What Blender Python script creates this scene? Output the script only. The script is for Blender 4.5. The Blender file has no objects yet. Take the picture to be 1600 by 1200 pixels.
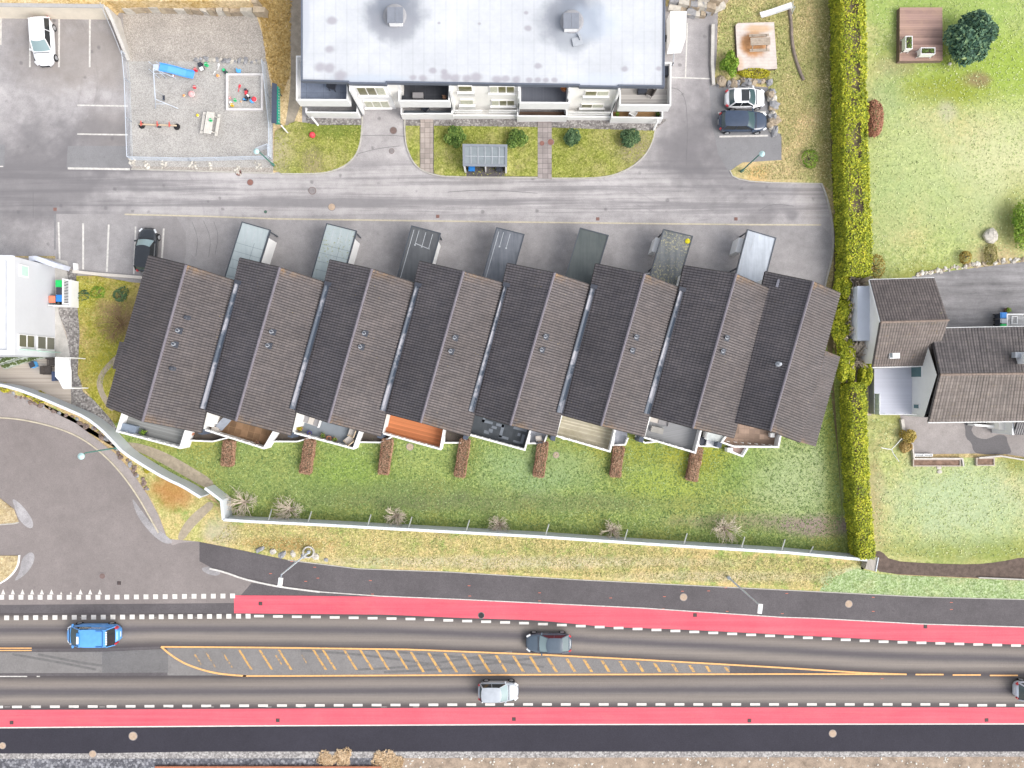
import bpy, bmesh, math, random
import numpy as np
from mathutils import Vector, Matrix
random.seed(7); RS = np.random.RandomState(11)
R = math.radians
scene = bpy.context.scene
# ------------------------------------------------------------ camera
CAMH = 68.0
cam = bpy.data.cameras.new('camera'); camo = bpy.data.objects.new('camera', cam)
scene.collection.objects.link(camo); scene.camera = camo
camo.location = (0, 0, CAMH); camo.rotation_euler = (0, 0, 0)
cam.sensor_fit = 'HORIZONTAL'; cam.angle = 2*math.atan(50.0/CAMH)
cam.clip_start = 0.5; cam.clip_end = 1500
# ------------------------------------------------------------ world, sun, exposure
SUN_EL, SUN_AZ = 46.0, 118.0       # azimuth clockwise from +Y
world = bpy.data.worlds.new('World'); scene.world = world; world.use_nodes = True
wn = world.node_tree; wn.nodes.clear()
sky = wn.nodes.new('ShaderNodeTexSky'); sky.sky_type = 'NISHITA'; sky.sun_disc = False
sky.sun_elevation = R(SUN_EL); sky.sun_rotation = R(SUN_AZ); sky.air_density = 1.0; sky.dust_density = 4.0; sky.ozone_density = 1.0
hs = wn.nodes.new('ShaderNodeHueSaturation'); hs.inputs['Saturation'].default_value = 0.32
bg = wn.nodes.new('ShaderNodeBackground'); bg.inputs['Strength'].default_value = 0.185
wo = wn.nodes.new('ShaderNodeOutputWorld')
wn.links.new(sky.outputs[0], hs.inputs['Color']); wn.links.new(hs.outputs[0], bg.inputs[0]); wn.links.new(bg.outputs[0], wo.inputs[0])
sl = bpy.data.lights.new('sun', 'SUN'); sl.energy = 0.75; sl.angle = R(40); sl.color = (1.0, 0.965, 0.93)
so = bpy.data.objects.new('sun', sl); scene.collection.objects.link(so)
sdir = Vector((math.sin(R(SUN_AZ))*math.cos(R(SUN_EL)), math.cos(R(SUN_AZ))*math.cos(R(SUN_EL)), math.sin(R(SUN_EL))))
so.rotation_euler = sdir.to_track_quat('Z', 'Y').to_euler(); so.location = (60, -40, 60)
scene.view_settings.view_transform = 'Standard'; scene.view_settings.look = 'None'
scene.view_settings.gamma = 1; scene.view_settings.exposure = 0.68; scene.view_settings.use_curve_mapping = False
scene.render.engine = 'CYCLES'
scene.cycles.max_bounces = 5; scene.cycles.diffuse_bounces = 3

# ------------------------------------------------------------ helpers
def P(px, py, z=0.0):
    k = (CAMH - z)/CAMH/16.0
    return Vector(((px-800)*k, (600-py)*k, z))
def PL(pts, z=0.0): return [P(a, b, z) for a, b in pts]
def inplane(px, py, p0, n):
    d = Vector(((px-800)/16.0/CAMH, (600-py)/16.0/CAMH, -1.0)); o = Vector((0, 0, CAMH))
    t = (p0-o).dot(n)/d.dot(n); return o + d*t
WL = {}
def link(o): scene.collection.objects.link(o); return o
def tag(o, label=None, cat=None, group=None, kind=None):
    if label: o['label'] = label
    if cat: o['category'] = cat
    if group: o['group'] = group
    if kind: o['kind'] = kind
    return o
def thing(name, label, cat, loc=(0, 0, 0), group=None):
    o = bpy.data.objects.new(name, None); link(o); o.empty_display_size = 0.3
    o.location = loc; WL[o.name] = Vector(loc); return tag(o, label, cat, group)
def copy_tree(o, parent=None):
    c = o.copy(); link(c)
    if parent: c.parent = parent
    for ch in list(o.children): copy_tree(ch, c)
    return c
class MB:
    def __init__(s): s.v = []; s.f = []; s.uv = None
    def quad(s, a, b, c, d):
        i = len(s.v); s.v += [tuple(a), tuple(b), tuple(c), tuple(d)]; s.f.append((i, i+1, i+2, i+3)); return s
    def tri(s, a, b, c):
        i = len(s.v); s.v += [tuple(a), tuple(b), tuple(c)]; s.f.append((i, i+1, i+2)); return s
    def box(s, c, d, rz=0.0, ry=0.0):
        i = len(s.v); cr, sr = math.cos(rz), math.sin(rz); M = Matrix.Rotation(ry, 3, 'Y')
        for z in (-.5, .5):
            for x, y in ((-.5, -.5), (.5, -.5), (.5, .5), (-.5, .5)):
                p = M @ Vector((x*d[0], y*d[1], z*d[2]))
                s.v.append((c[0]+p.x*cr-p.y*sr, c[1]+p.x*sr+p.y*cr, c[2]+p.z))
        for f in ((3, 2, 1, 0), (4, 5, 6, 7), (0, 1, 5, 4), (1, 2, 6, 5), (2, 3, 7, 6), (3, 0, 4, 7)): s.f.append(tuple(i+k for k in f))
        return s
    def prism(s, pts, z0, z1, cap=True):
        n = len(pts); i = len(s.v)
        ar = sum(pts[k][0]*pts[(k+1) % n][1]-pts[(k+1) % n][0]*pts[k][1] for k in range(n))
        if ar < 0: pts = pts[::-1]
        for z in (z0, z1):
            for p in pts: s.v.append((p[0], p[1], z))
        for k in range(n): s.f.append((i+k, i+(k+1) % n, i+n+(k+1) % n, i+n+k))
        if cap: s.f.append(tuple(i+n+k for k in range(n))); s.f.append(tuple(i+n-1-k for k in range(n)))
        return s
    def tube(s, a, b, r0, r1=None, n=6, cap=True):
        a, b = Vector(a), Vector(b); r1 = r0 if r1 is None else r1
        d = (b-a)
        if d.length < 1e-6: return s
        d.normalize(); u = d.orthogonal().normalized(); w = d.cross(u); i = len(s.v)
        for p, r in ((a, r0), (b, r1)):
            for k in range(n):
                t = 2*math.pi*k/n; q = p+u*(r*math.cos(t))+w*(r*math.sin(t)); s.v.append(tuple(q))
        for k in range(n): s.f.append((i+k, i+(k+1) % n, i+n+(k+1) % n, i+n+k))
        if cap: s.f.append(tuple(i+n-1-k for k in range(n))); s.f.append(tuple(i+n+k for k in range(n)))
        return s
    def path(s, pts, r, n=6):
        for a, b in zip(pts[:-1], pts[1:]): s.tube(a, b, r, r, n)
        return s
    def lathe(s, c, prof, n=16, sx=1, sy=1):
        i = len(s.v); m = len(prof)
        for r, z in prof:
            for k in range(n):
                t = 2*math.pi*k/n; s.v.append((c[0]+r*math.cos(t)*sx, c[1]+r*math.sin(t)*sy, c[2]+z))
        for j in range(m-1):
            for k in range(n):
                s.f.append((i+j*n+k, i+j*n+(k+1) % n, i+(j+1)*n+(k+1) % n, i+(j+1)*n+k))
        s.f.append(tuple(i+n-1-k for k in range(n))); s.f.append(tuple(i+(m-1)*n+k for k in range(n)))
        return s
    def ball(s, c, r, n=10, sz=1.0, jit=0.0):
        pr = [(r*math.sin(math.pi*j/6)+1e-4, -r*sz*math.cos(math.pi*j/6)) for j in range(7)]
        i = len(s.v); s.lathe(c, pr, n)
        if jit:
            for k in range(i, len(s.v)):
                x, y, z = s.v[k]; q = 1+random.uniform(-jit, jit)
                s.v[k] = (c[0]+(x-c[0])*q, c[1]+(y-c[1])*q, c[2]+(z-c[2])*q)
        return s
    def wall(s, pts, th, z0, z1, closed=False):
        n = len(pts); P2 = [Vector((p[0], p[1])) for p in pts]; L = []; Rr = []
        for k in range(n):
            a = P2[(k-1) % n] if (closed or k > 0) else None; b = P2[(k+1) % n] if (closed or k < n-1) else None
            d1 = (P2[k]-a).normalized() if a is not None else (b-P2[k]).normalized()
            d2 = (b-P2[k]).normalized() if b is not None else d1
            n1 = Vector((-d1.y, d1.x)); n2 = Vector((-d2.y, d2.x)); m = (n1+n2)
            m = m.normalized() if m.length > 1e-5 else n1
            q = th/2/max(0.35, m.dot(n1)); L.append(P2[k]+m*q); Rr.append(P2[k]-m*q)
        z0s = z0 if isinstance(z0, (list, tuple)) else [z0]*n; z1s = z1 if isinstance(z1, (list, tuple)) else [z1]*n
        i = len(s.v)
        for k in range(n):
            s.v += [(L[k].x, L[k].y, z0s[k]), (Rr[k].x, Rr[k].y, z0s[k]), (Rr[k].x, Rr[k].y, z1s[k]), (L[k].x, L[k].y, z1s[k])]
        m = n if closed else n-1
        for k in range(m):
            a = i+4*k; b = i+4*((k+1) % n)
            for u, w in ((0, 1), (1, 2), (2, 3), (3, 0)): s.f.append((a+u, a+w, b+w, b+u))
        if not closed: s.f.append((i+3, i+2, i+1, i)); e = i+4*(n-1); s.f.append((e, e+1, e+2, e+3))
        return s
    def build(s, name, mat, parent=None, loc=None, local=False, smooth=False):
        me = bpy.data.meshes.new(name); v = s.v; off = Vector((0, 0, 0))
        if parent is not None and not local: off = WL[parent.name]
        elif loc is not None and not local: off = Vector(loc)
        v = np.array(v, dtype=float)-np.array(off)
        me.from_pydata([tuple(p) for p in v], [], s.f); me.materials.append(mat)
        if s.uv is not None:
            ul = me.uv_layers.new(name='UVMap'); vi = np.zeros(len(me.loops), dtype=np.int32); me.loops.foreach_get('vertex_index', vi)
            ul.data.foreach_set('uv', np.array(s.uv, dtype=np.float32)[vi].ravel())
        bm = bmesh.new(); bm.from_mesh(me); 
        if not getattr(s, 'keepn', False): bmesh.ops.recalc_face_normals(bm, faces=bm.faces)
        bm.to_mesh(me); bm.free()
        if smooth: me.polygons.foreach_set('use_smooth', [True]*len(me.polygons))
        o = bpy.data.objects.new(name, me); link(o)
        if parent is not None: o.parent = parent; WL[o.name] = WL.get(parent.name, Vector((0, 0, 0)))
        elif loc is not None: o.location = loc; WL[o.name] = Vector(loc)
        else: WL[o.name] = Vector((0, 0, 0))
        return o
def smooth_line(pts, it=2, closed=False):
    pts = [Vector(p) for p in pts]
    for _ in range(it):
        q = []; n = len(pts)
        if not closed: q.append(pts[0])
        for k in range(n if closed else n-1):
            a, b = pts[k], pts[(k+1) % n]; q += [a*.75+b*.25, a*.25+b*.75]
        if not closed: q.append(pts[-1])
        pts = q
    return pts
def sheet(name, pts, z, mat, smooth=0, kind='structure'):
    w = PL(pts, 0) ; w = [Vector((p.x, p.y, z)) for p in w]
    if smooth: w = smooth_line(w, smooth, True)
    me = bpy.data.meshes.new(name); bm = bmesh.new()
    f = bm.faces.new([bm.verts.new(p) for p in w]); bm.normal_update()
    if f.normal.z < 0: f.normal_flip()
    bmesh.ops.triangulate(bm, faces=bm.faces[:]); bm.to_mesh(me); bm.free()
    me.materials.append(mat); o = link(bpy.data.objects.new(name, me)); WL[o.name] = Vector((0, 0, 0)); o['kind'] = kind
    return o
def lerp_poly(pl, x):
    for (x0, y0), (x1, y1) in zip(pl[:-1], pl[1:]):
        if x <= x1: return y0+(y1-y0)*(x-x0)/(x1-x0)
    (x0, y0), (x1, y1) = pl[-2], pl[-1]; return y0+(y1-y0)*(x-x0)/(x1-x0)
def ribbon(name, top, bot, x0, x1, z, mat, step=20, kind='structure'):
    n = max(2, int((x1-x0)/step)); mb = MB(); uv = []; mb.uv = uv; rows = 4
    for k in range(n+1):
        x = x0+(x1-x0)*k/n; a, b = lerp_poly(top, x), lerp_poly(bot, x)
        for j in range(rows+1):
            v = j/rows; p = P(x, a+(b-a)*v); mb.v.append((p.x, p.y, z)); uv.append((p.x, v))
    for k in range(n):
        for j in range(rows):
            i = k*(rows+1)+j; mb.f.append((i, i+1, i+rows+2, i+rows+1))
    o = mb.build(name, mat); o['kind'] = kind; return o
# ------------------------------------------------------------ materials
class NT:
    def __init__(s, name):
        s.m = bpy.data.materials.new(name); s.m.use_nodes = True; s.n = s.m.node_tree.nodes; s.l = s.m.node_tree.links
        s.b = s.n['Principled BSDF']; s._pos = None
    def node(s, t, **kw):
        o = s.n.new(t)
        for k, v in kw.items(): setattr(o, k, v)
        return o
    def set(s, sock, v):
        if hasattr(v, 'is_output') or hasattr(v, 'links') and not isinstance(v, (tuple, list, float, int)): s.l.new(v, sock)
        else:
            if isinstance(v, (tuple, list)) and len(v) == 3 and sock.type == 'RGBA': v = (*v, 1)
            sock.default_value = v
    def pos(s, obj=False):
        if obj: return s.node('ShaderNodeTexCoord').outputs['Object']
        if s._pos is None: s._pos = s.node('ShaderNodeNewGeometry').outputs['Position']
        return s._pos
    def noise(s, scale, detail=3, rough=.55, vec=None, sc=None, dist=0, rz=0):
        v = vec if vec is not None else s.pos()
        if sc is not None:
            mp = s.node('ShaderNodeMapping'); s.l.new(v, mp.inputs[0]); mp.inputs['Scale'].default_value = sc; mp.inputs['Rotation'].default_value = (0, 0, rz); v = mp.outputs[0]
        t = s.node('ShaderNodeTexNoise'); s.l.new(v, t.inputs['Vector']); t.inputs['Scale'].default_value = scale
        t.inputs['Detail'].default_value = detail; t.inputs['Roughness'].default_value = rough; t.inputs['Distortion'].default_value = dist
        return t.outputs['Fac']
    def vor(s, scale, feat='F1', out='Distance', vec=None, rand=1):
        t = s.node('ShaderNodeTexVoronoi', feature=feat); s.l.new(vec if vec is not None else s.pos(), t.inputs['Vector'])
        t.inputs['Scale'].default_value = scale; t.inputs['Randomness'].default_value = rand; return t.outputs[out]
    def ramp(s, f, stops, interp='LINEAR'):
        r = s.node('ShaderNodeValToRGB'); s.set(r.inputs[0], f); e = r.color_ramp; e.interpolation = interp
        while len(e.elements) < len(stops): e.elements.new(0.5)
        for k, (p, c) in enumerate(stops):
            e.elements[k].position = p; e.elements[k].color = (c, c, c, 1) if isinstance(c, (int, float)) else (*c, 1)
        return r.outputs[0]
    def mix(s, f, a, b, mode='MIX'):
        m = s.node('ShaderNodeMix', data_type='RGBA', blend_type=mode); s.set(m.inputs[0], f); s.set(m.inputs[6], a); s.set(m.inputs[7], b); return m.outputs[2]
    def math(s, op, a, b=0.0, c=None, clamp=False):
        m = s.node('ShaderNodeMath', operation=op, use_clamp=clamp); s.set(m.inputs[0], a); s.set(m.inputs[1], b)
        if c is not None: s.set(m.inputs[2], c)
        return m.outputs[0]
    def sep(s, v):
        x = s.node('ShaderNodeSeparateXYZ'); s.l.new(v, x.inputs[0]); return x.outputs
    def blob(s, cx, cy, rx, ry=None, wob=.35, soft=.35, ws=0.8):
        """soft ellipse mask at a world point, wobbled by noise"""
        ry = ry or rx; X = s.sep(s.pos())
        dx = s.math('DIVIDE', s.math('SUBTRACT', X[0], cx), rx); dy = s.math('DIVIDE', s.math('SUBTRACT', X[1], cy), ry)
        d = s.math('SQRT', s.math('ADD', s.math('MULTIPLY', dx, dx), s.math('MULTIPLY', dy, dy)))
        d = s.math('ADD', d, s.math('MULTIPLY', s.math('SUBTRACT', s.noise(ws, 4), .5), wob*2.5))
        mr = s.node('ShaderNodeMapRange', interpolation_type='SMOOTHSTEP'); s.l.new(d, mr.inputs[0])
        mr.inputs[1].default_value = 1+soft; mr.inputs[2].default_value = 1-soft; mr.inputs[3].default_value = 0; mr.inputs[4].default_value = 1
        return mr.outputs[0]
    def fin(s, col, rough=.9, bump=None, bs=.3, bd=.02, metal=0, spec=.3):
        s.set(s.b.inputs['Base Color'], col); s.set(s.b.inputs['Roughness'], rough); s.b.inputs['Metallic'].default_value = metal
        s.b.inputs['Specular IOR Level'].default_value = spec
        if bump is not None:
            b = s.node('ShaderNodeBump'); s.l.new(bump, b.inputs['Height']); b.inputs['Strength'].default_value = bs; b.inputs['Distance'].default_value = bd
            s.l.new(b.outputs[0], s.b.inputs['Normal'])
        return s.m
def mul(c, k): return tuple(x*k for x in c)
def plain(name, c, rough=.7, var=.12, scale=3, metal=0, spec=.3, bump=0, obj=False):
    t = NT(name); f = t.noise(scale, 4, .6, vec=t.pos(obj)); g = t.noise(scale*9, 2, .5, vec=t.pos(obj))
    f = t.math('ADD', t.math('MULTIPLY', f, .7), t.math('MULTIPLY', g, .3))
    col = t.ramp(f, [(.3, mul(c, 1-var)), (.7, tuple(min(1, x*(1+var)) for x in c))])
    return t.fin(col, rough, f if bump else None, bump, .02, metal, spec)
def asphalt(name, c, big=.12, fine=.2, dirt=None, streak=None, rough=.92, crack=.0):
    t = NT(name); a = t.noise(.16, 5, .6); b = t.noise(1.1, 4, .65); g = t.noise(14, 3, .8)
    col = t.mix(t.ramp(a, [(.32, 0), (.68, 1)]), mul(c, 1-big), mul(c, 1+big))
    col = t.mix(.8, col, t.ramp(b, [(.3, 1-big*1.1), (.7, 1+big*.6)]), 'MULTIPLY')
    col = t.mix(1, col, t.ramp(g, [(.3, 1-fine), (.7, 1+fine*.8)]), 'MULTIPLY')
    sp = t.ramp(t.noise(3.1, 2, .5), [(.66, 0), (.72, 1)]); col = t.mix(t.math('MULTIPLY', sp, .28), col, mul(c, .55))
    if streak: col = streak(t, col)
    if dirt is not None: col = t.mix(t.math('MULTIPLY', t.ramp(t.noise(.35, 5, .7), [(.5, 0), (.7, 1)]), .6), col, dirt)
    if crack:
        e = t.vor(.22, 'DISTANCE_TO_EDGE'); k = t.ramp(e, [(.0, 1), (.006, 0)])
        col = t.mix(t.math('MULTIPLY', k, crack), col, mul(c, .5))
    return t.fin(col, rough, g, .25, .01, spec=.25)
def grass(name, dark, mid, light, straw=(.34, .27, .14), sa=.3, patch=.22, soil=None, so=.0, fs=1.0, bs=.8):
    t = NT(name); f = t.noise(5.2*fs, 4, .72, dist=.6); g = t.noise(1.5*fs, 4, .65); h = t.noise(patch, 4, .6)
    col = t.ramp(f, [(.30, dark), (.47, mid), (.64, light), (.78, mul(light, 1.25))])
    q = t.ramp(g, [(.35, .78), (.68, 1.18)]); col = t.mix(1, col, q, 'MULTIPLY')
    m = t.math('ADD', t.math('MULTIPLY', h, .75), t.math('MULTIPLY', t.noise(3.0*fs, 4, .8), .35))
    mk = t.ramp(m, [(.58-sa*.28, 0), (.80-sa*.28, 1)])
    col = t.mix(t.math('MULTIPLY', mk, .85), col, t.ramp(f, [(.3, mul(straw, .55)), (.55, straw), (.75, mul(straw, 1.35))]))
    if soil is not None:
        k = t.ramp(t.noise(.5, 5, .75), [(.62-so*.2, 0), (.74-so*.2, 1)]); col = t.mix(t.math('MULTIPLY', k, .8), col, t.ramp(f, [(.3, mul(soil, .6)), (.7, mul(soil, 1.3))]))
    t.col = col; t.f = f
    return t
def gfin(t, extra=None):
    col = t.col
    if extra: col = extra(t, col)
    return t.fin(col, .95, t.f, .9, .06, spec=.15)
def gravel(name, c1, c2, scale=9, var=.4):
    t = NT(name); cc = t.vor(scale, 'F1', 'Color'); d = t.vor(scale, 'F1', 'Distance'); n = t.noise(.5, 4, .7)
    v = t.sep(cc)[0]; col = t.ramp(v, [(0, mul(c1, 1-var)), (.5, c1), (1, c2)])
    col = t.mix(.8, col, t.ramp(n, [(.3, .82), (.7, 1.12)]), 'MULTIPLY'); col = t.mix(.6, col, t.ramp(d, [(.1, 1.1), (.8, .45)]), 'MULTIPLY')
    return t.fin(col, .95, d, -.5, .04, spec=.15)
def leafm(name, stops, spec=.25, rough=.6, nscale=.9):
    t = NT(name); ri = t.node('ShaderNodeNewGeometry').outputs['Random Per Island']; n = t.noise(nscale, 3, .6)
    f = t.math('ADD', t.math('MULTIPLY', ri, .6), t.math('MULTIPLY', t.ramp(n, [(.3, 0), (.7, 1)]), .4))
    return t.fin(t.ramp(f, stops), rough, spec=spec)
def planks(name, c, w=.14, ang=0., var=.3, gap=.35, rough=.75, stain=None, stm=.6, long=.25):
    t = NT(name); mp = t.node('ShaderNodeMapping', vector_type='POINT'); t.l.new(t.pos(), mp.inputs[0]); mp.inputs['Rotation'].default_value = (0, 0, ang)
    X = t.sep(mp.outputs[0]); q = t.math('DIVIDE', X[1], w); fl = t.math('FLOOR', q); fr = t.math('FRACT', q)
    wn_ = t.node('ShaderNodeTexWhiteNoise', noise_dimensions='1D'); t.l.new(fl, wn_.inputs['W'])
    cb = t.node('ShaderNodeCombineXYZ'); t.l.new(t.math('MULTIPLY', X[0], long), cb.inputs[0]); t.l.new(t.math('MULTIPLY', q, 1.3), cb.inputs[1])
    g = t.noise(2.2, 5, .7, vec=cb.outputs[0])
    f = t.math('ADD', t.math('MULTIPLY', wn_.outputs[0], .45), t.math('MULTIPLY', g, .55))
    col = t.ramp(f, [(.2, mul(c, 1-var)), (.8, mul(c, 1+var))])
    if stain: col = t.mix(t.math('MULTIPLY', t.ramp(t.noise(.6, 4, .7), [(.45, 0), (.65, 1)]), stm), col, stain)
    e = t.ramp(fr, [(.0, gap), (.10, 1), (.90, 1), (1, gap)]); col = t.mix(1, col, e, 'MULTIPLY')
    return t.fin(col, rough, e, .3, .01)
def slabs(name, c, size=.5, ang=0., var=.15, joint=.45, sy=None, off=0):
    t = NT(name); b = t.node('ShaderNodeTexBrick'); mp = t.node('ShaderNodeMapping'); t.l.new(t.pos(), mp.inputs[0]); mp.inputs['Rotation'].default_value = (0, 0, ang)
    t.l.new(mp.outputs[0], b.inputs['Vector']); b.offset = off; b.inputs['Scale'].default_value = 1; b.inputs['Brick Width'].default_value = size; b.inputs['Row Height'].default_value = sy or size
    b.inputs['Mortar Size'].default_value = .02; b.inputs['Mortar Smooth'].default_value = .3; b.inputs['Bias'].default_value = 0
    b.inputs['Color1'].default_value = (*mul(c, 1-var), 1); b.inputs['Color2'].default_value = (*mul(c, 1+var), 1); b.inputs['Mortar'].default_value = (*mul(c, joint), 1)
    col = t.mix(.8, b.outputs['Color'], t.ramp(t.noise(1.2, 5, .7), [(.3, .75), (.7, 1.15)]), 'MULTIPLY')
    return t.fin(col, .9, b.outputs['Fac'], -.3, .01)
def tiles(name, c, c2, nu, nv, line=.45, moss=None, gloss=.5, ms=.62, cs=.75, lich=None):
    """roof tile colour from the roof's own UV: one tile per cell"""
    t = NT(name); uv = t.node('ShaderNodeUVMap').outputs[0]; X = t.sep(uv)
    u = t.math('MULTIPLY', X[0], nu); v = t.math('MULTIPLY', X[1], nv)
    cb = t.node('ShaderNodeCombineXYZ'); t.l.new(t.math('FLOOR', u), cb.inputs[0]); t.l.new(t.math('FLOOR', v), cb.inputs[1])
    w = t.node('ShaderNodeTexWhiteNoise', noise_dimensions='2D'); t.l.new(cb.outputs[0], w.inputs['Vector'])
    n = t.noise(.45, 5, .65); f = t.math('ADD', t.math('MULTIPLY', w.outputs[0], .30), t.math('MULTIPLY', n, .70))
    col = t.ramp(f, [(.25, c), (.75, c2)])
    fu = t.math('FRACT', u); e = t.ramp(fu, [(0, line), (.2, 1), (.8, 1), (1, line)]); col = t.mix(1, col, e, 'MULTIPLY')
    fv = t.math('FRACT', v); e2 = t.ramp(fv, [(0, 1), (.8, 1), (1, line*.9)]); col = t.mix(cs, col, e2, 'MULTIPLY')
    col = t.mix(.9, col, t.ramp(t.noise(.16, 4, .7), [(.3, .80), (.7, 1.18)]), 'MULTIPLY')
    col = t.mix(.9, col, t.ramp(t.noise(1, 4, .7, sc=(.35, 1.6, 1), rz=R(-16)), [(.3, .84), (.7, 1.14)]), 'MULTIPLY')
    if moss:
        k = t.ramp(t.noise(2.6, 5, .75), [(ms, 0), (ms+.08, 1)]); col = t.mix(t.math('MULTIPLY', k, .75), col, moss)
        k = t.ramp(t.math('ADD', t.vor(2.2), t.math('MULTIPLY', t.noise(.4, 2), .3)), [(.14, 1), (.2, 0)]); col = t.mix(t.math('MULTIPLY', k, .8), col, (.34, .26, .08))
    if lich:
        k = t.math('MULTIPLY', t.math('MULTIPLY', t.ramp(X[0], [(0, 1), (.025, .5), (.06, .0), (.94, 0), (.985, .4), (1, .8)]), t.ramp(X[1], [(0, 1), (.25, .5), (.6, .12)])), t.ramp(t.noise(1.6, 5, .75), [(.42, 0), (.56, 1)])); col = t.mix(t.math('MULTIPLY', k, .75), col, lich)
    return t.fin(col, t.ramp(n, [(.3, gloss), (.7, min(1, gloss+.25))]), spec=.45)
# ------------------------------------------------------------ ground materials
def up_streak(t, col):
    X = t.sep(t.pos()); s = t.noise(1, 4, .7, sc=(.035, 1.1, 1), dist=.3)
    y = t.node('ShaderNodeMapRange', interpolation_type='SMOOTHSTEP'); t.l.new(X[1], y.inputs[0])
    y.inputs[1].default_value = 15.6; y.inputs[2].default_value = 17.2; y.inputs[3].default_value = 0; y.inputs[4].default_value = 1
    y2 = t.node('ShaderNodeMapRange', interpolation_type='SMOOTHSTEP'); t.l.new(X[1], y2.inputs[0])
    y2.inputs[1].default_value = 22.5; y2.inputs[2].default_value = 20.6; y2.inputs[3].default_value = 0; y2.inputs[4].default_value = 1
    k = t.math('MULTIPLY', y.outputs[0], y2.outputs[0])
    col = t.mix(t.math('MULTIPLY', k, t.ramp(s, [(.40, .75), (.55, 0)])), col, (.19, .182, .188))
    col = t.mix(t.math('MULTIPLY', k, t.ramp(s, [(.5, 0), (.66, .4)])), col, (.50, .48, .47))
    # curved turning scuffs by the parking bays and in front of the block
    for cx, cy, r, w in ((-50, 30, 9, .5), (17, 27, 11, .6), (-38, 15.6, 8, .35)):
        dx = t.math('SUBTRACT', X[0], cx); dy = t.math('SUBTRACT', X[1], cy)
        d = t.math('SQRT', t.math('ADD', t.math('MULTIPLY', dx, dx), t.math('MULTIPLY', dy, dy)))
        rings = t.ramp(t.noise(1, 3, .7, vec=_comb(t, t.math('MULTIPLY', d, 1.3), t.math('MULTIPLY', t.noise(.3, 2), 2))), [(.55, 0), (.68, 1)])
        band = t.ramp(t.math('MULTIPLY', t.math('ABSOLUTE', t.math('SUBTRACT', d, r)), .2), [(.0, w), (.8, 0)])
        col = t.mix(t.math('MULTIPLY', rings, band), col, (.21, .2, .205))
    for cx, cy, rx, ry, a in ((-42, 32, 6.5, 3.2, .55), (-39, 24.5, 3.2, 2.6, .45), (-36, 31, 1.5, 4, .4), (22.5, 30, 3, 5, .35), (30, 19, 2, 4, .3)):
        col = t.mix(t.math('MULTIPLY', t.blob(cx, cy, rx, ry, .5, .5, .5), a), col, (.27, .235, .205))
    vs = t.ramp(t.math('ADD', t.vor(.55), t.math('MULTIPLY', t.noise(2.5, 4, .8), .22)), [(.17, 1), (.24, 0)]); col = t.mix(t.math('MULTIPLY', vs, .5), col, (.10, .095, .10))
    for cx, cy, rx, ry, a in ((19, 31, 1.3, 6, .45), (16.5, 22.5, 2.5, 2.2, .5), (12, 26.5, .8, 3, .3), (-49, 34, 9, 4, .22), (-34, 29, 2, 1, .35), (-36, 25, 1.6, 1, .35), (-46, 20, 8, 5, .75), (-40, 24, 5, 3, .5), (22.5, 21.5, 5, 4, .65), (17.5, 24, 2.5, 5, .55), (27.3, 16.5, .6, .45, .6), (24.5, 16.3, 1.1, .8, .4)):
        col = t.mix(t.math('MULTIPLY', t.blob(cx, cy, rx, ry, .6, .6, .5), a), col, (.15, .143, .15))
    return col
def _comb(t, a, b):
    c = t.node('ShaderNodeCombineXYZ'); t.l.new(a, c.inputs[0]); t.l.new(b, c.inputs[1]); return c.outputs[0]
m_asp_up = asphalt('weathered_asphalt', (.38, .36, .36), .2, .25, streak=up_streak, crack=.12)
m_asp_strip = asphalt('forecourt_asphalt', (.315, .30, .30), .17, .2, crack=.12)
m_asp_patch = asphalt('asphalt_patch', (.225, .222, .228), .1, .2)
m_asp_road = asphalt('side_road_asphalt', (.225, .198, .190), .10, .2)
m_asp_walk = asphalt('worn_footway_asphalt', (.32, .285, .272), .12, .2)
m_asp_dark = asphalt('new_footpath_asphalt', (.110, .100, .104), .12, .3)
m_asp_navy = asphalt('bluish_footpath_asphalt', (.038, .036, .047), .08, .3)
m_asp_isl = asphalt('median_asphalt', (.205, .195, .19), .1, .3)
def drive_streak(t, col):
    n = t.noise(1, 4, .7, sc=(.12, 1.3, 1), rz=R(-8)); return t.mix(1, col, t.ramp(n, [(.3, .72), (.7, 1.3)]), 'MULTIPLY')
m_drive = asphalt('driveway_asphalt', (.225, .217, .22), .16, .2, streak=drive_streak)
m_court = asphalt('courtyard_asphalt', (.29, .265, .255), .14, .2)
m_wet = asphalt('damp_asphalt', (.135, .128, .132), .06, .2)
m_grit = gravel('grit', (.36, .34, .33), (.52, .5, .48), 7)
m_ballast = gravel('dark_ballast', (.16, .16, .18), (.34, .34, .36), 4.5)
m_play = gravel('playground_gravel', (.46, .44, .415), (.54, .52, .49), 14, .15)
m_play2 = gravel('upper_gravel', (.43, .39, .35), (.54, .50, .45), 14, .2)
m_bedgr = gravel('bed_gravel', (.27, .25, .24), (.42, .4, .38), 6)
m_soil = plain('soil', (.115, .085, .070), .95, .45, 2.2, bump=.6)
m_mulch = plain('mulch', (.20, .13, .095), .95, .5, 3, bump=.6)
m_dirtpath = plain('trodden_earth', (.33, .28, .21), .95, .3, 2.5, bump=.4)
m_paint = plain('white_road_paint', (.64, .61, .57), .8, .16, 2.5)
m_paintw = plain('worn_white_paint', (.55, .53, .5), .85, .3, 4)
m_kerb = plain('concrete_kerb', (.42, .40, .36), .9, .22, 3)
m_kerby = plain('yellowed_kerb', (.47, .42, .32), .9, .2, 3)
m_white = plain('white_paint', (.75, .75, .745), .6, .05, 1.5)
m_whitew = plain('white_boarding', (.70, .69, .67), .65, .07, 1.2)
m_conc = plain('concrete', (.46, .44, .41), .9, .2, 1.4)
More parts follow.
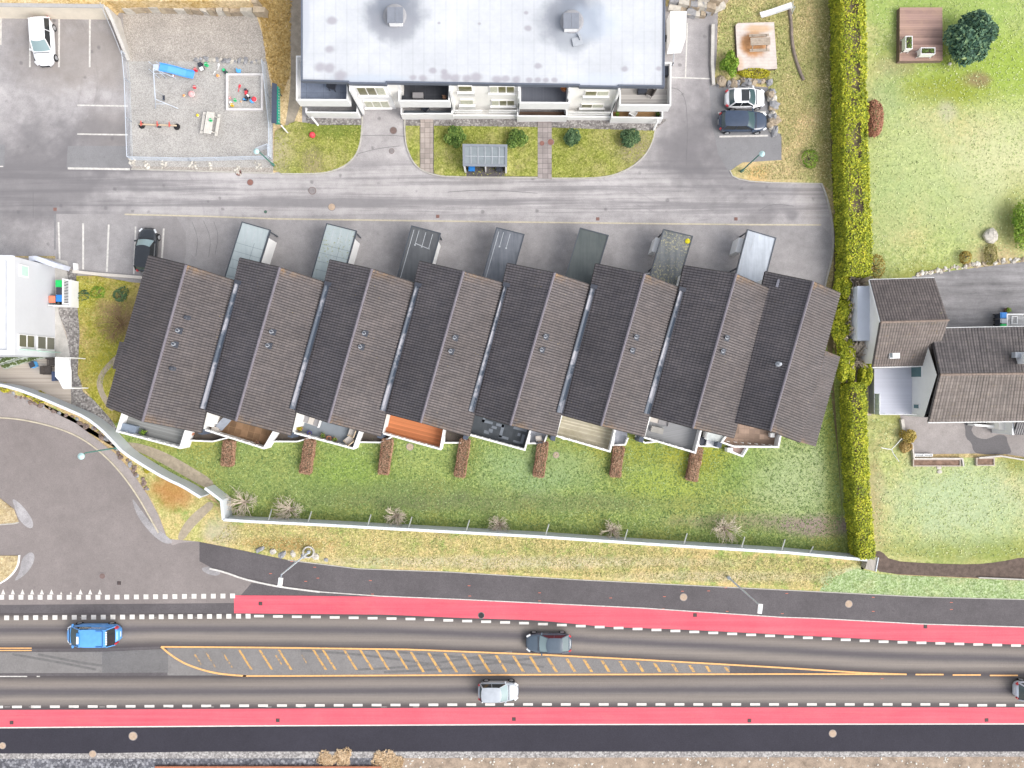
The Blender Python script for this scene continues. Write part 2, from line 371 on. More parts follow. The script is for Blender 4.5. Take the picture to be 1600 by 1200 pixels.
def red_fn(name):
    t = NT(name); s = t.noise(1, 4, .65, sc=(.05, 2.2, 1)); n = t.noise(.25, 4, .6); g = t.noise(14, 2, .6)
    f = t.math('ADD', t.math('MULTIPLY', s, .6), t.math('MULTIPLY', n, .4))
    col = t.ramp(f, [(.3, (.55, .075, .11)), (.7, (.70, .14, .17))]); col = t.mix(1, col, t.ramp(g, [(.3, .90), (.7, 1.07)]), 'MULTIPLY'); col = t.mix(t.math('MULTIPLY', t.ramp(t.noise(.45, 5, .75, sc=(.4, 1.5, 1)), [(.52, 0), (.72, 1)]), .35), col, (.40, .16, .16))
    return t.fin(col, .85, g, .2, .01)
m_red = red_fn('red_cycle_surfacing')
def lane(name):
    t = NT(name); uv = t.sep(t.node('ShaderNodeUVMap').outputs[0]); w = t.noise(.5, 3, .6)
    v = t.math('ADD', uv[1], t.math('MULTIPLY', t.math('SUBTRACT', w, .5), .05))
    base = t.ramp(v, [(0, (.075, .066, .069)), (.09, (.105, .093, .09)), (.24, (.245, .212, .185)), (.37, (.15, .135, .132)), (.47, (.082, .073, .083)), (.57, (.14, .127, .124)),
                      (.70, (.262, .228, .198)), (.84, (.155, .138, .13)), (.93, (.085, .074, .075)), (1, (.075, .066, .07))], 'B_SPLINE')
    s = t.noise(1, 4, .7, sc=(.04, 3, 1)); g = t.noise(15, 3, .8)
    col = t.mix(.8, base, t.ramp(s, [(.3, .82), (.7, 1.15)]), 'MULTIPLY'); col = t.mix(1, col, t.ramp(g, [(.3, .86), (.7, 1.13)]), 'MULTIPLY')
    return t.fin(col, .88, g, .2, .01)
m_lane = lane('worn_lane_asphalt')
def worn(name, c, lo, hi):
    t = NT(name); n = t.noise(3.5, 5, .75); k = t.ramp(n, [(lo, 0), (hi, 1)])
    col = t.mix(k, (.16, .155, .15), t.ramp(t.noise(1.5, 3), [(.3, mul(c, .8)), (.7, c)])); return t.fin(col, .85)
m_or = plain('orange_road_paint', (.72, .40, .16), .75, .2, 4)
m_orw = worn('worn_orange_paint', (.62, .36, .12), .36, .5)
m_orvw = worn('very_worn_orange_paint', (.62, .36, .12), .46, .6)
# grass kinds
g_main = grass('lawn_main', (.075, .13, .04), (.185, .25, .065), (.37, .42, .15), (.36, .34, .09), .16, .16, bs=.9)
def main_extra(t, col):
    for cx, cy, rx, ry, c, a in ((9, -5, 2.2, 2, (.30, .28, .03), .6), (4.5, -6.5, 3, 2, (.26, .26, .03), .5), (18, -6.6, 3, 2.2, (.31, .30, .02), .6), (13, -6.5, 2, 1.5, (.26, .27, .03), .5),
                              (2.5, -8.2, 5, 2.4, (.25, .35, .18), .6), (-8, -7, 3, 1.8, (.30, .36, .12), .5), (-16, -9, 4, 2, (.20, .30, .06), .5), (15, -10, 4, 2, (.30, .36, .06), .5), (24, -8.5, 3, 2, (.16, .26, .05), .5), (28, -9.5, 4.5, 3.8, (.35, .41, .22), .7), (30.5, -13.8, 5, 1.0, (.27, .19, .19), .8), (-12, -10.8, 10, 1.3, (.12, .15, .07), .5),
                              (2, -11.6, 16, .9, (.13, .14, .08), .45), (22, -13.4, 6, .8, (.22, .17, .14), .5), (-25, -8, 5, 3, (.2, .26, .09), .4), (31.5, -6.5, 1.0, 8, (.22, .24, .03), .5), (-32, -5.5, 3, 1.4, (.27, .25, .06), .6)):
        f2 = t.mix(t.f, mul(c, .55), mul(c, 1.5)); col = t.mix(t.math('MULTIPLY', t.blob(cx, cy, rx, ry, .5, .6, .6), a), col, f2)
    return col
m_gmain = gfin(g_main, main_extra)
g_yel = grass('lawn_yellow', (.11, .145, .03), (.22, .25, .045), (.38, .39, .11), (.44, .38, .18), .2, .3)
def yel_extra(t, col):
    for cx, cy, rx, ry, c, a in ((12.2, 22.8, 2.0, 1.6, (.30, .25, .16), .7), (-23.5, 22.5, 1.8, 2.2, (.38, .33, .22), .7), (-19.5, 21.5, 1.0, 1.6, (.26, .21, .13), .6), (-17, 25, 3.3, 1, (.11, .16, .03), .6),
                              (-37.8, 6.5, 2.2, 2.2, (.21, .15, .08), .75), (-39.5, 1.8, 2.2, 1.6, (.30, .29, .03), .6)):
        f2 = t.mix(t.f, mul(c, .55), mul(c, 1.5)); col = t.mix(t.math('MULTIPLY', t.blob(cx, cy, rx, ry, .5, .6, .6), a), col, f2)
    return col
m_gyel = gfin(g_yel, yel_extra)
g_pale = grass('lawn_pale', (.21, .27, .08), (.335, .385, .135), (.46, .49, .215), (.53, .44, .225), .30, .11, fs=.8)
def pale_extra(t, col):
    for cx, cy, rx, ry, c, a in ((46, 31, 9, 3.5, (.24, .34, .04), .75), (42, 37, 10, 2.5, (.24, .36, .08), .7), (42, 28.5, 4, 1.4, (.22, .25, .03), .7), (37.5, 31, 2, 1.0, (.30, .24, .16), .5), (36.5, 28, 1.6, 2.4, (.24, .33, .16), .5),
                              (45.4, 29.7, 1.3, .7, (.24, .17, .10), .8), (42.5, 26.6, .9, .9, (.40, .37, .27), .7), (40.6, 10.6, 3, 1.2, (.20, .21, .04), .7), (47, 12, 2.5, 1.5, (.46, .33, .2), .6), (38, -1, 3, 3, (.20, .22, .05), .5),
                              (46, -16.2, 9, 1.3, (.20, .24, .05), .7), (49, -7.5, 1.5, 1.5, (.22, .22, .04), .7), (35.4, -11, .9, 5, (.36, .27, .15), .55), (44, -11.5, 6.5, 3.8, (.36, .45, .28), .7), (48, 21, 5, 5, (.48, .49, .28), .75), (40, 22, 4, 5, (.38, .44, .22), .5), (37, 17, 2.2, 4, (.29, .38, .16), .5), (44, 17, 4, 3, (.33, .40, .18), .5), (49.5, 17, 2, 3, (.22, .25, .03), .5)):
        f2 = t.mix(t.f, mul(c, .7), mul(c, 1.3)); col = t.mix(t.math('MULTIPLY', t.blob(cx, cy, rx, ry, .5, .6, .6), a), col, f2)
    return col
m_gpale = gfin(g_pale, pale_extra)
m_gdry = gfin(grass('bank_dry', (.20, .17, .07), (.40, .33, .15), (.60, .50, .28), (.60, .42, .22), .45, .25, soil=(.26, .17, .07), so=.3))
m_gorange = gfin(grass('bank_orange', (.28, .17, .05), (.52, .35, .13), (.68, .54, .30), (.70, .56, .36), .5, .3, soil=(.30, .28, .1), so=.2))
g_right = grass('bank_right', (.14, .18, .05), (.30, .33, .11), (.50, .48, .22), (.62, .43, .24), .40, .2)
def right_extra(t, col):
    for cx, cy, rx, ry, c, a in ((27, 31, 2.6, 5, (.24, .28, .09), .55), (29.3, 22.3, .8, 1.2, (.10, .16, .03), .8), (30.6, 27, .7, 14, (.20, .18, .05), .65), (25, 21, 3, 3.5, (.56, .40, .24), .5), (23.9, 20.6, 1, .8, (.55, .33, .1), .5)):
        f2 = t.mix(t.f, mul(c, .6), mul(c, 1.4)); col = t.mix(t.math('MULTIPLY', t.blob(cx, cy, rx, ry, .5, .6, .6), a), col, f2)
    return col
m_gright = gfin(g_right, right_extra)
g_verge = grass('verge', (.18, .20, .06), (.36, .36, .12), (.58, .52, .24), (.62, .45, .22), .46, .3, soil=(.22, .32, .08), so=.55)
def verge_extra(t, col):
    for cx, cy, rx, ry, c, a in ((-28.5, -14.4, 1.6, 1.2, (.42, .38, .3), .6), (-33, -10.3, 2, 1.6, (.36, .15, .05), .8), (-32, -9, 2, 1.6, (.42, .3, .08), .4), (-22, -15.6, 4, .6, (.34, .2, .07), .7), (0, -17.4, 18, .55, (.50, .44, .32), .6), (20, -18.8, 9, .5, (.5, .44, .32), .5), (34, -18.9, 3, .9, (.42, .5, .36), .7)):
        f2 = t.mix(t.f, mul(c, .6), mul(c, 1.4)); col = t.mix(t.math('MULTIPLY', t.blob(cx, cy, rx, ry, .5, .6, .7), a), col, f2)
    return col
m_gverge = gfin(g_verge, verge_extra)
m_gstrip = gfin(grass('strip_green', (.10, .15, .05), (.24, .33, .13), (.48, .56, .34), (.4, .4, .2), .1, .3))
m_gleft = gfin(grass('left_plot', (.14, .14, .025), (.27, .26, .03), (.44, .40, .10), (.50, .36, .17), .28, .35), yel_extra)
m_gisl = gfin(grass('island_grass', (.24, .17, .09), (.44, .34, .2), (.58, .5, .33), (.5, .4, .2), .2, .3))
# ------------------------------------------------------------ ground, bottom sheet to the horizon
sheet('ground', [(-9000, -7000), (10600, -7000), (10600, 8400), (-9000, 8400)], 0.0, m_gdry)
E = 0.004
sheet('residential_road', [(-400, -300), (470, -300), (1120, -60), (1122, 20), (1118, 133), (1124, 215), (1150, 262), (1180, 285), (1283, 287), (1296, 330), (1302, 375), (1296, 420), (1275, 500), (1270, 560), (90, 560), (92, 425), (86, 400), (-400, 400)], E, m_asp_up)
sheet('forecourt', [(195, 335), (430, 341), (800, 347), (1283, 351), (1302, 372), (1296, 420), (1275, 500), (1270, 560), (92, 560), (92, 425), (88, 408), (88, 334)], 2*E, m_asp_strip)
sheet('asphalt_patch', [(106, 228), (203, 228), (203, 262), (104, 262)], 2*E, m_asp_patch)
sheet('asphalt_patch', [(-60, 226), (8, 226), (7, 261), (-60, 261)], 2*E, m_asp_patch)
sheet('asphalt_patch', [(1108, 133), (1150, 133), (1208, 137), (1221, 212), (1221, 250), (1160, 254), (1138, 268), (1122, 240), (1112, 190)], 2*E, m_asp_patch)
sheet('asphalt_patch', [(1283, 295), (1296, 330), (1300, 345), (1270, 352), (1180, 352), (1200, 340), (1262, 320)], 2*E+.001, m_asp_up, 1)
# playground
sheet('playground_gravel', [(192, 20), (402, 22), (414, 60), (418, 95), (426, 150), (428, 272), (206, 264), (203, 150), (196, 95)], 3*E, m_play2)
sheet('playground_gravel', [(200, 96), (417, 96), (425, 150), (427, 262), (204, 260), (203, 150)], 4*E, m_play)
# dry strip and worn path left of the block
sheet('dry_bank', [(400, -300), (475, -300), (472, 200), (440, 268), (427, 270), (427, 150), (416, 95), (412, 60), (400, 22)], 4*E, m_gorange)
sheet('worn_path', [(448, -200), (475, -200), (475, 150), (460, 190), (452, 215), (440, 262), (430, 262), (446, 200), (456, 120), (452, 60)], 5*E, plain('worn_gravel_path', (.30, .26, .21), .95, .3, 1.5, bump=.4), 2)
# gravel strip along the block
sheet('gravel_strip', [(478, 180), (565, 181), (565, 196), (478, 200)], 5*E, m_bedgr); sheet('gravel_strip', [(634, 182), (1044, 186), (1020, 206), (861, 199), (634, 197)], 5*E, m_bedgr)
KT = .10
def raised(name, pts, mat, sm=0, kerb=True, z=KT, kw=.12, kseg=None):
    w = [Vector((p.x, p.y, 0)) for p in PL(pts)]
    if sm: w = smooth_line(w, sm, True)
    mb = MB(); mb.prism([(p.x, p.y) for p in w], 0.0, z); 
    o = mb.build(name, mat); o['kind'] = 'structure'
    bm = bmesh.new(); bm.from_mesh(o.data); bmesh.ops.triangulate(bm, faces=[f for f in bm.faces if len(f.verts) > 4]); bm.to_mesh(o.data); bm.free()
def kerb(pts, sm=2, z1=KT+.02, th=.12, mat=None, z0=0.0):
    w = PL(pts)
    if sm: w = smooth_line(w, sm)
    o = MB().wall(w, th, z0, z1).build('kerb', mat or m_kerb); o['kind'] = 'structure'; return o
LAWN1 = [(430, 205), (462, 190), (500, 196), (565, 196), (563, 222), (556, 243), (540, 258), (520, 267), (498, 271), (440, 271), (428, 266)]
raised('lawn', LAWN1, m_gyel); kerb([(566, 183), (566, 196), (564, 222), (557, 243), (541, 259), (520, 268), (498, 272), (440, 272)])
LAWN2 = [(634, 197), (656, 197), (656, 264), (646, 252), (637, 232), (634, 215)]
raised('lawn', LAWN2, m_gyel); kerb([(632, 186), (633, 215), (636, 233), (645, 253), (656, 265), (675, 273), (700, 277), (840, 278)])
LAWN3 = [(678, 197), (840, 199), (840, 276), (690, 275), (678, 271)]
raised('lawn', LAWN3, m_gyel)
LAWN4 = [(862, 200), (1022, 205), (1019, 222), (1006, 243), (985, 261), (958, 273), (925, 278), (862, 278)]
raised('lawn', LAWN4, m_gyel); kerb([(1024, 200), (1020, 222), (1008, 244), (987, 262), (958, 275), (925, 279), (862, 279)])
m_slab = slabs('paving_slabs', (.36, .31, .28), .5)
sheet('paved_path', [(657, 185), (677, 185), (677, 271), (657, 265)], KT+.004, m_slab)
sheet('paved_path', [(840, 187), (862, 187), (862, 280), (840, 279)], KT+.004, slabs('damp_paving_slabs', (.29, .255, .245), .5))
# right bank
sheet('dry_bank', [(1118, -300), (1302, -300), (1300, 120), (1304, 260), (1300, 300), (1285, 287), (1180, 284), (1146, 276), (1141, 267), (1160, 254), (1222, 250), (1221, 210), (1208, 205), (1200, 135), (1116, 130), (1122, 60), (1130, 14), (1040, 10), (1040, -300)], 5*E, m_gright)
sheet('earth_toned_shade_strip', [(1292, -300), (1303, -300), (1308, 300), (1308, 440), (1300, 560), (1320, 860), (1308, 700), (1296, 600), (1290, 500), (1302, 430), (1304, 330), (1298, 260)], 6*E+.002, plain('shady_soil_painted_shade', (.15, .12, .06), .95, .4, 1.5, bump=.5))  # hedge's shade painted as a dark soil strip along its left foot
# right lawns and drive
sheet('lawn', [(1345, -300), (2200, -300), (2200, 380), (1600, 408), (1480, 424), (1440, 430), (1430, 445), (1345, 445)], 5*E, m_gpale)
sheet('driveway', [(1425, 432), (1480, 424), (1600, 409), (2200, 380), (2200, 640), (1425, 600)], 6*E, m_drive)
sheet('lawn', [(1345, 560), (1425, 560), (1425, 715), (1600, 715), (2200, 690), (2200, 900), (1600, 890), (1345, 900)], 5*E, m_gpale)
sheet('courtyard', [(1404, 560), (2200, 560), (2200, 730), (1600, 714), (1560, 708), (1430, 710), (1420, 700), (1406, 650)], 7*E, m_court)
sheet('damp_asphalt', [(1504, 655), (1535, 656), (1516, 668), (1522, 682), (1538, 687), (1550, 683), (1558, 679), (1572, 680), (1574, 692), (1580, 704), (1578, 710), (1528, 710), (1520, 704), (1518, 692), (1508, 684), (1508, 668)], 8*E, m_wet, 1)
sheet('soil_bed', [(1366, 862), (1376, 860), (1392, 876), (1450, 880), (1520, 882), (1560, 878), (1600, 870), (2200, 830), (2200, 912), (1600, 906), (1480, 901), (1376, 896), (1366, 884)], 7*E, m_soil, 1)
sheet('grass_strip', [(1290, 905), (1340, 888), (1376, 897), (1480, 902), (1600, 907), (2200, 915), (2200, 945), (1600, 936), (1440, 932), (1280, 924)], 6*E, m_gstrip)
# left plot between white house and the row
sheet('residential_yard', [(-400, 390), (86, 404), (118, 425), (118, 480), (120, 560), (118, 640), (176, 668), (40, 606), (-400, 596)], 4*E, planks('weathered_decking', (.42, .37, .32), .12, .0, .2, .55))
sheet('concrete_strip', [(86, 404), (105, 408), (112, 425), (108, 470), (90, 480), (98, 510), (108, 540), (110, 565), (86, 560)], 6*E, m_conc)
sheet('gravel_bed', [(104, 420), (122, 426), (120, 440), (124, 520), (122, 580), (130, 612), (165, 640), (195, 690), (170, 668), (112, 640), (111, 610), (110, 560), (104, 520), (92, 490), (92, 478), (112, 470)], 7*E, m_bedgr)
raised('lawn', [(120, 431), (150, 431), (205, 441), (250, 445), (230, 560), (215, 640), (180, 662), (165, 645), (132, 608), (122, 585), (125, 520), (120, 460)], m_gleft, z=.06)
sheet('worn_path', [(205, 525), (192, 545), (178, 558), (158, 578), (150, 598), (156, 618), (166, 634), (176, 644), (180, 636), (168, 622), (160, 604), (163, 586), (178, 570), (196, 556), (210, 540)], .066, m_dirtpath, 2)
# main lawn behind the long wall
sheet('lawn', [(120, 630), (250, 560), (1290, 520), (1310, 560), (1322, 700), (1330, 868), (1220, 858), (840, 833), (634, 822), (400, 810), (358, 806), (330, 772), (275, 747), (209, 708), (165, 662)], 6*E, m_gmain)
sheet('worn_path', [(190, 690), (222, 693), (262, 708), (300, 730), (336, 752), (330, 764), (322, 763), (290, 745), (250, 722), (215, 704), (188, 698)], 7*E, m_dirtpath, 2)
# verge
sheet('verge', [(196, 705), (240, 735), (275, 757), (327, 780), (345, 790), (352, 812), (400, 815), (634, 828), (840, 838), (1220, 862), (1340, 874), (1350, 888), (1340, 905), (1290, 924), (1280, 924), (1100, 915), (900, 905), (700, 893), (560, 888), (450, 875), (370, 858), (310, 846), (262, 842), (248, 800), (232, 770), (205, 730), (180, 700), (120, 655), (40, 618), (-300, 604), (-300, 597), (40, 606)], 5*E, m_gverge)
sheet('worn_path', [(328, 782), (336, 790), (320, 806), (300, 826), (286, 846), (276, 842), (286, 820), (303, 801), (318, 790)], 6*E, m_dirtpath, 2)
# side road on the left
arc = [(-300, 606), (0, 609), (40, 622), (120, 662), (180, 708), (205, 735), (232, 775), (248, 805), (262, 842), (310, 846)]
sheet('side_road', arc+[(370, 858), (450, 876), (560, 889), (560, 940), (366, 945), (-300, 960)], 6*E+.002, m_asp_road)
kl = [(-100, 651), (0, 652), (40, 656), (90, 668), (130, 685), (165, 712), (195, 745), (220, 782), (240, 818), (248, 832)]
sheet('footway', arc+[(282, 848), (270, 852), (248, 834)]+kl[::-1][1:]+[(-300, 651)], 8*E, m_asp_walk)
kerb(kl, 2, .1, .13, m_kerby)
for pts in ([(-60, 770), (0, 778), (22, 795), (30, 816), (20, 819), (-60, 822)], [(-60, 868), (0, 868), (30, 868), (28, 884), (14, 902), (-4, 914), (-60, 920)]):
    raised('traffic_island', pts, m_gisl, 0, z=.09)
kerb([(-10, 820), (22, 818), (30, 816)], 0, .11, .12); kerb([(31, 867), (29, 885), (15, 903), (-6, 915)], 2, .11, .14, m_white)
m_chip = asphalt('pale_repair', (.34, .325, .33), .25, .3)
for pts in ([(18, 776), (36, 790), (52, 812), (52, 826), (42, 824), (30, 812), (24, 796)], [(34, 872), (50, 860), (56, 872), (46, 892), (30, 905), (22, 908), (32, 892)], [(205, 775), (216, 790), (238, 820), (262, 838), (272, 848), (258, 850), (238, 836), (214, 806)], [(312, 888), (330, 884), (346, 892), (342, 900), (326, 898)]):
    sheet('road_repair', pts, 9*E, m_chip, 2)
# ------------------------------------------------------------ main road
TOPY = [(0, 958), (366, 958), (600, 960), (716, 965), (840, 969), (945, 979), (1082, 984), (1220, 991), (1435, 1002), (1600, 1007), (2200, 1025)]
OR1 = [(-400, 1013), (0, 1014), (160, 1013), (251, 1010), (400, 1011), (634, 1014), (840, 1022), (1000, 1030), (1220, 1042.5), (1352, 1051), (1416, 1053), (1600, 1055.5), (2200, 1062)]
OR2 = [(-400, 1056), (0, 1056), (440, 1056), (840, 1054), (1220, 1053), (1416, 1053.4), (1600, 1055.6), (2200, 1062)]
BOTY = [(-400, 1110), (0, 1109), (400, 1107), (800, 1105), (1600, 1105), (2200, 1105)]
REDT = [(366, 930), (460, 930.5), (592, 932), (716, 937), (840, 943), (1000, 950.5), (1220, 965), (1270, 966.5), (1435, 975.5), (1600, 980.5), (2200, 1000)]
BR2 = [(-400, 1137), (0, 1136), (400, 1133), (800, 1131), (1600, 1130), (2200, 1130)]
shift = lambda pl, d: [(x, y+d) for x, y in pl]
sheet('main_road', [(-500, 905), (300, 905), (700, 930), (2300, 990), (2300, 1120), (-500, 1120)], 7*E, m_asp_dark)
sheet('road_mouth', [(-300, 880), (420, 880), (366, 942), (0, 945), (-300, 946)], 8*E, m_asp_road)
ribbon('traffic_lane', TOPY, OR1, -300, 2100, 9*E, m_lane)
ribbon('traffic_lane', OR2, BOTY, -300, 2100, 9*E, m_lane)
ribbon('road_median', shift(OR1, 2), shift(OR2, -1), 262, 1140, 10.5*E, m_asp_isl)
sheet('road_median', [(-200, 1020), (160, 1018), (256, 1014), (264, 1020), (264, 1048), (200, 1051), (-200, 1052)], 11*E, m_asp_isl)
sheet('asphalt_patch', [(160, 1018), (254, 1014.5), (263, 1019), (263, 1050.5), (160, 1051)], 11*E+.002, asphalt('median_patch', (.155, .15, .15), .08, .25))
ribbon('cycle_lane', REDT, TOPY, 366, 2100, 12*E, m_red)
ribbon('cycle_lane', BOTY, BR2, -300, 2100, 12*E, m_red)
WALKT = [(310, 846), (370, 858), (450, 875), (560, 888), (700, 893), (900, 905), (1100, 915), (1280, 924), (1440, 932), (1600, 936), (2200, 945)]
WALKB = [(300, 870), (330, 887), (380, 905), (440, 917), (500, 925), (592, 931), (716, 936), (840, 942), (1000, 949.5), (1220, 964), (1270, 965.5), (1435, 974.5), (1600, 979.5), (2200, 998)]
ribbon('footpath', WALKT, WALKB, 312, 2100, 10*E, m_asp_dark)
kerb([(328, 888), (350, 893), (380, 904), (410, 911), (440, 917), (500, 924.5)], 1, .12, .16, m_paintw)
kerb([(500, 924.5), (592, 931), (716, 936), (840, 942), (1000, 949.5), (1220, 964), (1270, 965.5), (1435, 974.5), (1600, 979.5), (2100, 994)], 0, .075, .09, m_paintw)
kerb([(450, 875), (560, 888.5), (700, 893.5), (900, 905.5), (1100, 915.5), (1280, 924.5), (1440, 932.5), (1600, 936.5), (2100, 943)], 0, .055, .08, m_kerb)
ribbon('footpath', shift(BR2, 2), [(-400, 1177), (130, 1177), (320, 1174), (1600, 1174), (2200, 1174)], -300, 2100, 10*E, m_asp_navy)
ribbon('road_marking', shift(BR2, -.2), shift(BR2, 1.6), -300, 2100, 14*E, m_paint)
sheet('road_edge', [(-300, 1177), (130, 1177), (320, 1174), (1600, 1174), (2200, 1174), (2200, 1182), (1600, 1182), (-300, 1186)], 9*E, m_grit)
sheet('trackside_ballast', [(-300, 1184), (590, 1182), (600, 1200), (600, 1320), (-300, 1320)], 8*E, m_ballast)
sheet('trackside_soil', [(590, 1182), (1600, 1180), (2200, 1180), (2200, 1400), (590, 1400)], 7*E, plain('stony_soil', (.30, .235, .18), .95, .5, 1.2, bump=.6))
# markings
mk = MB()
def mquad(x, y, w, h, z=13*E, mb=None):
    (mb or mk).quad(P(x-w/2, y+h/2, 0)+Vector((0, 0, z)), P(x+w/2, y+h/2, 0)+Vector((0, 0, z)), P(x+w/2, y-h/2, 0)+Vector((0, 0, z)), P(x-w/2, y-h/2, 0)+Vector((0, 0, z)))
def mdone(mat, name='road_marking'):
    global mk
    o = mk.build(name, mat); o['kind'] = 'structure'; mk = MB()
D1 = [(-400, 961), (366, 961), (405, 961.9), (500, 963.5), (639, 966.3), (818, 972.8), (1022, 983.3), (1198, 992.4), (1374, 1001.7), (1578, 1007.6), (2200, 1028)]
x = 405.0
while x < 2050: mquad(x, lerp_poly(D1, x)+.5, 15.4, 3.8); x += 29.55
x = 27.5-29.6*8
while x < 2050: mquad(x, lerp_poly(BOTY, x)-4.8+ (1.4 if x > 1500 else 0), 15.4, 3.8); x += 29.55
mdone(m_paint)
x = 3.0-15*10
while x < 366: mquad(x, 933.0-max(0, x-150)*.010, 7.6, 7.4); x += 15.02
x = 11.0-15.08*10
while x < 392: mquad(x, 965.2-max(0, x)*.007, 7.8, 7.2); x += 15.08
for k in range(-6, 11):
    x = 5.5+15.1*k; sc = .55 if k in (6, 7) else 1
    a, b, c = P(x-3.3*sc, 928.5, 0), P(x+3.3*sc, 928.5, 0), P(x, 928.5-8.2*sc, 0)
    for q in (a, b, c): q.z = 13*E
    mk.tri(a, b, c)
mdone(m_paint)
for x0, x1 in ((-200, 43), (58, 63)): mquad((x0+x1)/2, 1056.5, x1-x0, 1.7)
for x in (12, 50, 112, 160, 260, 330, 420, 470, 600, 650): mquad(x, 1104.2, 9, .5)
for x in (60, 120, 230, 300): mquad(x, 934, 9, .4); mquad(x+10, 965, 9, .4)
mdone(m_paintw)
for d in (0,): ribbon('road_marking', shift(OR1, -.9), shift(OR1, 1.6), 252, 1416, 14*E, m_or)
ribbon('road_marking', shift(OR2, -1.4), shift(OR2, 1.0), 380, 1416, 15*E, m_or)
cv = smooth_line(PL([(252, 1010), (262, 1019), (276, 1029), (292, 1038), (318, 1047), (345, 1053), (385, 1056)]), 2)
o = MB().wall(cv, .17, 11*E, 15*E).build('road_marking', m_or); o['kind'] = 'structure'
for y in (1012.4, 1016): mquad(-75, y, 250, 1.7)
for x0, x1 in ((1430, 1474), (1488, 1532), (1546, 1590), (1604, 1648), (1662, 1706)): mquad((x0+x1)/2, lerp_poly(OR2, (x0+x1)/2)-.2, x1-x0, 2.2)
mdone(m_or)
def hatch(x, y0, y1, w=2.6):
    w *= 1.45
    a, b = P(x, y0, 0), P(x+(y1-y0)*.63, y1, 0); d = Vector((w/16, 0, 0)); z = Vector((0, 0, 13.5*E))
    mk.quad(b+z, b+d+z, a+d+z, a+z)
xs = [346, 372, 398, 429, 437, 462, 489, 505, 536, 563, 589, 616, 640, 665, 692, 720, 747]
for x in (320, 346): hatch(x, 1018, 1043, 2)
for x in (303, 429, 470): hatch(x, 1022, 1038, 2)
mdone(m_orvw)
for x in (372, 404, 434, 488, 503, 536, 561, 586, 616): hatch(x, 1015, 1046, 2.6)
mdone(m_orw)
for x in (640, 667, 693, 721, 746, 773, 800, 826, 853): hatch(x, lerp_poly(OR1, x)+4, 1050, 3)
for x in (883, 910, 938, 966, 993, 1020, 1048, 1075, 1101, 1131): hatch(x, lerp_poly(OR1, x)+4.5, 1049.5, 3.2)
mdone(m_orw)
# thin white bay lines
def line(pts, w=.12, mat=None, z=3.4*E, dst=None):
    mk.wall(PL(pts), w, .006, z)
for x in (1.5, 47, 92.5, 140.5): line([(x, 28), (x-.3, 105 if x > 40 else 70)], .16)
for y in (165, 210): line([(121, y-.5), (200, y+.7)], .14)
line([(106, 263), (203, 264.5)], .2); line([(-60, 261), (5, 260)], .12)
line([(91.5, 347), (93.5, 411)], .16)
line([(130, 349), (130, 421)], .17); line([(170, 351), (167, 425)], .17); line([(212, 354), (209, 428)], .14); line([(256, 357), (253, 404)], .17)
line([(1074, 36), (1071, 121)], .12); line([(1048, 121), (1110, 123)], .12)
line([(1122, 176.5), (1197, 175)], .15); line([(1124, 213.5), (1200, 212)], .17)
mdone(m_paintw)
kerb([(86, 335), (86, 390)], 0, .02, .15, m_asp_patch, .004)
kerb([(195, 335), (320, 338), (430, 342), (800, 347), (1160, 351), (1283, 351.5)], 0, .03, .14, m_kerby)
kerb([(205, 264.5), (430, 271)], 0, .05, .12, m_kerb)
kerb([(1283, 287), (1291, 306), (1299, 340), (1302, 372), (1300, 402), (1291, 436), (1288, 450)], 2, .12, .16, m_kerb)
kerb([(1140, 266), (1146, 278), (1180, 285), (1284, 287)], 1, .06, .1, m_kerb)
kerb([(1113, 40), (1112, 100), (1114, 134)], 0, .3, .3, m_conc)
sheet('asphalt_patch', [(275, 338), (290, 362), (291, 395), (285, 420), (215, 400), (215, 345)], 2*E+.002, asphalt('bay_asphalt', (.275, .26, .26), .12, .18))

m_tm = worn('tyre_mark', (.14, .135, .135), .35, .6)
for pts in (((560, 1046), (640, 1042), (720, 1030), (800, 1018)), ((600, 1050), (690, 1046), (770, 1036), (870, 1024)), ((470, 1016), (560, 1022), (650, 1034), (690, 1040)), ((20, 1022), (90, 1034), (150, 1046)), ((60, 1022), (130, 1036), (165, 1040)), ((560, 1014), (640, 1020), (760, 1030), (850, 1042))):
    _tz = globals().get('_tz', 11.4*E)+.0011; mk.wall(smooth_line(PL(pts), 2), .22, .02, _tz)
mdone(m_tm, 'tyre_mark')
m_crk = plain('crack_seal', (.16, .155, .16), .9, .2, 3)
for pts in (((566, 212), (600, 211), (632, 213)), ((560, 240), (590, 232), (625, 228)), ((1108, 40), (1106, 90), (1110, 130)), ((0, 322), (90, 321)), ((52, 300), (52, 340)), ((1040, 135), (1070, 142), (1075, 200), (1072, 260)), ((300, 346), (310, 372), (306, 400)), ((318, 345), (330, 372), (326, 402)), ((334, 346), (342, 368), (336, 398)), ((700, 300), (760, 296), (840, 302)), ((1185, 330), (1205, 318), (1240, 322))):
    mk.wall(smooth_line(PL(pts), 2), .045, .003, 2*E+.003)
mdone(m_crk, 'road_crack')

sheet('dry_toned_added_sheet', [(1322, 436), (1352, 436), (1350, 480), (1346, 560), (1340, 612), (1322, 612), (1318, 520)], .05, plain('pale_tawny_added_sheet', (.50, .42, .31), .95, .45, 3, bump=.8))  # pale tan sheet added to brighten the shaded gap below the bare twigs
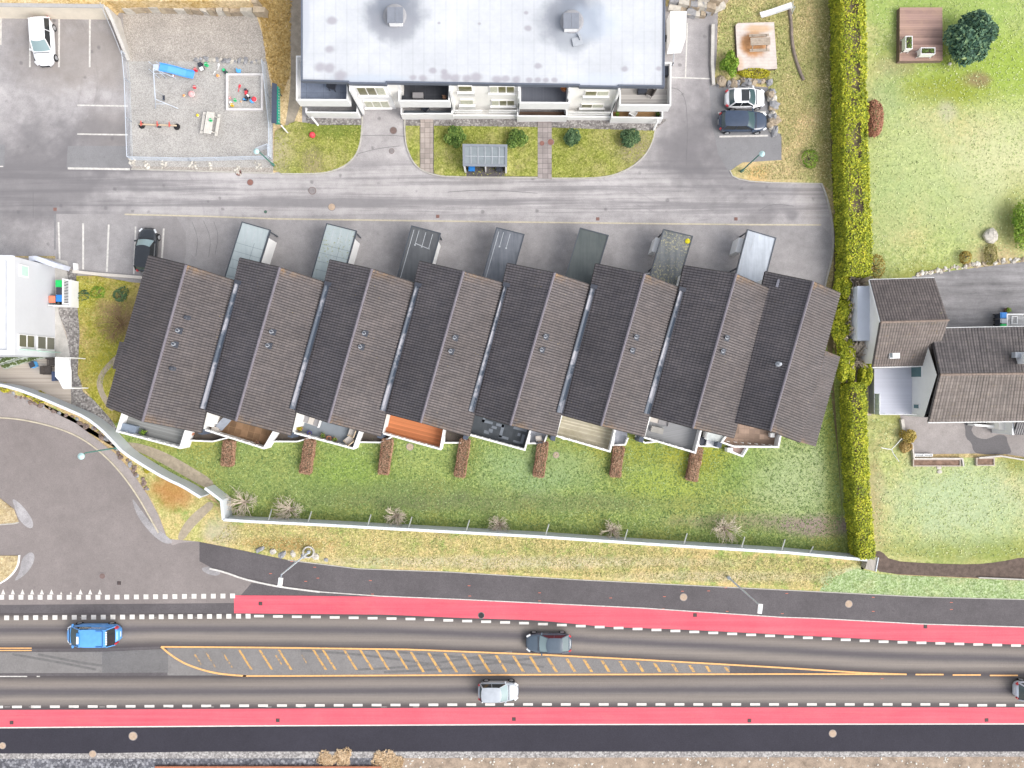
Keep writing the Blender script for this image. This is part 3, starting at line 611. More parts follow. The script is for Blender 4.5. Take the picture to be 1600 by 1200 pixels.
# ------------------------------------------------------------ row of terraced houses
UN = [ # TL, ridge top, TE, BL, ridge bottom, BE
 [(232.7,399.3),(291.5,414),(368,439),(166,635),(223.5,658),(314,676)],
 [(374.8,403),(437.8,418),(508.6,441.6),(319.5,642),(369,657.5),(453.5,680)],
 [(515.5,406),(581.5,420.5),(650,443),(459.5,642.5),(513.5,660),(594.5,681.5)],
 [(655.8,408),(724.5,424.3),(789,443),(601,645),(657.5,660),(733,681.5)],
 [(793,411.4),(866.6,426.5),(924.4,445.8),(739,646.5),(797.5,664),(868.5,681.5)],
 [(931,412),(1007,428),(1063,450),(877.5,648),(939,665),(1006.5,682)],
 [(1068.8,415),(1150,428),(1209,454),(1014,649.5),(1082,668.5),(1146.5,684)],
 [(1196,424.5),(1270,439.7),(1312.6,458),(1142,658),(1203,673),(1250.5,691)]]
ZE, ZR = 5.5, 7.5
m_tile = tiles('damp_roof_tiles', (.086, .079, .087), (.126, .112, .115), 60, 14, .30, (.17, .13, .05), .30, .69, .75)  # darker, glossier tiles for left slopes; slope contrast is set in the colours
m_tiler = tiles('lichened_roof_tiles', (.094, .083, .084), (.142, .122, .117), 60, 14, .28, (.21, .15, .07), .62, .68, .5, (.34, .20, .08))  # lighter, browner base for right slopes, with lichen spots at the verges
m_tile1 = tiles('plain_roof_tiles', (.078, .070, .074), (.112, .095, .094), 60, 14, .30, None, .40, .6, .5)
m_ridge = plain('ridge_tile', (.15, .135, .155), .6, .2, 3)
m_fascia = plain('dark_fascia', (.05, .045, .045), .7, .2, 2)
def _gut():
    t = NT('valley_flashing'); n = t.noise(.32, 4, .75); k = t.ramp(n, [(.47, 0), (.56, 1)])
    return t.fin(t.mix(k, (.065, .085, .115), (.30, .30, .33)), .5, spec=.5)
m_gut = _gut()
m_glass = NT('window_glass').fin((.05, .07, .08), .08, spec=.9)
m_grey = plain('grey_floor', (.19, .205, .22), .8, .12, 1.5)
m_vent = plain('vent_metal', (.055, .06, .075), .5, .2, 3, spec=.5)
m_ventl = plain('vent_light', (.35, .37, .40), .5, .1, 3, spec=.5)
def tile_slope(name, A, B, C, D, mat, parent, nu=60, nv=14, amp=.055, step=.035, th=.12):
    """A,B ridge ends (start,end); D,C eave below A and B"""
    per = 6; NU = nu*per; mb = MB(); uv = []; mb.uv = uv
    n = ((B-A).cross(D-A)).normalized()
    if n.z < 0: n = -n
    rows = []
    for j in range(nv): rows += [(j/nv+1e-4, step), ((j+1)/nv-1e-4, 0.0)]
    prof = [0, .72, .97, 1, .92, .60]
    for v, hgt in rows:
        base = step if False else 0
        for i in range(NU+1):
            u = i/NU; p = (A*(1-u)+B*u)*(1-v)+(D*(1-u)+C*u)*v
            q = p+n*(prof[i % per]*amp-hgt+step)
            mb.v.append(tuple(q)); uv.append((u, min(.9999, max(0, v))))
    W = NU+1
    for j in range(len(rows)-1):
        for i in range(NU):
            a = j*W+i; mb.f.append((a, a+1, a+1+W, a+W))
    # underside
    k = len(mb.v)
    for p in (A, B, C, D): mb.v.append(tuple(p-n*th)); uv.append((0, 0))
    mb.f.append((k, k+1, k+2, k+3)); mb.keepn = False
    return mb.build(name, mat, parent)
names = ['with a notched west verge, first of the row', 'with a rusty brown terrace and a grey parasol', 'with potted plants and cane chairs on its grey terrace', 'with a bright red-brown timber terrace',
         'with a charcoal terrace patterned in grey slabs', 'with a weathered pale timber terrace', 'with a grey sofa on its ribbed grey terrace', 'with a stepped east eave beside the hedge']
units = []
for ui, c in enumerate(UN):
    TL, RT, TE, BL, RB, BE = c
    zz = [ZE, ZR, ZE, ZE, ZR, ZE]; w = [P(p[0], p[1], z) for p, z in zip(c, zz)]
    cx = sum(p.x for p in w)/6; cy = sum(p.y for p in w)/6
    h = thing('terraced_house', 'dark tiled terraced house '+names[ui], 'house', (cx, cy, 0), 'staggered terraced houses in a row')
    units.append(h); wTL, wRT, wTE, wBL, wRB, wBE = w
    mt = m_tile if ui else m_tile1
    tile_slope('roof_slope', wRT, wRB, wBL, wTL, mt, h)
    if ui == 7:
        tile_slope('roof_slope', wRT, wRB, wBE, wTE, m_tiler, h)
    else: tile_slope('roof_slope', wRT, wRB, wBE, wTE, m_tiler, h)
    # extra stepped pieces
    if ui == 0:
        a, b, c2, d = [inplane(x, y, wTL, ((wRT-wTL).cross(wBL-wTL)).normalized()) for x, y in ((197, 535), (185, 578), (177, 576), (188, 533.8))]
        tile_slope('roof_slope', a+Vector((0, 0, .02)), b+Vector((0, 0, .02)), c2, d, mt, h, 13, 2)
    if ui == 7:
        nn = ((wRT-wTE).cross(wBE-wTE)).normalized()
        a, b, c2, d = [inplane(x, y, wTE, nn) for x, y in ((1289.6, 548), (1250.7, 691), (1273.5, 697.5), (1312, 557))]
        tile_slope('roof_slope', a, b, c2, d, m_tiler, h, 34, 5)
    # ridge caps
    mb = MB(); N = 34; up = Vector((0, 0, .07))
    for k in range(N):
        a = wRT.lerp(wRB, k/N)+up; b = wRT.lerp(wRB, (k+1.06)/N)+up; mb.tube(a, b, .13, .115, 8)
    mb.build('ridge_cap', m_ridge, h, smooth=False)
    # verge boards and eave gutters
    for a, b in ((wTL, wRT), (wRT, wTE), (wBL, wRB), (wRB, wBE)): MB().tube(a-Vector((0, 0, .1)), b-Vector((0, 0, .1)), .085, .085, 4).build('verge_board', m_fascia, h)
    for a, b in ((wTL, wBL), (wTE, wBE)): MB().tube(a-Vector((0, 0, .12)), b-Vector((0, 0, .12)), .075, .075, 6).build('eave_gutter', m_fascia, h)
    # walls under the roof
    cen = Vector((cx, cy, 0)); ins = lambda p, z: Vector((cen.x+(p.x-cen.x)*.93, cen.y+(p.y-cen.y)*.93, z))
    fp = [ins(wTL, 0), ins(wRT, 0), ins(wTE, 0), ins(wBE, 0), ins(wRB, 0), ins(wBL, 0)]; zt = [5.25, 7.15, 5.25, 5.25, 7.15, 5.25]
    mb = MB(); mb.v = [tuple(p) for p in fp]+[(p.x, p.y, z) for p, z in zip(fp, zt)]
    for k in range(6): mb.f.append((k, (k+1) % 6, 6+(k+1) % 6, 6+k))
    wl = mb.build('wall', m_whitew, h)
    # windows and a door on both ends
    for (a, b, s) in ((fp[0], fp[2], 1), (fp[5], fp[3], -1)):
        mid = (fp[1] if s == 1 else fp[4]); 
        for (q0, q1) in ((a, mid), (mid, b)):
            d = (q1-q0); L = d.length; ang = math.atan2(d.y, d.x); d = d.normalized(); nrm = Vector((-d.y, d.x, 0))*s
            for zc, hh, ww in ((1.5, 1.2, 1.5), (4.2, 1.1, 1.6)):
                c0 = q0+d*(L*.5)+nrm*.03; fr = MB().box((c0.x, c0.y, zc), (ww, .1, hh), ang).build('window', m_white, h)
                c1 = c0+nrm*.03; MB().box((c1.x, c1.y, zc), (ww-.2, .1, hh-.2), ang).build('pane', m_glass, fr)
        if s == 1:
            d = (mid-a).normalized(); ang = math.atan2(d.y, d.x); nrm = Vector((-d.y, d.x, 0)); c0 = a+d*1.0+nrm*.03
            dr = MB().box((c0.x, c0.y, 1.05), (.95, .1, 2.1), ang).build('door', plain('door_paint', (.10, .14, .12), .5) if ui == 0 else bpy.data.materials['door_paint'], h)
            c1 = c0+nrm*.07+d*.36; MB().box((c1.x, c1.y, 1.05), (.05, .06, .16), ang).build('handle', m_ventl, dr)
    # valley flashing beside the next house
    if ui < 6:
        q = [(368.2,439.5),(375.5,441),(321,641),(313.3,640)]
        nTE = [UN[k][2] for k in range(8)]; nBE = [UN[k][5] for k in range(8)]
        tx, ty = TE; bx, by = BE
        a0 = (tx-.5, ty+1); a1 = (UN[ui+1][0][0]-.5, ty+3); b1 = (UN[ui+1][3][0]+1.2, UN[ui+1][3][1]-2); b0 = (b1[0]-8.2, b1[1]-2.5)
        if ui >= 4: b0 = (b1[0]-9, b1[1]-2)
        zc = 5.86; pts = [P(a0[0], a0[1], zc), P(a1[0], a1[1], zc), P(b1[0], b1[1], zc), P(b0[0], b0[1], zc)]
        mb = MB(); n = 14
        for k in range(n):
            u0, u1 = k/n, (k+1)/n; L0, L1 = pts[0].lerp(pts[3], u0), pts[0].lerp(pts[3], u1); R0, R1 = pts[1].lerp(pts[2], u0), pts[1].lerp(pts[2], u1)
            m0, m1 = (L0+R0)/2-Vector((0, 0, .07)), (L1+R1)/2-Vector((0, 0, .07)); mb.quad(L0, L1, m1, m0); mb.quad(m0, m1, R1, R0)
        mb.build('valley_flashing', m_gut, h)
        mb = MB()
        for a, b in ((pts[0], pts[3]), (pts[1], pts[2])): mb.tube(a, b, .05, .05, 4)
        c0 = (pts[0]+pts[1])/2; mb.box((c0.x+.05, c0.y, zc), (.62, .35, .16), R(-15)); mb.build('flashing_edge', plain('flashing_edge_paint', (.045, .05, .065), .5), h)
    # rooftop vents
    V = [[(280,516.7),(273.6,537.9)],[(426,518.6),(420,540)],[(570,520.8),(564,542)],[(710.8,527.7),(704.4,548.9)],[(852,526),(846,546.7)],[(993,526.9),(986.8,547.5)],[(1134,528),(1127.9,548.9)],[]][ui]
    nR = ((wRB-wRT).cross(wTE-wRT)).normalized(); nL = ((wRB-wRT).cross(wTL-wRT)).normalized()
    dr = (wRB-wRT).normalized(); ang = math.atan2(dr.y, dr.x)
    for vx, vy in V:
        p = inplane(vx, vy, wRT, nR); v = MB().box((p.x, p.y, p.z+.06), (.55, .6, .16), ang).build('roof_vent', m_vent, h)
        mb = MB().lathe((p.x, p.y, p.z+.05), [(.13, 0), (.13, .3), (.17, .31), (.17, .36)], 10); mb.build('vent_cap', m_ventl, v)
        MB().box((p.x+.02, p.y+.01, p.z+.44), (.16, .22, .06), ang).build('cowl', m_vent, v)
    for vx, vy in ([(293.7, 496.6), (270.9, 575.8)] if ui == 0 else []):
        p = inplane(vx, vy, wRT, nR); MB().lathe((p.x, p.y, p.z-.05), [(.28, 0), (.2, .2), (.13, .22), (.13, .5), (.19, .52), (.12, .6)], 12).build('roof_vent', m_vent, h)
    if ui == 7:
        p = inplane(1216, 569, wRT, nL); MB().lathe((p.x, p.y, p.z-.05), [(.26, 0), (.2, .2), (.13, .22), (.13, .5), (.17, .52), (.1, .6)], 12).build('roof_vent', m_ventl, h)
        p = inplane(1216, 443, wRT, nL); p.z += .05; MB().box(p, (.35, .7, .05), ang-R(90)).build('roof_patch', plain('faded_tile', (.15, .15, .18), .6), h)
# ---- terraces: outer top-edge quads (left-top, left-bottom, right-bottom, right-top) at z 2.0
ZP = 2.0; ZF = .95
def _pattern():
    t = NT('charcoal_slabs'); X = t.sep(t.pos()); c, s = math.cos(R(15)), math.sin(R(15))
    u = t.math('SUBTRACT', t.math('MULTIPLY', X[0], c), t.math('MULTIPLY', X[1], s)); v = t.math('ADD', t.math('MULTIPLY', X[0], s), t.math('MULTIPLY', X[1], c))
    cb = _comb(t, t.math('FLOOR', t.math('DIVIDE', u, .32)), t.math('FLOOR', t.math('DIVIDE', v, .32)))
    w = t.node('ShaderNodeTexWhiteNoise', noise_dimensions='2D'); t.l.new(cb, w.inputs['Vector'])
    col = t.ramp(w.outputs[0], [(0, (.045, .052, .06)), (1, (.06, .068, .078))]); return t.fin(col, .8)
floors = [planks('grey_decking', (.22, .225, .22), .14, R(14), .25, .7), slabs('rusty_slabs', (.19, .115, .065), .62, R(14), .25, 1.3), plain('blue_grey_floor', (.20, .225, .25), .75, .08, 1.2),
          planks('red_timber', (.47, .17, .07), .13, R(14), .22, .65), _pattern(), planks('pale_timber', (.46, .42, .32), .14, R(14), .3, .6, stain=(.25, .22, .13), stm=.5),
          planks('ribbed_grey', (.26, .265, .275), .1, R(-11), .08, .8), slabs('old_brown_slabs', (.34, .245, .19), .5, R(2), .3, .8)]
m_patl = plain('light_slab', (.16, .18, .21), .8, .06, 2)
TQ = [[(191,646),(182.5,674),(281,700),(290,672)],[(323,642),(318,671),(412,700.5),(428,673)],[(463,645),(458,676),(552,701),(562.5,673)],[(603,646),(597.5,677),(688,702),(693.5,672)],
      [(740,646),(731.5,679),(820,703),(829,672)],[(877.5,649),(868.5,681),(953,705.5),(961,672)],[(1015.5,651),(1006,683.5),(1086.5,707.5),(1095.5,672.5)],[(1146,664),(1128,692),(1217.5,698.5),(1221,680)]]
for ui, q in enumerate(TQ):
    h = units[ui]; w = [P(x, y, ZP) for x, y in q]
    if ui == 7: w = [P(1150, 660, ZP), P(1128, 691, ZP), P(1148, 698, ZP), P(1216.5, 698.5, ZP), P(1220, 680, ZP)]
    t0 = w[0]+(w[0]-w[1])*.9; t3 = w[-1]+(w[-1]-w[-2])*(.9 if ui != 7 else 1.2)
    pl = [t0]+w[1:-1]+[t3]
    mb = MB().wall(pl, .16, 0.05, ZP); mb.build('terrace_parapet', m_white, h)
    mb = MB().prism([(p.x, p.y) for p in pl], ZF-.2, ZF); mb.build('terrace_floor', floors[ui], h)
    a, b = w[1], w[-2]; mb = MB()
    for k in range(1, 8):
        p = a.lerp(b, k/8); dd = (b-a).normalized(); nn = Vector((-dd.y, dd.x, 0)); p = p+nn*.11; mb.box((p.x, p.y, ZP-.35), (.07, .06, .72), math.atan2(dd.y, dd.x))
    mb.build('parapet_bracket', m_white, h)
    if ui == 4:
        o = w[1]; ex = (w[2]-w[1]).normalized(); ey = Vector((-ex.y, ex.x, 0)); mb = MB()
        for (u, v, du, dv) in ((.9,1.35,.25,.75),(.9,1.35,1.05,.25),(1.95,1.0,.5,.25),(1.75,.55,.4,.35),(1.35,.35,.5,.3),(2.3,1.35,.8,.25),(2.85,.35,.28,1.25),(2.85,.3,.95,.25),(4.0,1.5,1.3,.22),(4.55,.95,.28,.28),(5.0,.3,.26,.9),(4.3,.25,.7,.2)):
            c0 = o+ex*(u+du/2)*1.0+ey*(v+dv/2+.1); mb.box((c0.x, c0.y, ZF+.004), (du, dv, .012), math.atan2(ex.y, ex.x))
        mb.build('light_slab', m_patl, h)
    # dark corner post cap beside each party wall
    if 1 <= ui:
        c0 = P(q[1][0]-4, q[1][1]+3.5, 2.3); mb = MB().box((c0.x, c0.y, 1.2), (.42, .5, 2.3), R(-14)); mb.build('corner_post', plain('slate_cap', (.07, .085, .12), .5) if ui == 1 else bpy.data.materials['slate_cap'], h)
# lower ground patios in the gaps, each with its low white wall
PQ = [[(290,676),(288,688),(332,690),(356,684)],[(424,680),(424,690),(464,690),(486,684)],[(560,680),(560,691),(594,691.5),(612,683)],[(694,682),(694,692),(722,692),(734,680)],[(828,680),(826,693),(850,692.5),(855,680)],[(960,680),(958,696),(977,695),(982,684)],[(1094,676),(1092,697),(1120,698),(1126,688)],[(1140,700),(1145,706),(1158,712),(1166,700)]]
m_patio = plain('dark_patio', (.08, .065, .055), .85, .4, 1.2)
for ui, q in enumerate(PQ):
    w = [P(x, y, .7) for x, y in q]; h = units[ui]
    MB().wall(w, .13, 0, .7).build('patio_wall', m_white, h)
    back = [w[3]+Vector((-.1, 3, 0)), w[0]+Vector((.2, 3, 0))]
    MB().prism([(p.x, p.y) for p in w+back], .03, .1).build('patio_floor', m_patio if ui not in (4, 5) else plain('grey_patio', (.30, .31, .35), .8), h)
for (a, b, c) in (((868, 678), (880, 686), (905, 684)), ((994, 682), (1008, 692), (1030, 690))):
    k = 5 if a[0] < 900 else 6
    MB().wall([P(*a, .7), P(*b, .7), P(*c, .7)], .13, 0, .7).build('patio_wall', m_white, units[k])
# ------------------------------------------------------------ carports
CP = [((378.5,347),(422,359.5),(352,431.5)),((510.8,349.5),(556.8,361),(487.5,430.6)),((643.4,353),(688,364.6),(621,432)),((776,355.8),(819,366.5),(754.8,430.6)),((906.5,356.4),(950.5,368),(884.5,429)),((1037,358.6),(1082,369.3),(1017,426.5)),((1168,359),(1212,372),(1150,428))]
def panel(name, c, c2, streaks=True, rough=.45, moss=None, lo=.55):
    t = NT(name); n = t.noise(.5, 4, .7); g = t.noise(1, 3, .6, sc=(3, .3, 1), rz=R(-16)); f = t.math('ADD', t.math('MULTIPLY', n, .5), t.math('MULTIPLY', g, .5))
    col = t.ramp(f, [(.35, c), (.65, c2)])
    if moss: col = t.mix(t.ramp(t.math('ADD', t.noise(5, 4, .8), t.math('MULTIPLY', t.noise(.35, 2), .35)), [(lo+.14, 0), (lo+.2, 1)]), col, moss)
    return t.fin(col, rough, spec=.5)
cpm = [panel('pale_panel', (.30, .35, .36), (.38, .43, .44)), panel('mossy_pale_panel', (.30, .35, .355), (.37, .42, .43), moss=(.22, .22, .04), lo=.62), panel('dark_panel', (.065, .068, .075), (.11, .115, .12)),
       panel('slate_panel', (.085, .095, .11), (.17, .18, .205)), panel('green_dark_panel', (.055, .068, .068), (.095, .108, .105), moss=(.10, .10, .04), lo=.70), panel('littered_panel', (.075, .085, .088), (.17, .18, .185), moss=(.36, .33, .2), lo=.585), panel('silver_panel', (.33, .36, .40), (.50, .54, .59))]
cpl = ['clear pale roof and dividing lines, nearest the parked black car', 'pale roof with mossy corners', 'near-black roof with white streaks', 'slate grey roof with a puddle mark', 'dark greenish roof, free of white marks', 'roof littered with leaves and a yellow moss clump', 'shiny silver roof, the last before the hedge']
m_steel = plain('dark_steel', (.06, .07, .085), .5, .1, 2, spec=.5)
m_streak = plain('limescale', (.42, .44, .46), .6, .2, 5)
for i, (a, b, c) in enumerate(CP):
    z = 2.6; A, B, C = P(*a, z), P(*b, z), P(*c, z); dv = (C-A)*1.12; D, Cc = B+dv, A+dv
    ctr = (A+D)/2; t_ = thing('carport', 'flat-roofed carport with '+cpl[i], 'carport', (ctr.x, ctr.y, 0), 'carports in front of the terraced houses')
    ex = (B-A).normalized(); ey = (C-A).normalized(); ang = math.atan2(ex.y, ex.x)
    rf = MB().prism([(p.x, p.y) for p in (A, B, D, Cc)], z-.12, z).build('roof', cpm[i], t_)
    mb = MB(); mb.wall([Cc, A, B, D], .09, z-.2, z+.06); mb.build('roof_edge', m_steel, t_)
    mb = MB(); k0 = {0: 3, 1: 3, 2: 3, 3: 2, 4: 0, 5: 0, 6: 1}[i]
    W = (B-A).length
    for k in range(k0):
        u = W*(.28+.24*k); L = 1.6-.25*k if i < 2 else 1.4
        p0 = A+ex*u+ey*.25; p1 = p0+ey*L; mb.wall([p0, p1], .045, z+.001, z+.012)
        if i >= 2: mb.box((p1.x, p1.y, z+.006), (.14, .14, .012))
    if i in (2, 3, 6): mb.wall([A+ex*.3+ey*.3, A+ex*.3+ey*5], .05, z+.001, z+.012)
    if i in (2,): mb.wall([A+ex*.8+ey*1.5, A+ex*2.2+ey*1.7], .06, z+.001, z+.012)
    if mb.f: mb.build('limescale_streak', m_streak, rf)
    if i < 2:
        mb = MB()
        for k in range(1, 6): mb.wall([A+ey*(1.2+k*.8), B+ey*(1.2+k*.8)], .03, z+.001, z+.01)
        mb.wall([A+ex*(W*.62)+ey*1.6, A+ex*(W*.62)+ey*6], .03, z+.001, z+.01); mb.build('panel_seam', plain('seam', (.17, .2, .21), .6), rf)
    if i == 5:
        p = A+ex*2.45+ey*.55; mb = MB(); mb.ball((p.x, p.y, z+.02), .26, 10, .35, .15); mb.build('moss_clump', plain('yellow_moss', (.52, .46, .02), .9, .25, 6), rf)
    mb = MB()
    for q in (A+ex*.12+ey*.12, B-ex*.12+ey*.12, A+ex*.12+ey*3.6, B-ex*.12+ey*3.6): mb.box((q.x, q.y, (z-.12)/2), (.11, .11, z-.12), ang)
    mb.build('post', m_steel, t_)
    if i in (0, 1, 2):
        L = (5.0 if i < 2 else 4.2); p0 = B+ey*.7-ex*.1; p1 = p0+ey*L; MB().wall([p0, p1], .14, 0, z-.14).build('storage_wall', m_white, t_)
    if i >= 5:
        L = 1.4; p0 = A+ey*.7+ex*(-.15); MB().wall([p0, p0+ey*L], .5, 0, z-.7).build('storage_wall', m_white, t_)
        p0 = A+ey*4.2-ex*.7; MB().wall([p0-ex*.4+ey*.5, p0+ex*.9-ey*.1], .1, 1.5, 2.0).build('side_screen', m_white, t_)
# white boards seen right of the littered carport
p = P(1059, 436, 2.2); tag(MB().box((p.x, p.y, 1.1), (.5, 1.7, 2.2), R(-15)).build('garden_screen', m_white, loc=(p.x, p.y, 0)), 'white upright screen beside the leaf-littered carport', 'screen')
# ------------------------------------------------------------ apartment block
def roof_membrane():
    t = NT('pale_roof_membrane'); n = t.noise(.25, 5, .6); g = t.noise(2.5, 4, .7); X = t.sep(t.pos())
    col = t.ramp(n, [(.3, (.43, .445, .470)), (.7, (.535, .55, .575))])
    gx = t.ramp(t.math('FRACT', t.math('MULTIPLY', X[0], 1.02)), [(0, .90), (.08, 1), (.92, 1), (1, .90)]); gy = t.ramp(t.math('FRACT', t.math('MULTIPLY', X[1], 1.02)), [(0, .96), (.06, 1), (.94, 1), (1, .96)])
    col = t.mix(1, col, gx, 'MULTIPLY'); col = t.mix(1, col, gy, 'MULTIPLY'); col = t.mix(1, col, t.ramp(g, [(.3, .96), (.7, 1.03)]), 'MULTIPLY')
    def bl(px, py, rx, ry, c, a, wob=.3, soft=.4, ws=.8):
        nonlocal col
        p = P(px, py, 6); col = t.mix(t.math('MULTIPLY', t.blob(p.x, p.y, rx, ry, wob, soft, ws), a), col, c)
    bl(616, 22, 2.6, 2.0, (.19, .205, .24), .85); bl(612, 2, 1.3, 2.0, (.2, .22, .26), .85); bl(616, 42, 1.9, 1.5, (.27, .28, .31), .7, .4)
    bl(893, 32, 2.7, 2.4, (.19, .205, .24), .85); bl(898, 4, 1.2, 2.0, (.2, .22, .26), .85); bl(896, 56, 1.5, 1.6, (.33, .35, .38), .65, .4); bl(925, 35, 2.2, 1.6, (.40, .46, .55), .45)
    bl(478, 30, .35, 3, (.40, .42, .47), .7, .3); bl(580, 126, 3.2, .6, (.40, .45, .52), .6, .3, .5); bl(938, 128, 2.8, .8, (.45, .5, .58), .45, .4, .6)
    for x, y, r in ((519, 32, .45), (515, 77, .4), (532, 118, .55), (676, 110, .33), (694, 112, .3), (696, 120, .45), (711, 122, .45), (729, 123, .4), (744, 121, .5), (776, 124, .4), (790, 123, .38), (807, 124, .38), (661, 122, .35), (645, 121, .3), (827, 125, .3), (840, 125, .28), (853, 125, .28), (866, 125, .28), (841, 103, .32), (825, 44, .3), (686, 36, .14), (749, 37, .15), (1029, 107, .25), (976, 108, .3), (500, 105, .5), (515, 106, .5), (822, 20, .2)):
        bl(x, y, r, r*.8, (.31, .295, .325), .8, .35, .5, 1.5)
    return t.fin(col, .75, g, .1, .01)
m_roofw = roof_membrane(); m_slate = plain('dark_roof_trim', (.10, .115, .15), .5, .1, 2, spec=.5)
m_cream = plain('cream_rendering', (.82, .80, .76), .7, .05, .8)
m_pgrey = plain('plinth_gravel', (.3, .29, .29), .9, .3, 5)
ZB = 6.0; WY = 26.97
ap = thing('apartment_building', 'large cream apartment block with a pale flat roof and recessed balconies', 'apartment building', (-2.6, 33, 0))
rp = [P(472, 126, ZB), P(545, 128, ZB), P(546, 130, ZB), P(603, 131, ZB), P(604, 128.5, ZB), P(905, 133, ZB), P(906, 135, ZB), P(965, 136, ZB), P(966, 134, ZB), P(1037, 135, ZB), P(1040, -260, ZB), P(472, -260, ZB)]
MB().prism([(p.x, p.y) for p in rp], ZB-.3, ZB).build('roof', m_roofw, ap)
MB().wall([rp[11], rp[0], rp[1], rp[2]] + rp[3:11], .14, ZB-.36, ZB+.12).build('roof_edge', m_slate, ap)
m_felt = plain('vent_base_felt', (.29, .29, .305), .85, .12, 2); m_vlid = plain('vent_lid_metal', (.20, .215, .25), .4, .1, 3, spec=.5)
for vx, vy in ((617, 25), (893.5, 34)):
    p = P(vx, vy, ZB); v = MB().lathe((p.x, p.y, ZB), [(1.05, 0), (1.05, .08), (.9, .14)], 22).build('vent_base', m_felt, ap)
    q = P(vx-.5, vy-3.5, ZB+1.1); MB().box((q.x, q.y, ZB+.4), (1.15, 1.15, .7)).build('vent_box', m_white, v)
    for d in (-.35, .35): MB().box((q.x+d, q.y+.04, ZB+.8), (.68, 1.36, .09)).build('vent_lid', m_vlid, v)
p = P(902, 66, ZB); mb = MB(); mb.box((p.x, p.y, ZB+.1), (.9, .7, .12), .2); mb.box((p.x+.2, p.y+.4, ZB+.2), (.2, .6, .2), .4); mb.build('roof_hatch', m_ventl, ap)
# walls: recessed loggia back wall plus projecting bays
X = lambda px, z, y0=None: P(px, 0, z).x
fx0, fx1 = P(474, 0, ZB).x+.35, P(1036, 0, ZB).x-.3
MB().prism([(fx0+.2, 45), (fx1-.2, 45), (fx1-.2, 28.7), (fx0+.2, 28.7)], 0, ZB-.3).build('wall', m_cream, ap)
bays = [(P(548, 0, 5).x, P(624, 0, 5).x+.1, WY), (P(702, 0, 5).x, P(811, 0, 5).x, WY-.25), (P(890, 0, 5).x, P(971, 0, 5).x-.2, WY-.25)]
for a, b, y in bays: MB().prism([(a, y), (b, y), (b, 28.9), (a, 28.9)], 0, ZB-.32).build('wall', m_cream, ap)
for a, b in (((546, 0), (604, 0)),): MB().prism([(P(547, 0, 6).x, WY-.12), (P(602, 0, 6).x, WY-.12), (P(602, 0, 6).x, WY+.1), (P(547, 0, 6).x, WY+.1)], 0, ZB-.34).build('wall_panel', m_white, ap)
m_interior = plain('window_view', (.14, .13, .06), .35, .6, 2.2, spec=.8)
m_curtain = plain('curtain', (.50, .50, .40), .6, .3, 5)
def awin(px0, px1, py0, py1, y, n, shelf=False, tone=None, m_in=None):
    zt = 68*(1-y*16/(600-py0)); zb = 68*(1-y*16/(600-py1)); zc = (zt+zb)/2
    x0, x1 = P(px0, 0, zc).x, P(px1, 0, zc).x; w = x1-x0
    f = MB().wall([(x0, y-.05), (x1, y-.05)], .12, zb-.08, zt+.08).build('window', m_cream, ap)
    for k in range(n):
        a = x0+w*k/n+.06; b = x0+w*(k+1)/n-.06; MB().box(((a+b)/2, y-.12, zc), (b-a, .03, zt-zb)).build('pane', (m_in or m_interior) if (k+int(px0)) % 3 else m_curtain, f)
    MB().box(((x0+x1)/2, y-.2, zb-.1), (w+.3, .22, .05)).build('sill', m_white, f)
    if shelf: MB().box(((x0+x1)/2, y-.24, zb-.42), (w+.35, .3, .05)).build('sill', plain('sill_grey', (.4, .4, .38)) if 'sill_grey' not in bpy.data.materials else bpy.data.materials['sill_grey'], f)
y1 = WY-.12
awin(559, 602, 135.5, 146, y1, 3); awin(570, 608, 157, 165.5, y1, 3, m_in=m_curtain)
y1 = WY-.25
awin(716, 738, 133.5, 140.5, y1, 1, True); awin(765, 804, 134, 142.5, y1, 3); awin(719, 740, 155, 161, y1, 1, True, m_in=m_curtain); awin(768, 804, 156, 162.5, y1, 3)
awin(914, 951, 141.5, 147, y1, 2, True); awin(908, 943, 162, 166, y1, 2, True)
# balconies
def balcony(pl, zt, face, fl, extra=None, name='balcony'):
    w = [P(x, y, zt) for x, y in pl]
    b = MB().wall(w, .13, zt-face, zt).build(name, m_white, ap)
    poly = [(p.x, p.y) for p in w]; 
    if len(poly) == 4: back = [(poly[-1][0], 28.8), (poly[0][0], 28.8)]
    MB().prism(poly+(back if len(poly) == 4 else [(poly[0][0], 28.8)] if poly[0][1] < 28 else [(poly[-1][0], 28.8), (fx0+.2, 28.8), (fx0+.2, poly[0][1])] if extra == 'L' else [(fx1-.2, poly[-1][1]), (fx1-.2, 28.8), (poly[0][0], 28.8)]), zt-face+.08, zt-1.05).build('floor', fl, b); return b
mf1 = slabs('slate_blue_floor', (.175, .205, .27), 1.6, 0, .05, .7); mf2 = slabs('black_floor', (.055, .058, .068), .9, 0, .1, 1.4); mf3 = planks('charcoal_floor', (.13, .14, .17), .15, R(90), .06, .8); mf4 = planks('grey_boards', (.40, .38, .36), .14, 0, .2, .6)
mf5 = plain('teal_grey_floor', (.14, .165, .19), .8, .1, 1); mf6 = planks('brown_boards', (.16, .10, .07), .14, 0, .25, .6); mf7 = planks('tan_boards', (.34, .20, .09), .14, 0, .15, .7)
balcony([(463.5, 88), (463.5, 155.5), (542, 156), (543, 120)], 4.0, 1.4, mf1, 'L') if False else None
def balc(outer, back, zt, face, fl):
    w = [P(x, y, zt) for x, y in outer]
    b = MB().wall(w, .13, zt-face, zt).build('balcony', m_white, ap)
    MB().prism([(p.x, p.y) for p in w]+back, zt-face+.06, zt-1.05).build('floor', fl, b); return b
yb = 28.75
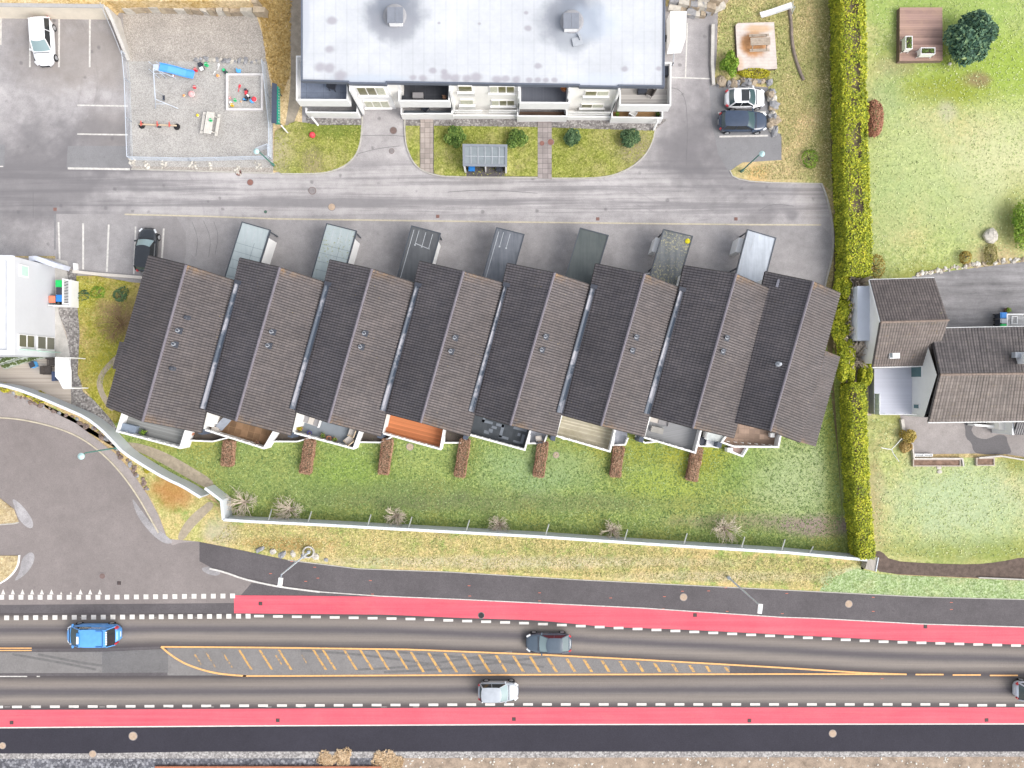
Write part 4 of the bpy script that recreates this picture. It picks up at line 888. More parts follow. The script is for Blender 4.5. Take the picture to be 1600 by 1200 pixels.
b1 = balc([(476, 88), (463.5, 88), (463.5, 155.5), (542.5, 156), (542.5, 118)], [(fx0+.3, yb), (fx0+.3, P(0, 88, 4).y)], 4.0, 1.4, mf1)
b2 = balc([(623.5, 118), (623.5, 157), (701.5, 157.5), (701.5, 118)], [], 4.0, 1.4, mf2)
b3 = balc([(813, 118), (813, 160), (889.5, 160.5), (889.5, 118)], [], 4.0, 1.4, mf3)
b4 = balc([(969, 120), (969, 163.5), (1047.5, 164), (1048, 98), (1036, 98)], [(fx1-.3, P(0, 98, 4).y), (fx1-.3, yb)], 4.0, 1.4, mf4)
b5 = balc([(478, 168), (478, 175), (558, 176), (558, 165)], [], 1.36, 1.33, mf5)
b6 = balc([(627, 166), (627, 177.5), (706, 177.5), (706, 166)], [], 1.36, 1.33, mf5)
b7 = balc([(809, 168), (809, 181), (885.5, 181.5), (885.5, 168)], [], 1.36, 1.33, mf6)
b8 = balc([(956.5, 168), (956.5, 183), (1035, 184), (1035, 168)], [], 1.36, 1.33, mf7)
# partition walls between flats and balcony sides
mb = MB()
for px, z in ((547, 5.7), (703, 5.7), (811, 5.7), (890, 5.7), (968, 5.7), (621, 5.7)):
    x = P(px, 0, 5.7).x; mb = MB().box((x, 27.55, 2.85), (.18, 2.6 if px not in (621,) else 1.2, 5.6)); mb.build('party_wall', m_white, ap)
# downpipes
for (pxa, pya, pxb, pyb) in ((541, 129, 566, 181), (701, 134, 707, 183), (811, 134, 810, 186), (971, 136, 951, 186)):
    a = P(pxa, pya, 5.6); b = P(pxb, pyb, .1); m = Vector((b.x, b.y, 1.6)); MB().path([a, Vector((b.x, b.y+.05, 5.2)), m, b] if False else [a, b], .045, 6).build('downpipe', m_steel, ap)
# low slatted rails on the ground-floor terraces
def slatrail(px0, px1, py, z, n):
    a, b = P(px0, py, z), P(px1, py+.3, z); r = MB(); r.tube(a, b, .035); r.tube(a-Vector((0, 0, .62)), b-Vector((0, 0, .62)), .035)
    f = r.build('terrace_rail', m_white, ap); s = MB()
    for k in range(n+1): c = a.lerp(b, k/n); s.box((c.x, c.y, z-.31), (.07, .03, .6))
    s.build('slats', m_white, f)
slatrail(708, 753, 172, 1.4, 24); slatrail(764, 808, 172, 1.4, 24); slatrail(888, 954, 175, 1.4, 34)
for a, b, y in ((708, 808, 180), (887, 955, 182)):
    w = [P(a, y, .75), P(b, y+.4, .75)]; MB().wall(w, .14, 0, .75).build('terrace_wall', m_white, ap)
    MB().prism([(w[0].x, w[0].y), (w[1].x, w[1].y), (w[1].x, WY), (w[0].x, WY)], .02, .12).build('terrace_floor', m_cream, ap)
for (xa, ya, xb, yb2) in ((487, 183, 497, 196), (1028, 188, 1021, 203)):
    a, b = P(xa, ya, 1.3), P(xb, yb2, 0.05); MB().tube(a, b, .1, .1, 6).build('slanted_prop', m_white, ap)
# ------------------------------------------------------------ white house at the left edge
WX = -44.6
lh = thing('white_house', 'tall white flat-roofed house cut by the left edge', 'house', (-48, 7, 0))
MB().prism([(-62, 11.42), (WX, 11.42), (WX, 2.6), (-62, 2.6)], 0, 5.7).build('wall', plain('white_cladding', (.53, .54, .565), .6, .04, .5), lh)
MB().prism([(-62, 11.3), (WX-.2, 11.3), (WX-.2, 2.75), (-62, 2.75)], 5.7, 5.78).build('roof', plain('white_roof', (.58, .59, .6), .8, .1, 1), lh)
MB().wall([(-62, 11.25), (WX-.17, 11.25), (WX-.17, 2.8), (-62, 2.8)], .45, 5.6, 5.98).build('parapet', m_cream if False else plain('pale_parapet', (.60, .62, .68), .6, .04, 1), lh)
# east wall details: (py0,py1) vertical extent in Y, (px0,px1) -> z
def ez(px): return 68*(1-abs(WX)*16/(800-px))
def eY(py, z): return P(0, py, z).y
m_mint = plain('mint_blind', (.45, .62, .54), .5, .08, 3)
zt, zb = ez(31), ez(41.5); f = MB().box((WX+.06, (eY(415, zt)+eY(430, zt))/2, (zt+zb)/2), (.14, 1.1, zt-zb+.25)).build('window', m_white, lh); MB().box((WX+.15, (eY(415, zt)+eY(430, zt))/2, (zt+zb)/2), (.03, .85, zt-zb-.05)).build('pane', m_mint, f)
m_refl = NT('reflective_glass').fin((.12, .12, .09), .06, spec=1.0)
for px0, px1, py0, py1 in ((28, 52, 523, 546), (57, 84, 526, 549)):
    zt, zb = ez(px0), ez(px1); zc = (zt+zb)/2; ya, yb3 = eY(py0, zc), eY(py1, zc); yc = (ya+yb3)/2
    f = MB().box((WX+.04, yc, zc), (.12, ya-yb3, zt-zb)).build('window', m_white, lh)
    MB().box((WX+.11, yc+.08, zc+(zt-zb)*.26), (.03, ya-yb3-.3, (zt-zb)*.42)).build('pane', m_refl, f); MB().box((WX+.11, yc+.08, zc-(zt-zb)*.26), (.03, ya-yb3-.3, (zt-zb)*.42)).build('pane', m_refl, f)
    MB().box((WX+.3, yb3-.05, zc-.15), (.6, .06, zt-zb)).build('glass_fin', m_mint, f)
w = [P(45, 404, 2.4), P(56, 403.5, 2.4), P(86, 414.5, 2.4)]
MB().wall([(p.x, p.y) for p in w], .45, .2, 2.4).build('porch_roof', plain('blue_white_paint', (.55, .58, .66), .6), lh)
# garden stuff of the white house
def steps(name, pts, h, label):
    w = PL(pts); o = MB().wall(w, .5, 0, h); p = w[0]; t_ = thing(name, label, 'planter', (p.x, p.y, 0), 'long green-edged planters below the white house')
    o.build('trough', plain('planter_green', (.42, .46, .40), .8) if 'planter_green' not in bpy.data.materials else bpy.data.materials['planter_green'], t_)
    mb = MB(); a, b = w[0], w[-1]
    for k in range(160):
        c = a.lerp(b, random.random()); c = c+Vector((random.uniform(-.15, .15), random.uniform(-.15, .15), h+random.uniform(0, .1))); mb.box(c, (.12, .1, .05), random.random()*3, random.uniform(-.8, .8))
    mb.build('plants', leafm(name+'_leaves_'+str(int(h*100)), [(0, (.05, .08, .03)), (1, (.14, .18, .06))]), t_)
steps('planter', [(-6, 569), (20, 560), (41, 553)], .5, 'upper green-edged planter right below the white house wall')
steps('planter', [(10, 573), (40, 563), (75, 555)], .45, 'lower green-edged planter, nearer the wooden deck')
t_ = thing('canopy', 'white corrugated canopy with one cut corner over the decking', 'canopy', tuple(P(98, 582, 0)))
pl = [(86, 558), (107, 559), (111, 579), (111, 606.5), (98, 607), (92, 595), (86, 588)]
cw = [P(x, y, 2.5) for x, y in pl]; MB().prism([(p.x, p.y) for p in cw], 2.42, 2.5).build('roof', m_white, t_)
mb = MB()
for k in range(8):
    x = cw[0].x+.1+k*.19; y0 = cw[0].y-.05; y1 = cw[4].y+.2 if k > 2 else cw[6].y-.25*k; mb.box((x, (y0+y1)/2, 2.515), (.05, y0-y1, .03))
mb.build('ribs', m_white, t_)
mb = MB()
for q in (cw[0], cw[1], cw[3], cw[4]): mb.box((q.x*.998, q.y, 1.2), (.1, .1, 2.42))
mb.build('post', m_white, t_)
# ------------------------------------------------------------ house at the right edge
m_rt1 = tiles('mottled_roof_tiles', (.075, .062, .06), (.15, .125, .118), 24, 15, .5, (.19, .17, .1), .35, .62)
m_rt2 = tiles('bleached_roof_tiles', (.125, .103, .092), (.205, .172, .152), 24, 14, .6, (.22, .16, .09), .6, .60)  # lower slope, coloured lighter and browner than the upper one
m_rt3 = tiles('grey_roof_tiles', (.078, .068, .068), (.15, .13, .125), 34, 15, .6, (.17, .15, .08), .35, .62)
m_rt4 = tiles('bleached_main_tiles', (.13, .108, .096), (.21, .178, .158), 34, 14, .6, (.2, .16, .1), .6, .60)  # same lighter tone on the lower slope of the main roof
rh = thing('gabled_house', 'white house with two brown tiled gable roofs beside the hedge', 'house', (40, 0, 0))
ze, zr = 3.2, 5.2
A = [P(1359, 438, ze), P(1460, 435, ze), P(1482, 500.5, zr), P(1376, 503.6, zr), P(1363.8, 573, ze), P(1443, 571, ze)]
A[5] = P(1457, 570.5, ze)
tile_slope('roof_slope', A[3], A[2], A[1], A[0], m_rt1, rh, 24, 15, .035, .05)
tile_slope('roof_slope', A[3], A[2], A[5], A[4], m_rt2, rh, 24, 14, .035, .05)
zf, zs = 3.7, 5.7
Bq = [P(1476, 513.5, zf), P(1760, 508, zf), P(1760, 581.5, zs), P(1468.8, 585.4, zs), P(1451, 659, zf), P(1760, 655, zf)]
Bq[0] = P(1454, 514, zf)
tile_slope('roof_slope', Bq[3], Bq[2], Bq[1], Bq[0], m_rt3, rh, 64, 15, .035, .05)
tile_slope('roof_slope', Bq[3], Bq[2], Bq[5], Bq[4], m_rt4, rh, 64, 14, .035, .05)
for a, b in ((A[3], A[2]), (Bq[3], Bq[2])):
    mb = MB(); n = int((b-a).length/.35)
    for k in range(n): mb.tube(a.lerp(b, k/n)+Vector((0, 0, .05)), a.lerp(b, (k+1.05)/n)+Vector((0, 0, .05)), .11, .1, 7)
    mb.build('ridge_cap', plain('brown_ridge', (.22, .17, .14), .7, .3, 4) if a is A[3] else bpy.data.materials['brown_ridge'], rh)
for pts in ([A[0], A[1]], [A[4], A[5]], [Bq[0], Bq[1]], [Bq[4], Bq[5]]):
    d = Vector((0, .07 if pts[0].y > 4 and pts[0] is not A[4] else -.07, -.1)); MB().tube(pts[0]+d, pts[1]+d, .07, .07, 6).build('eave_gutter', m_white, rh)
for pts in ([A[0], A[3]], [A[3], A[4]], [A[1], A[2]], [Bq[0], Bq[3]], [Bq[3], Bq[4]]): MB().tube(pts[0]-Vector((.03, 0, .08)), pts[1]-Vector((.03, 0, .08)), .07, .07, 4).build('verge_board', m_fascia if pts[0] is not A[0] else m_white, rh)
def gable_box(x0, x1, ya, yr, yc, zz0, zz1, mat=m_white):
    mb = MB(); v = [(x0, ya, 0), (x0, yc, 0), (x1, yc, 0), (x1, ya, 0), (x0, ya, zz0), (x0, yc, zz0), (x1, yc, zz0), (x1, ya, zz0), (x0, yr, zz1), (x1, yr, zz1)]
    mb.v = v; mb.f = [(0, 1, 5, 8, 4), (3, 7, 9, 6, 2), (0, 4, 7, 3), (1, 2, 6, 5)]; return mb.build('wall', mat, rh)
gable_box(A[0].x+.3, A[1].x-.2, A[0].y-.35, A[3].y, A[4].y+.35, ze-.25, zr-.3)
gable_box(Bq[3].x+.3-.4, Bq[1].x-.3, Bq[0].y-.4, Bq[3].y, Bq[4].y+.4, zf-.25, zs-.3)
# lean-to, skylight, chimney
MB().prism([(32.45, P(0, 447, 2.6).y), (34.0, P(0, 447, 2.6).y), (34.0, P(0, 532, 2.6).y), (32.45, P(0, 532, 2.6).y)], 0, 2.6).build('lean_to', plain('pale_blue_sheeting', (.58, .62, .70), .5, .05, 1), rh)
nA = ((A[4]-A[3]).cross(A[2]-A[3])).normalized(); p = inplane(1396, 556, A[3], nA)
s_ = MB().box((p.x, p.y, p.z+.12), (.95, .5, .2), R(2)).build('skylight', m_white, rh); MB().box((p.x-.32, p.y+.02, p.z+.2), (.25, .42, .08), R(2)).build('pane', m_glass, s_)
nB = ((Bq[1]-Bq[3]).cross(Bq[0]-Bq[3])).normalized(); p = inplane(1595, 561, Bq[3], nB)
c_ = MB().box((p.x+.3, p.y, 5.6), (1.5, .9, 1.7), 0).build('chimney', m_white, rh); MB().box((p.x-.5, p.y+.35, 5.5), (.9, .5, .5)).build('flashing', m_ventl, c_)
# west wall openings above the terrace
wxb = Bq[3].x-.1
for py0, py1, z0, z1 in ((552, 564, 1.9, 2.9), (570, 590, 1.5, 3.2), (631, 639, 1.9, 2.8)):
    ya, yb4 = P(0, py0, 2.5).y, P(0, py1, 2.5).y; f = MB().box((wxb-.03, (ya+yb4)/2, (z0+z1)/2), (.1, ya-yb4, z1-z0)).build('window', m_white, rh); MB().box((wxb-.09, (ya+yb4)/2, (z0+z1)/2), (.03, ya-yb4-.14, z1-z0-.14)).build('pane', plain('teal_glass', (.07, .15, .16), .15, spec=.9) if 'teal_glass' not in bpy.data.materials else bpy.data.materials['teal_glass'], f)
# terrace
ZT = 1.5
tw = [P(1366, 576, ZT), P(1366, 647, ZT), P(1452, 647, ZT), P(1452, 572, ZT)]
MB().prism([(p.x, p.y) for p in tw], 0, ZT).build('terrace', planks('lilac_grey_decking', (.50, .51, .57), .12, 0, .05, .85), rh)
mb = MB(); rl = [tw[0]+Vector((0, -2.4, 0)), tw[1], tw[2]-Vector((1.2, 0, 0))]; r_ = [p+Vector((0, 0, 1.0)) for p in rl]
mb.path(r_, .035)
for a, b in zip(r_[:-1], r_[1:]):
    for k in range(5): c = a.lerp(b, k/4); mb.tube(c, c-Vector((0, 0, 1.0)), .025)
rr = mb.build('terrace_rail', m_white, rh); MB().wall([rl[0], rl[1]], .02, ZT+.08, ZT+.9).build('glass_panel', plain('misty_glass', (.52, .6, .62), .2, .04, 1, spec=.8), rr)
MB().box((P(1350, 0, 0).x, P(0, 612, 0).y, .5), (.9, 4.6, .1)).build('outer_step', planks('old_boards', (.36, .31, .26), .2, R(90), .3, .5), rh)
# low roof and porch at the lower right
p0 = P(1586, 657, 2.9); p1 = P(1620, 679, 2.9); tile_slope('porch_roof', Vector((p0.x, p0.y+.9, 3.6)), Vector((p1.x+5, p0.y+.9, 3.6)), Vector((p1.x+5, p1.y, 2.7)), Vector((p0.x-.05, p1.y, 2.7)), tiles('porch_tiles', (.13, .125, .13), (.19, .18, .18), 34, 4, .5, None, .4), rh, 34, 4)
MB().box((p0.x-.1, (p0.y+p1.y)/2+.2, 1.4), (.2, 1.8, 2.8)).build('porch_wall', m_white, rh)
MB().prism([tuple(P(1560, 657, 1.8).xy), tuple(P(1584, 656, 1.8).xy), tuple(P(1584, 674, 1.8).xy), tuple(P(1562, 671, 1.8).xy)], 0, 1.8).build('porch_block', m_cream, rh)
a, b = P(1523, 664, 1.1), P(1561, 667, 1.1); MB().wall([a, b], .22, 0, 1.1).build('porch_parapet', m_white, rh)
# ------------------------------------------------------------ boundary walls and fences
m_bw = plain('whitewashed_wall', (.56, .59, .62), .7, .06, .6); m_bw2 = plain('pale_coping', (.60, .63, .66), .7, .05, 1)
def curved_wall(pts, label, z=2.0, sm=1, cat='boundary wall', grp='white walls round the row'):
    w = PL(pts); w = smooth_line(w, sm) if sm else w; c = w[len(w)//2]; t_ = thing('boundary_wall', label, cat, (c.x, c.y, 0), grp)
    MB().wall(w, .16, 0, z-.08).build('wall_panel', m_bw, t_); MB().wall(w, .26, z-.08, z).build('coping', m_bw2, t_); return w, t_
curved_wall([(-80, 594), (0, 598), (41, 605), (82, 620), (124, 638), (152, 650), (176, 668), (195, 688), (210, 704), (240, 723.5), (275, 744), (300, 755), (327, 772)], 'long curving white wall around the side road')
curved_wall([(334, 758), (359, 777), (362, 806)], 'short kinked white wall piece beside the gap for the footpath', sm=0)
w, t_ = curved_wall([(362, 806), (400, 808.5), (516, 814), (634, 820.6), (645, 821), (840, 831.6), (920, 837), (1010, 843), (1220, 856), (1339, 867)], 'long straight white wall with slanted props along the big lawn', sm=0)
for px, py in ((424, 785), (486, 801), (579, 809), (643, 813), (733, 816), (857, 824), (980, 832), (1073, 838), (1163, 845), (1226, 849), (1270, 857)):
    y = lerp_poly([(362, 806), (634, 820.6), (840, 831.6), (1010, 843), (1220, 856), (1339, 867)], px-5)
    a = P(px-4.5, y+3.5, 1.7); b = P(px+.5, y-13+ (7 if px == 1270 else 0), .02); MB().tube(a, b, .06, .06, 6).build('prop', m_white, t_)
# planter-like timber box at the hedge's foot
t_ = thing('timber_box', 'ribbed grey timber box at the foot of the hedge', 'box', tuple(P(1363, 882, 0)))
q = [P(1357, 870, .9), P(1372, 871, .9), P(1368, 893, .9), P(1352, 889, .9)]; MB().prism([(p.x, p.y) for p in q], 0, .9).build('box_body', planks('grey_ribbed', (.36, .33, .29), .12, R(75), .2, .4), t_)
MB().wall([(q[1].x, q[1].y), (q[2].x, q[2].y)], .08, 0, 1.0).build('side_board', m_bw2, t_)
tag(MB().wall([P(1600, 905, .25), P(1530, 903, .25), P(2100, 935, .25)][1:2]+[P(1600, 906, .25), P(1800, 914, .25)], .12, 0, .2).build('garden_edging', m_kerb, loc=tuple(P(1560, 904, 0))), 'pale edging board below the bare soil bed', 'edging')
# top-left retaining walls
t_ = thing('retaining_wall', 'sand-coloured concrete retaining wall behind the parked white hatchback', 'retaining wall', tuple(P(90, 29, 0)))
MB().prism([tuple(P(-150, 27, 0).xy), tuple(P(183, 31, 0).xy), tuple(P(183, 26, 0).xy), tuple(P(-150, 22, 0).xy)], 0, 2.2).build('wall_panel', plain('sandy_concrete', (.72, .65, .54), .9, .1, .7), t_)
MB().wall([P(-150, 25, 0), P(183, 29, 0)], .35, 2.2, 2.27).build('coping', plain('coping_grey', (.38, .37, .36), .9), t_)
q = [(186, 30), (190, 45), (196, 66), (203, 96)]; w = PL(q); t_ = thing('retaining_wall', 'low tapering concrete wall between parking and gravel yard', 'retaining wall', tuple(w[1])); MB().wall(w, .3, 0, [2.2, 1.6, 1.2, .3]).build('wall_panel', m_conc, t_)
MB().path([w[0]+Vector((-.1, 0, 3.0)), w[1]+Vector((-.1, 0, 2.6)), w[2]+Vector((-.1, 0, 2.0)), w[3]+Vector((-.1, 0, 1.2))], .03).build('rail', m_ventl, t_)
o = MB().prism([tuple(P(-300, -300, 0).xy), tuple(P(402, -300, 0).xy), tuple(P(402, 20, 0).xy), tuple(P(186, 20, 0).xy), tuple(P(183, 25, 0).xy), tuple(P(-300, 22, 0).xy)], 0, 2.1).build('embankment', m_gorange); o['kind'] = 'structure'
sheet('embankment_gravel', [(-300, -200), (200, -200), (195, 18), (-300, 12)], 2.11, m_play2)
def masonry(lab, pts, h, d, cols, seed, rows=2):
    rs = random.Random(seed); w = PL(pts); t_ = thing('stone_wall', lab, 'stone wall', tuple(w[0])); k = 0
    for r in range(rows):
        for a, b in zip(w[:-1], w[1:]):
            L = (b-a).length; dr = (b-a).normalized(); nr = Vector((-dr.y, dr.x, 0)); u = rs.uniform(0, .3)
            while u < L:
                l = rs.uniform(.5, 1.3); c = a+dr*(u+l/2)+nr*(d*(r+.5)); z = h*(r+1)/rows*rs.uniform(.85, 1.08); mb = MB(); mb.box((c.x, c.y, z/2), (l*.95, d*1.05, z), math.atan2(dr.y, dr.x)+rs.uniform(-.06, .06), 0)
                mb.v = [(x+rs.uniform(-.09, .09), y+rs.uniform(-.09, .09), q+rs.uniform(-.08, .08)) for x, y, q in mb.v]; mb.build('block', cols[k % len(cols)], t_); k += 1; u += l
def rocks(name, pts, n, rmin, rmax, label, cat, cols, seed, group=None, z=0, flat=.7, spread=.3):
    rs = random.Random(seed); w = PL(pts); c = w[0]; t_ = thing(name, label, cat, (c.x, c.y, 0), group); cum = []
    L = sum((b-a).length for a, b in zip(w[:-1], w[1:])) or 1
    for k in range(n):
        d = L*(k+.5)/n; a = w[0]
        for p, q in zip(w[:-1], w[1:]):
            if d <= (q-p).length: a = p.lerp(q, d/(q-p).length); break
            d -= (q-p).length
        r = rs.uniform(rmin, rmax); mb = MB(); c0 = (a.x+rs.uniform(-spread, spread), a.y+rs.uniform(-spread, spread), z+r*.25)
        mb.ball(c0, r, 7, flat*.8, .3); rz = rs.uniform(0, 3); s1, s2 = rs.uniform(.8, 1.4), rs.uniform(.7, 1.0)
        for i, v in enumerate(mb.v):
            x, y = v[0]-c0[0], v[1]-c0[1]; x, y = x*math.cos(rz)+y*math.sin(rz), -x*math.sin(rz)+y*math.cos(rz); x *= s1; y *= s2; mb.v[i] = (c0[0]+x*math.cos(rz)-y*math.sin(rz), c0[1]+x*math.sin(rz)+y*math.cos(rz), v[2])
        mb.build('stone', cols[k % len(cols)], t_)
    return t_
m_st1 = plain('stone_pale', (.46, .43, .38), .9, .3, 3, bump=.5); m_st2 = plain('stone_tan', (.40, .33, .24), .9, .3, 3, bump=.5); m_st2b = plain('stone_earthy', (.33, .27, .20), .9, .35, 3, bump=.6); m_st3 = plain('stone_grey', (.27, .27, .28), .9, .35, 3, bump=.5); m_st4 = plain('stone_light', (.62, .59, .53), .9, .2, 4); m_st5 = plain('stone_brown', (.20, .15, .13), .9, .35, 3)
masonry('rough tan stone retaining wall above the gravel yard', [(196, 22), (260, 20), (330, 24), (404, 27)], 1.9, .55, [m_st1, m_st2, m_st2b], 3)
masonry('broken brown rock wall behind the white trailer', [(1040, 18), (1072, 26), (1100, 30), (1124, 18), (1136, 4)], 1.7, .55, [m_st1, m_st2b, m_st3], 5, 3)
rocks('rock_wall', [(1116, 128), (1150, 130), (1180, 128), (1204, 128)], 11, .32, .6, 'row of rocks above the parked white coupe', 'stone wall', [m_st3, m_st2b, m_st3, m_st2b], 8, spread=.2)
rocks('rock_wall', [(1205, 140), (1206, 165), (1209, 188), (1206, 208)], 10, .38, .66, 'grey boulders at the noses of the two parked cars', 'stone wall', [m_st3, m_st2b, m_st1], 9, spread=.2)
rocks('rock_wall', [(1432, 430), (1480, 420), (1540, 412), (1620, 402)], 46, .12, .26, 'low stone edging above the right-hand driveway', 'stone wall', [m_st1, m_st2, m_st4], 10, spread=.15)
rocks('rock_wall', [(10, 612), (60, 630), (105, 650), (150, 672), (180, 700), (205, 728), (235, 770)], 42, .14, .32, 'line of dark kerb rocks outside the curving white wall', 'stone wall', [m_st5, m_st3, m_st5, m_st5], 12, spread=.2)
rocks('rock_wall', [(300, 93), (340, 93), (370, 96), (412, 97)], 26, .14, .3, 'crumbling stone step between upper gravel and playground', 'stone wall', [m_st1, m_st3], 14, spread=.12)
rocks('rock_wall', [(400, 858), (432, 864), (470, 868), (520, 874)], 7, .2, .36, 'few rocks in the verge near the lamp ring', 'stone wall', [m_st3, m_st1], 15, spread=.15)
for (px, py, n, lab) in ((207, 252, 14, 'stone scatter at the playground fence corner'), (228, 259, 6, 'small stone heap, second from the fence corner'), (255, 257, 9, 'stone heap between the two smallest heaps'), (302, 258, 8, 'stone heap below the swing side of the playground'), (328, 258, 8, 'stone heap below the picnic table'), (372, 266, 12, 'long stone heap on the road edge'), (404, 259, 8, 'stone heap nearest the green lamp')):
    rocks('stone_heap', [(px-3, py-3), (px+3, py+3)], n, .09, .16, 'pale '+lab, 'stones', [m_st4, m_st1], px, 'pale stone heaps along the playground fence', spread=.28)
tag(MB().ball((P(1548, 368, .3).x, P(1548, 368, .3).y, .25), .75, 10, .5, .12).build('boulder', m_st1, loc=tuple(P(1548, 368, 0))), 'single rounded boulder on the pale lawn', 'boulder')
# ------------------------------------------------------------ vehicles
def paint(name, c, rough=.28, metal=.0):
    t = NT(name); n = t.noise(2.5, 3, .6, vec=t.pos(True)); col = t.ramp(n, [(.3, mul(c, .93)), (.7, mul(c, 1.06))])
    m = t.fin(col, rough, metal=metal, spec=.55); t.b.inputs['Coat Weight'].default_value = .6; t.b.inputs['Coat Roughness'].default_value = .08; return m
m_tyre = plain('tyre_rubber', (.02, .02, .022), .9, .1, 5); m_rim = plain('alloy_rim', (.45, .46, .48), .35, .1, 8, metal=.6, spec=.5)
m_cg = NT('car_glass').fin((.06, .10, .11), .12, spec=1.0); m_cgs = NT('car_side_glass').fin((.018, .022, .025), .1, spec=.8)
m_ws = NT('bright_windscreen').fin((.22, .30, .31), .1, spec=1.0)
m_red_l = plain('tail_lamp', (.55, .03, .04), .3, .05, 5, spec=.6); m_hl = plain('headlamp', (.68, .70, .72), .15, .05, 5, spec=.8)
m_trim = plain('black_trim', (.025, .025, .028), .6, .1, 5); m_plate = plain('number_plate', (.7, .7, .68), .5, .02, 5)
def car(name, label, cat, px, py, hd, L, W, H, pm, style='hatch', sunroof=False, ws=None, rails=False, z0=0.0, roofm=None):
    """local frame: x forward, y left; hd = heading in degrees, 0 = picture right"""
    p = P(px, py, 0); t_ = thing(name, label, cat, (p.x, p.y, z0)); ws = ws or m_cg
    S = dict(hatch=(.245, .07, -.40, -.465, .93), sedan=(.215, .05, -.29, -.45, .90), coupe=(.25, .045, -.33, -.43, .84), suv=(.235, .05, -.41, -.465, 1.0), van=(.40, .165, -.375, -.46, 1.12), pick=(.2, .05, -.3, -.4, .95))[style]
    xw0, xw1, xr1, xr0, belt = S[0]*L, S[1]*L, S[2]*L, S[3]*L, S[4]
    N = 30; mb = MB(); prof = []
    def zs(x):
        if x > xw0: u = (x-xw0)/(L/2-xw0); return belt-.02-.22*u**1.6-(.16*max(0, u-.85)/.15)
        if x < xr0: u = (xr0-x)/max(.01, (L/2+xr0)); return belt+(.02 if style != 'van' else 0)-.12*u**2
        return belt
    for i in range(N+1):
        t = -1+2*i/N; t = math.copysign(abs(t)**.7, t); x = t*L/2*.995; e = abs(t)
        w = W/2*(max(0, 1-e**(6.0 if t < 0 else 4.2)))**(1/2.6); w = max(w, W*.25 if e > .99 else 0); fr = max(0, e-.93)/.07; z = zs(x)
        bz = .22+.12*fr
        prof.append([(x-.0, w*.93, bz), (x, w*1.0, .42), (x, w*1.0, z*.62), (x, w*.985, z-.13), (x, w*.93, z-.03), (x, w*.72, z+.01), (x, w*.35, z+.03), (x, 0, z+.035)])
    M_ = len(prof[0])
    for row in prof:
        for q in row: mb.v.append(q)
        for q in row[:-1][::-1]: mb.v.append((q[0], -q[1], q[2]))
    W2 = 2*M_-1
    for i in range(N):
        for j in range(W2-1): a = i*W2+j; mb.f.append((a, a+1, a+1+W2, a+W2))
        a = i*W2; mb.f.append((a+W2-1, a, a+W2, a+2*W2-1))
    mb.f.append(tuple(range(W2-1, -1, -1))); mb.f.append(tuple(N*W2+k for k in range(W2)))
    bd = mb.build('body', pm, t_, local=True, smooth=True)
    hb, ht = W/2*.90, W/2*(.74 if style != 'van' else .84); zt = H-.05; zb = belt-.02
    def cur(x0, x1, za, zz, ya, yb, bow, n=6):
        m = MB()
        for j in range(2):
            for k in range(n+1):
                s = -1+2*k/n; x = (x0, x1)[j]-bow*s*s; m.v.append((x, (ya, yb)[j]*s, (za, zz)[j]+(.03 if j else 0)*(1-s*s)))
        for k in range(n): m.f.append((k, k+1, k+n+2, k+n+1))
        return m
    cur(xw0+.02, xw1, zb, zt, hb*.97, ht*.98, .16).build('windscreen', ws, t_, local=True, smooth=True)
    cur(xr0, xr1, zb, zt, hb*.95, ht*.98, -.10).build('rear_window', m_cg if style != 'van' else m_cgs, t_, local=True, smooth=True)
    for s in (1, -1):
        m = MB(); a = [(xw0-.14, hb*s, zb), (xw1-.16, ht*s, zt), (xr1+.1, ht*s, zt), (xr0+.1, hb*s, zb)]; m.quad(*a); m.build('side_window', m_cgs if style != 'van' else pm, t_, local=True)
        if style == 'van': a = [(xw0-.25, (hb+.012)*s, zb+.05), (xw1-.22, (ht+.02)*s, zt-.1), (xw1-.9, (ht+.02)*s, zt-.1), (xw1-.9, (hb+.012)*s, zb+.05)]; MB().quad(*a).build('side_window', m_cgs, t_, local=True)
        m = MB()
        for a, b, r in (((xw0-.12, hb*s, zb), (xw1-.14, ht*s, zt+.01), .045), ((xr0+.06, hb*s, zb), (xr1+.06, ht*s, zt+.01), .07 if style != 'van' else .05), (((xw1+xr1)/2, hb*1.0*s, zb), ((xw1+xr1)/2+.05, ht*1.0*s, zt), .035), ((xw0-.12, hb*s, zb), (xr0+.06, hb*s, zb), .03)): m.tube(a, b, r, r, 6)
        m.build('pillars', pm, t_, local=True)
    # roof skin
    m = MB(); nx, ny = 10, 6; x0, x1 = xr1-.05, xw1+.05
    for i in range(nx+1):
        u = i/nx; x = x0+(x1-x0)*u
        for j in range(ny+1):
            s = -1+2*j/ny; y = (ht+.03)*s*(1-.05*(2*u-1)**4); xx = x-(.16*s*s if u > .8 else -.1*s*s if u < .2 else 0); m.v.append((xx, y, zt+.03+.05*(1-s*s*s*s)*(1-(2*u-1)**4*.8)))
    for i in range(nx):
        for j in range(ny): a = i*(ny+1)+j; m.f.append((a, a+1, a+ny+2, a+ny+1))
    m.build('roof', roofm or pm, t_, local=True, smooth=True)
    if sunroof: MB().box(((xw1+.0)-.42, 0, zt+.085), (.75, ht*1.62, .012)).build('sunroof', m_cgs, t_, local=True)
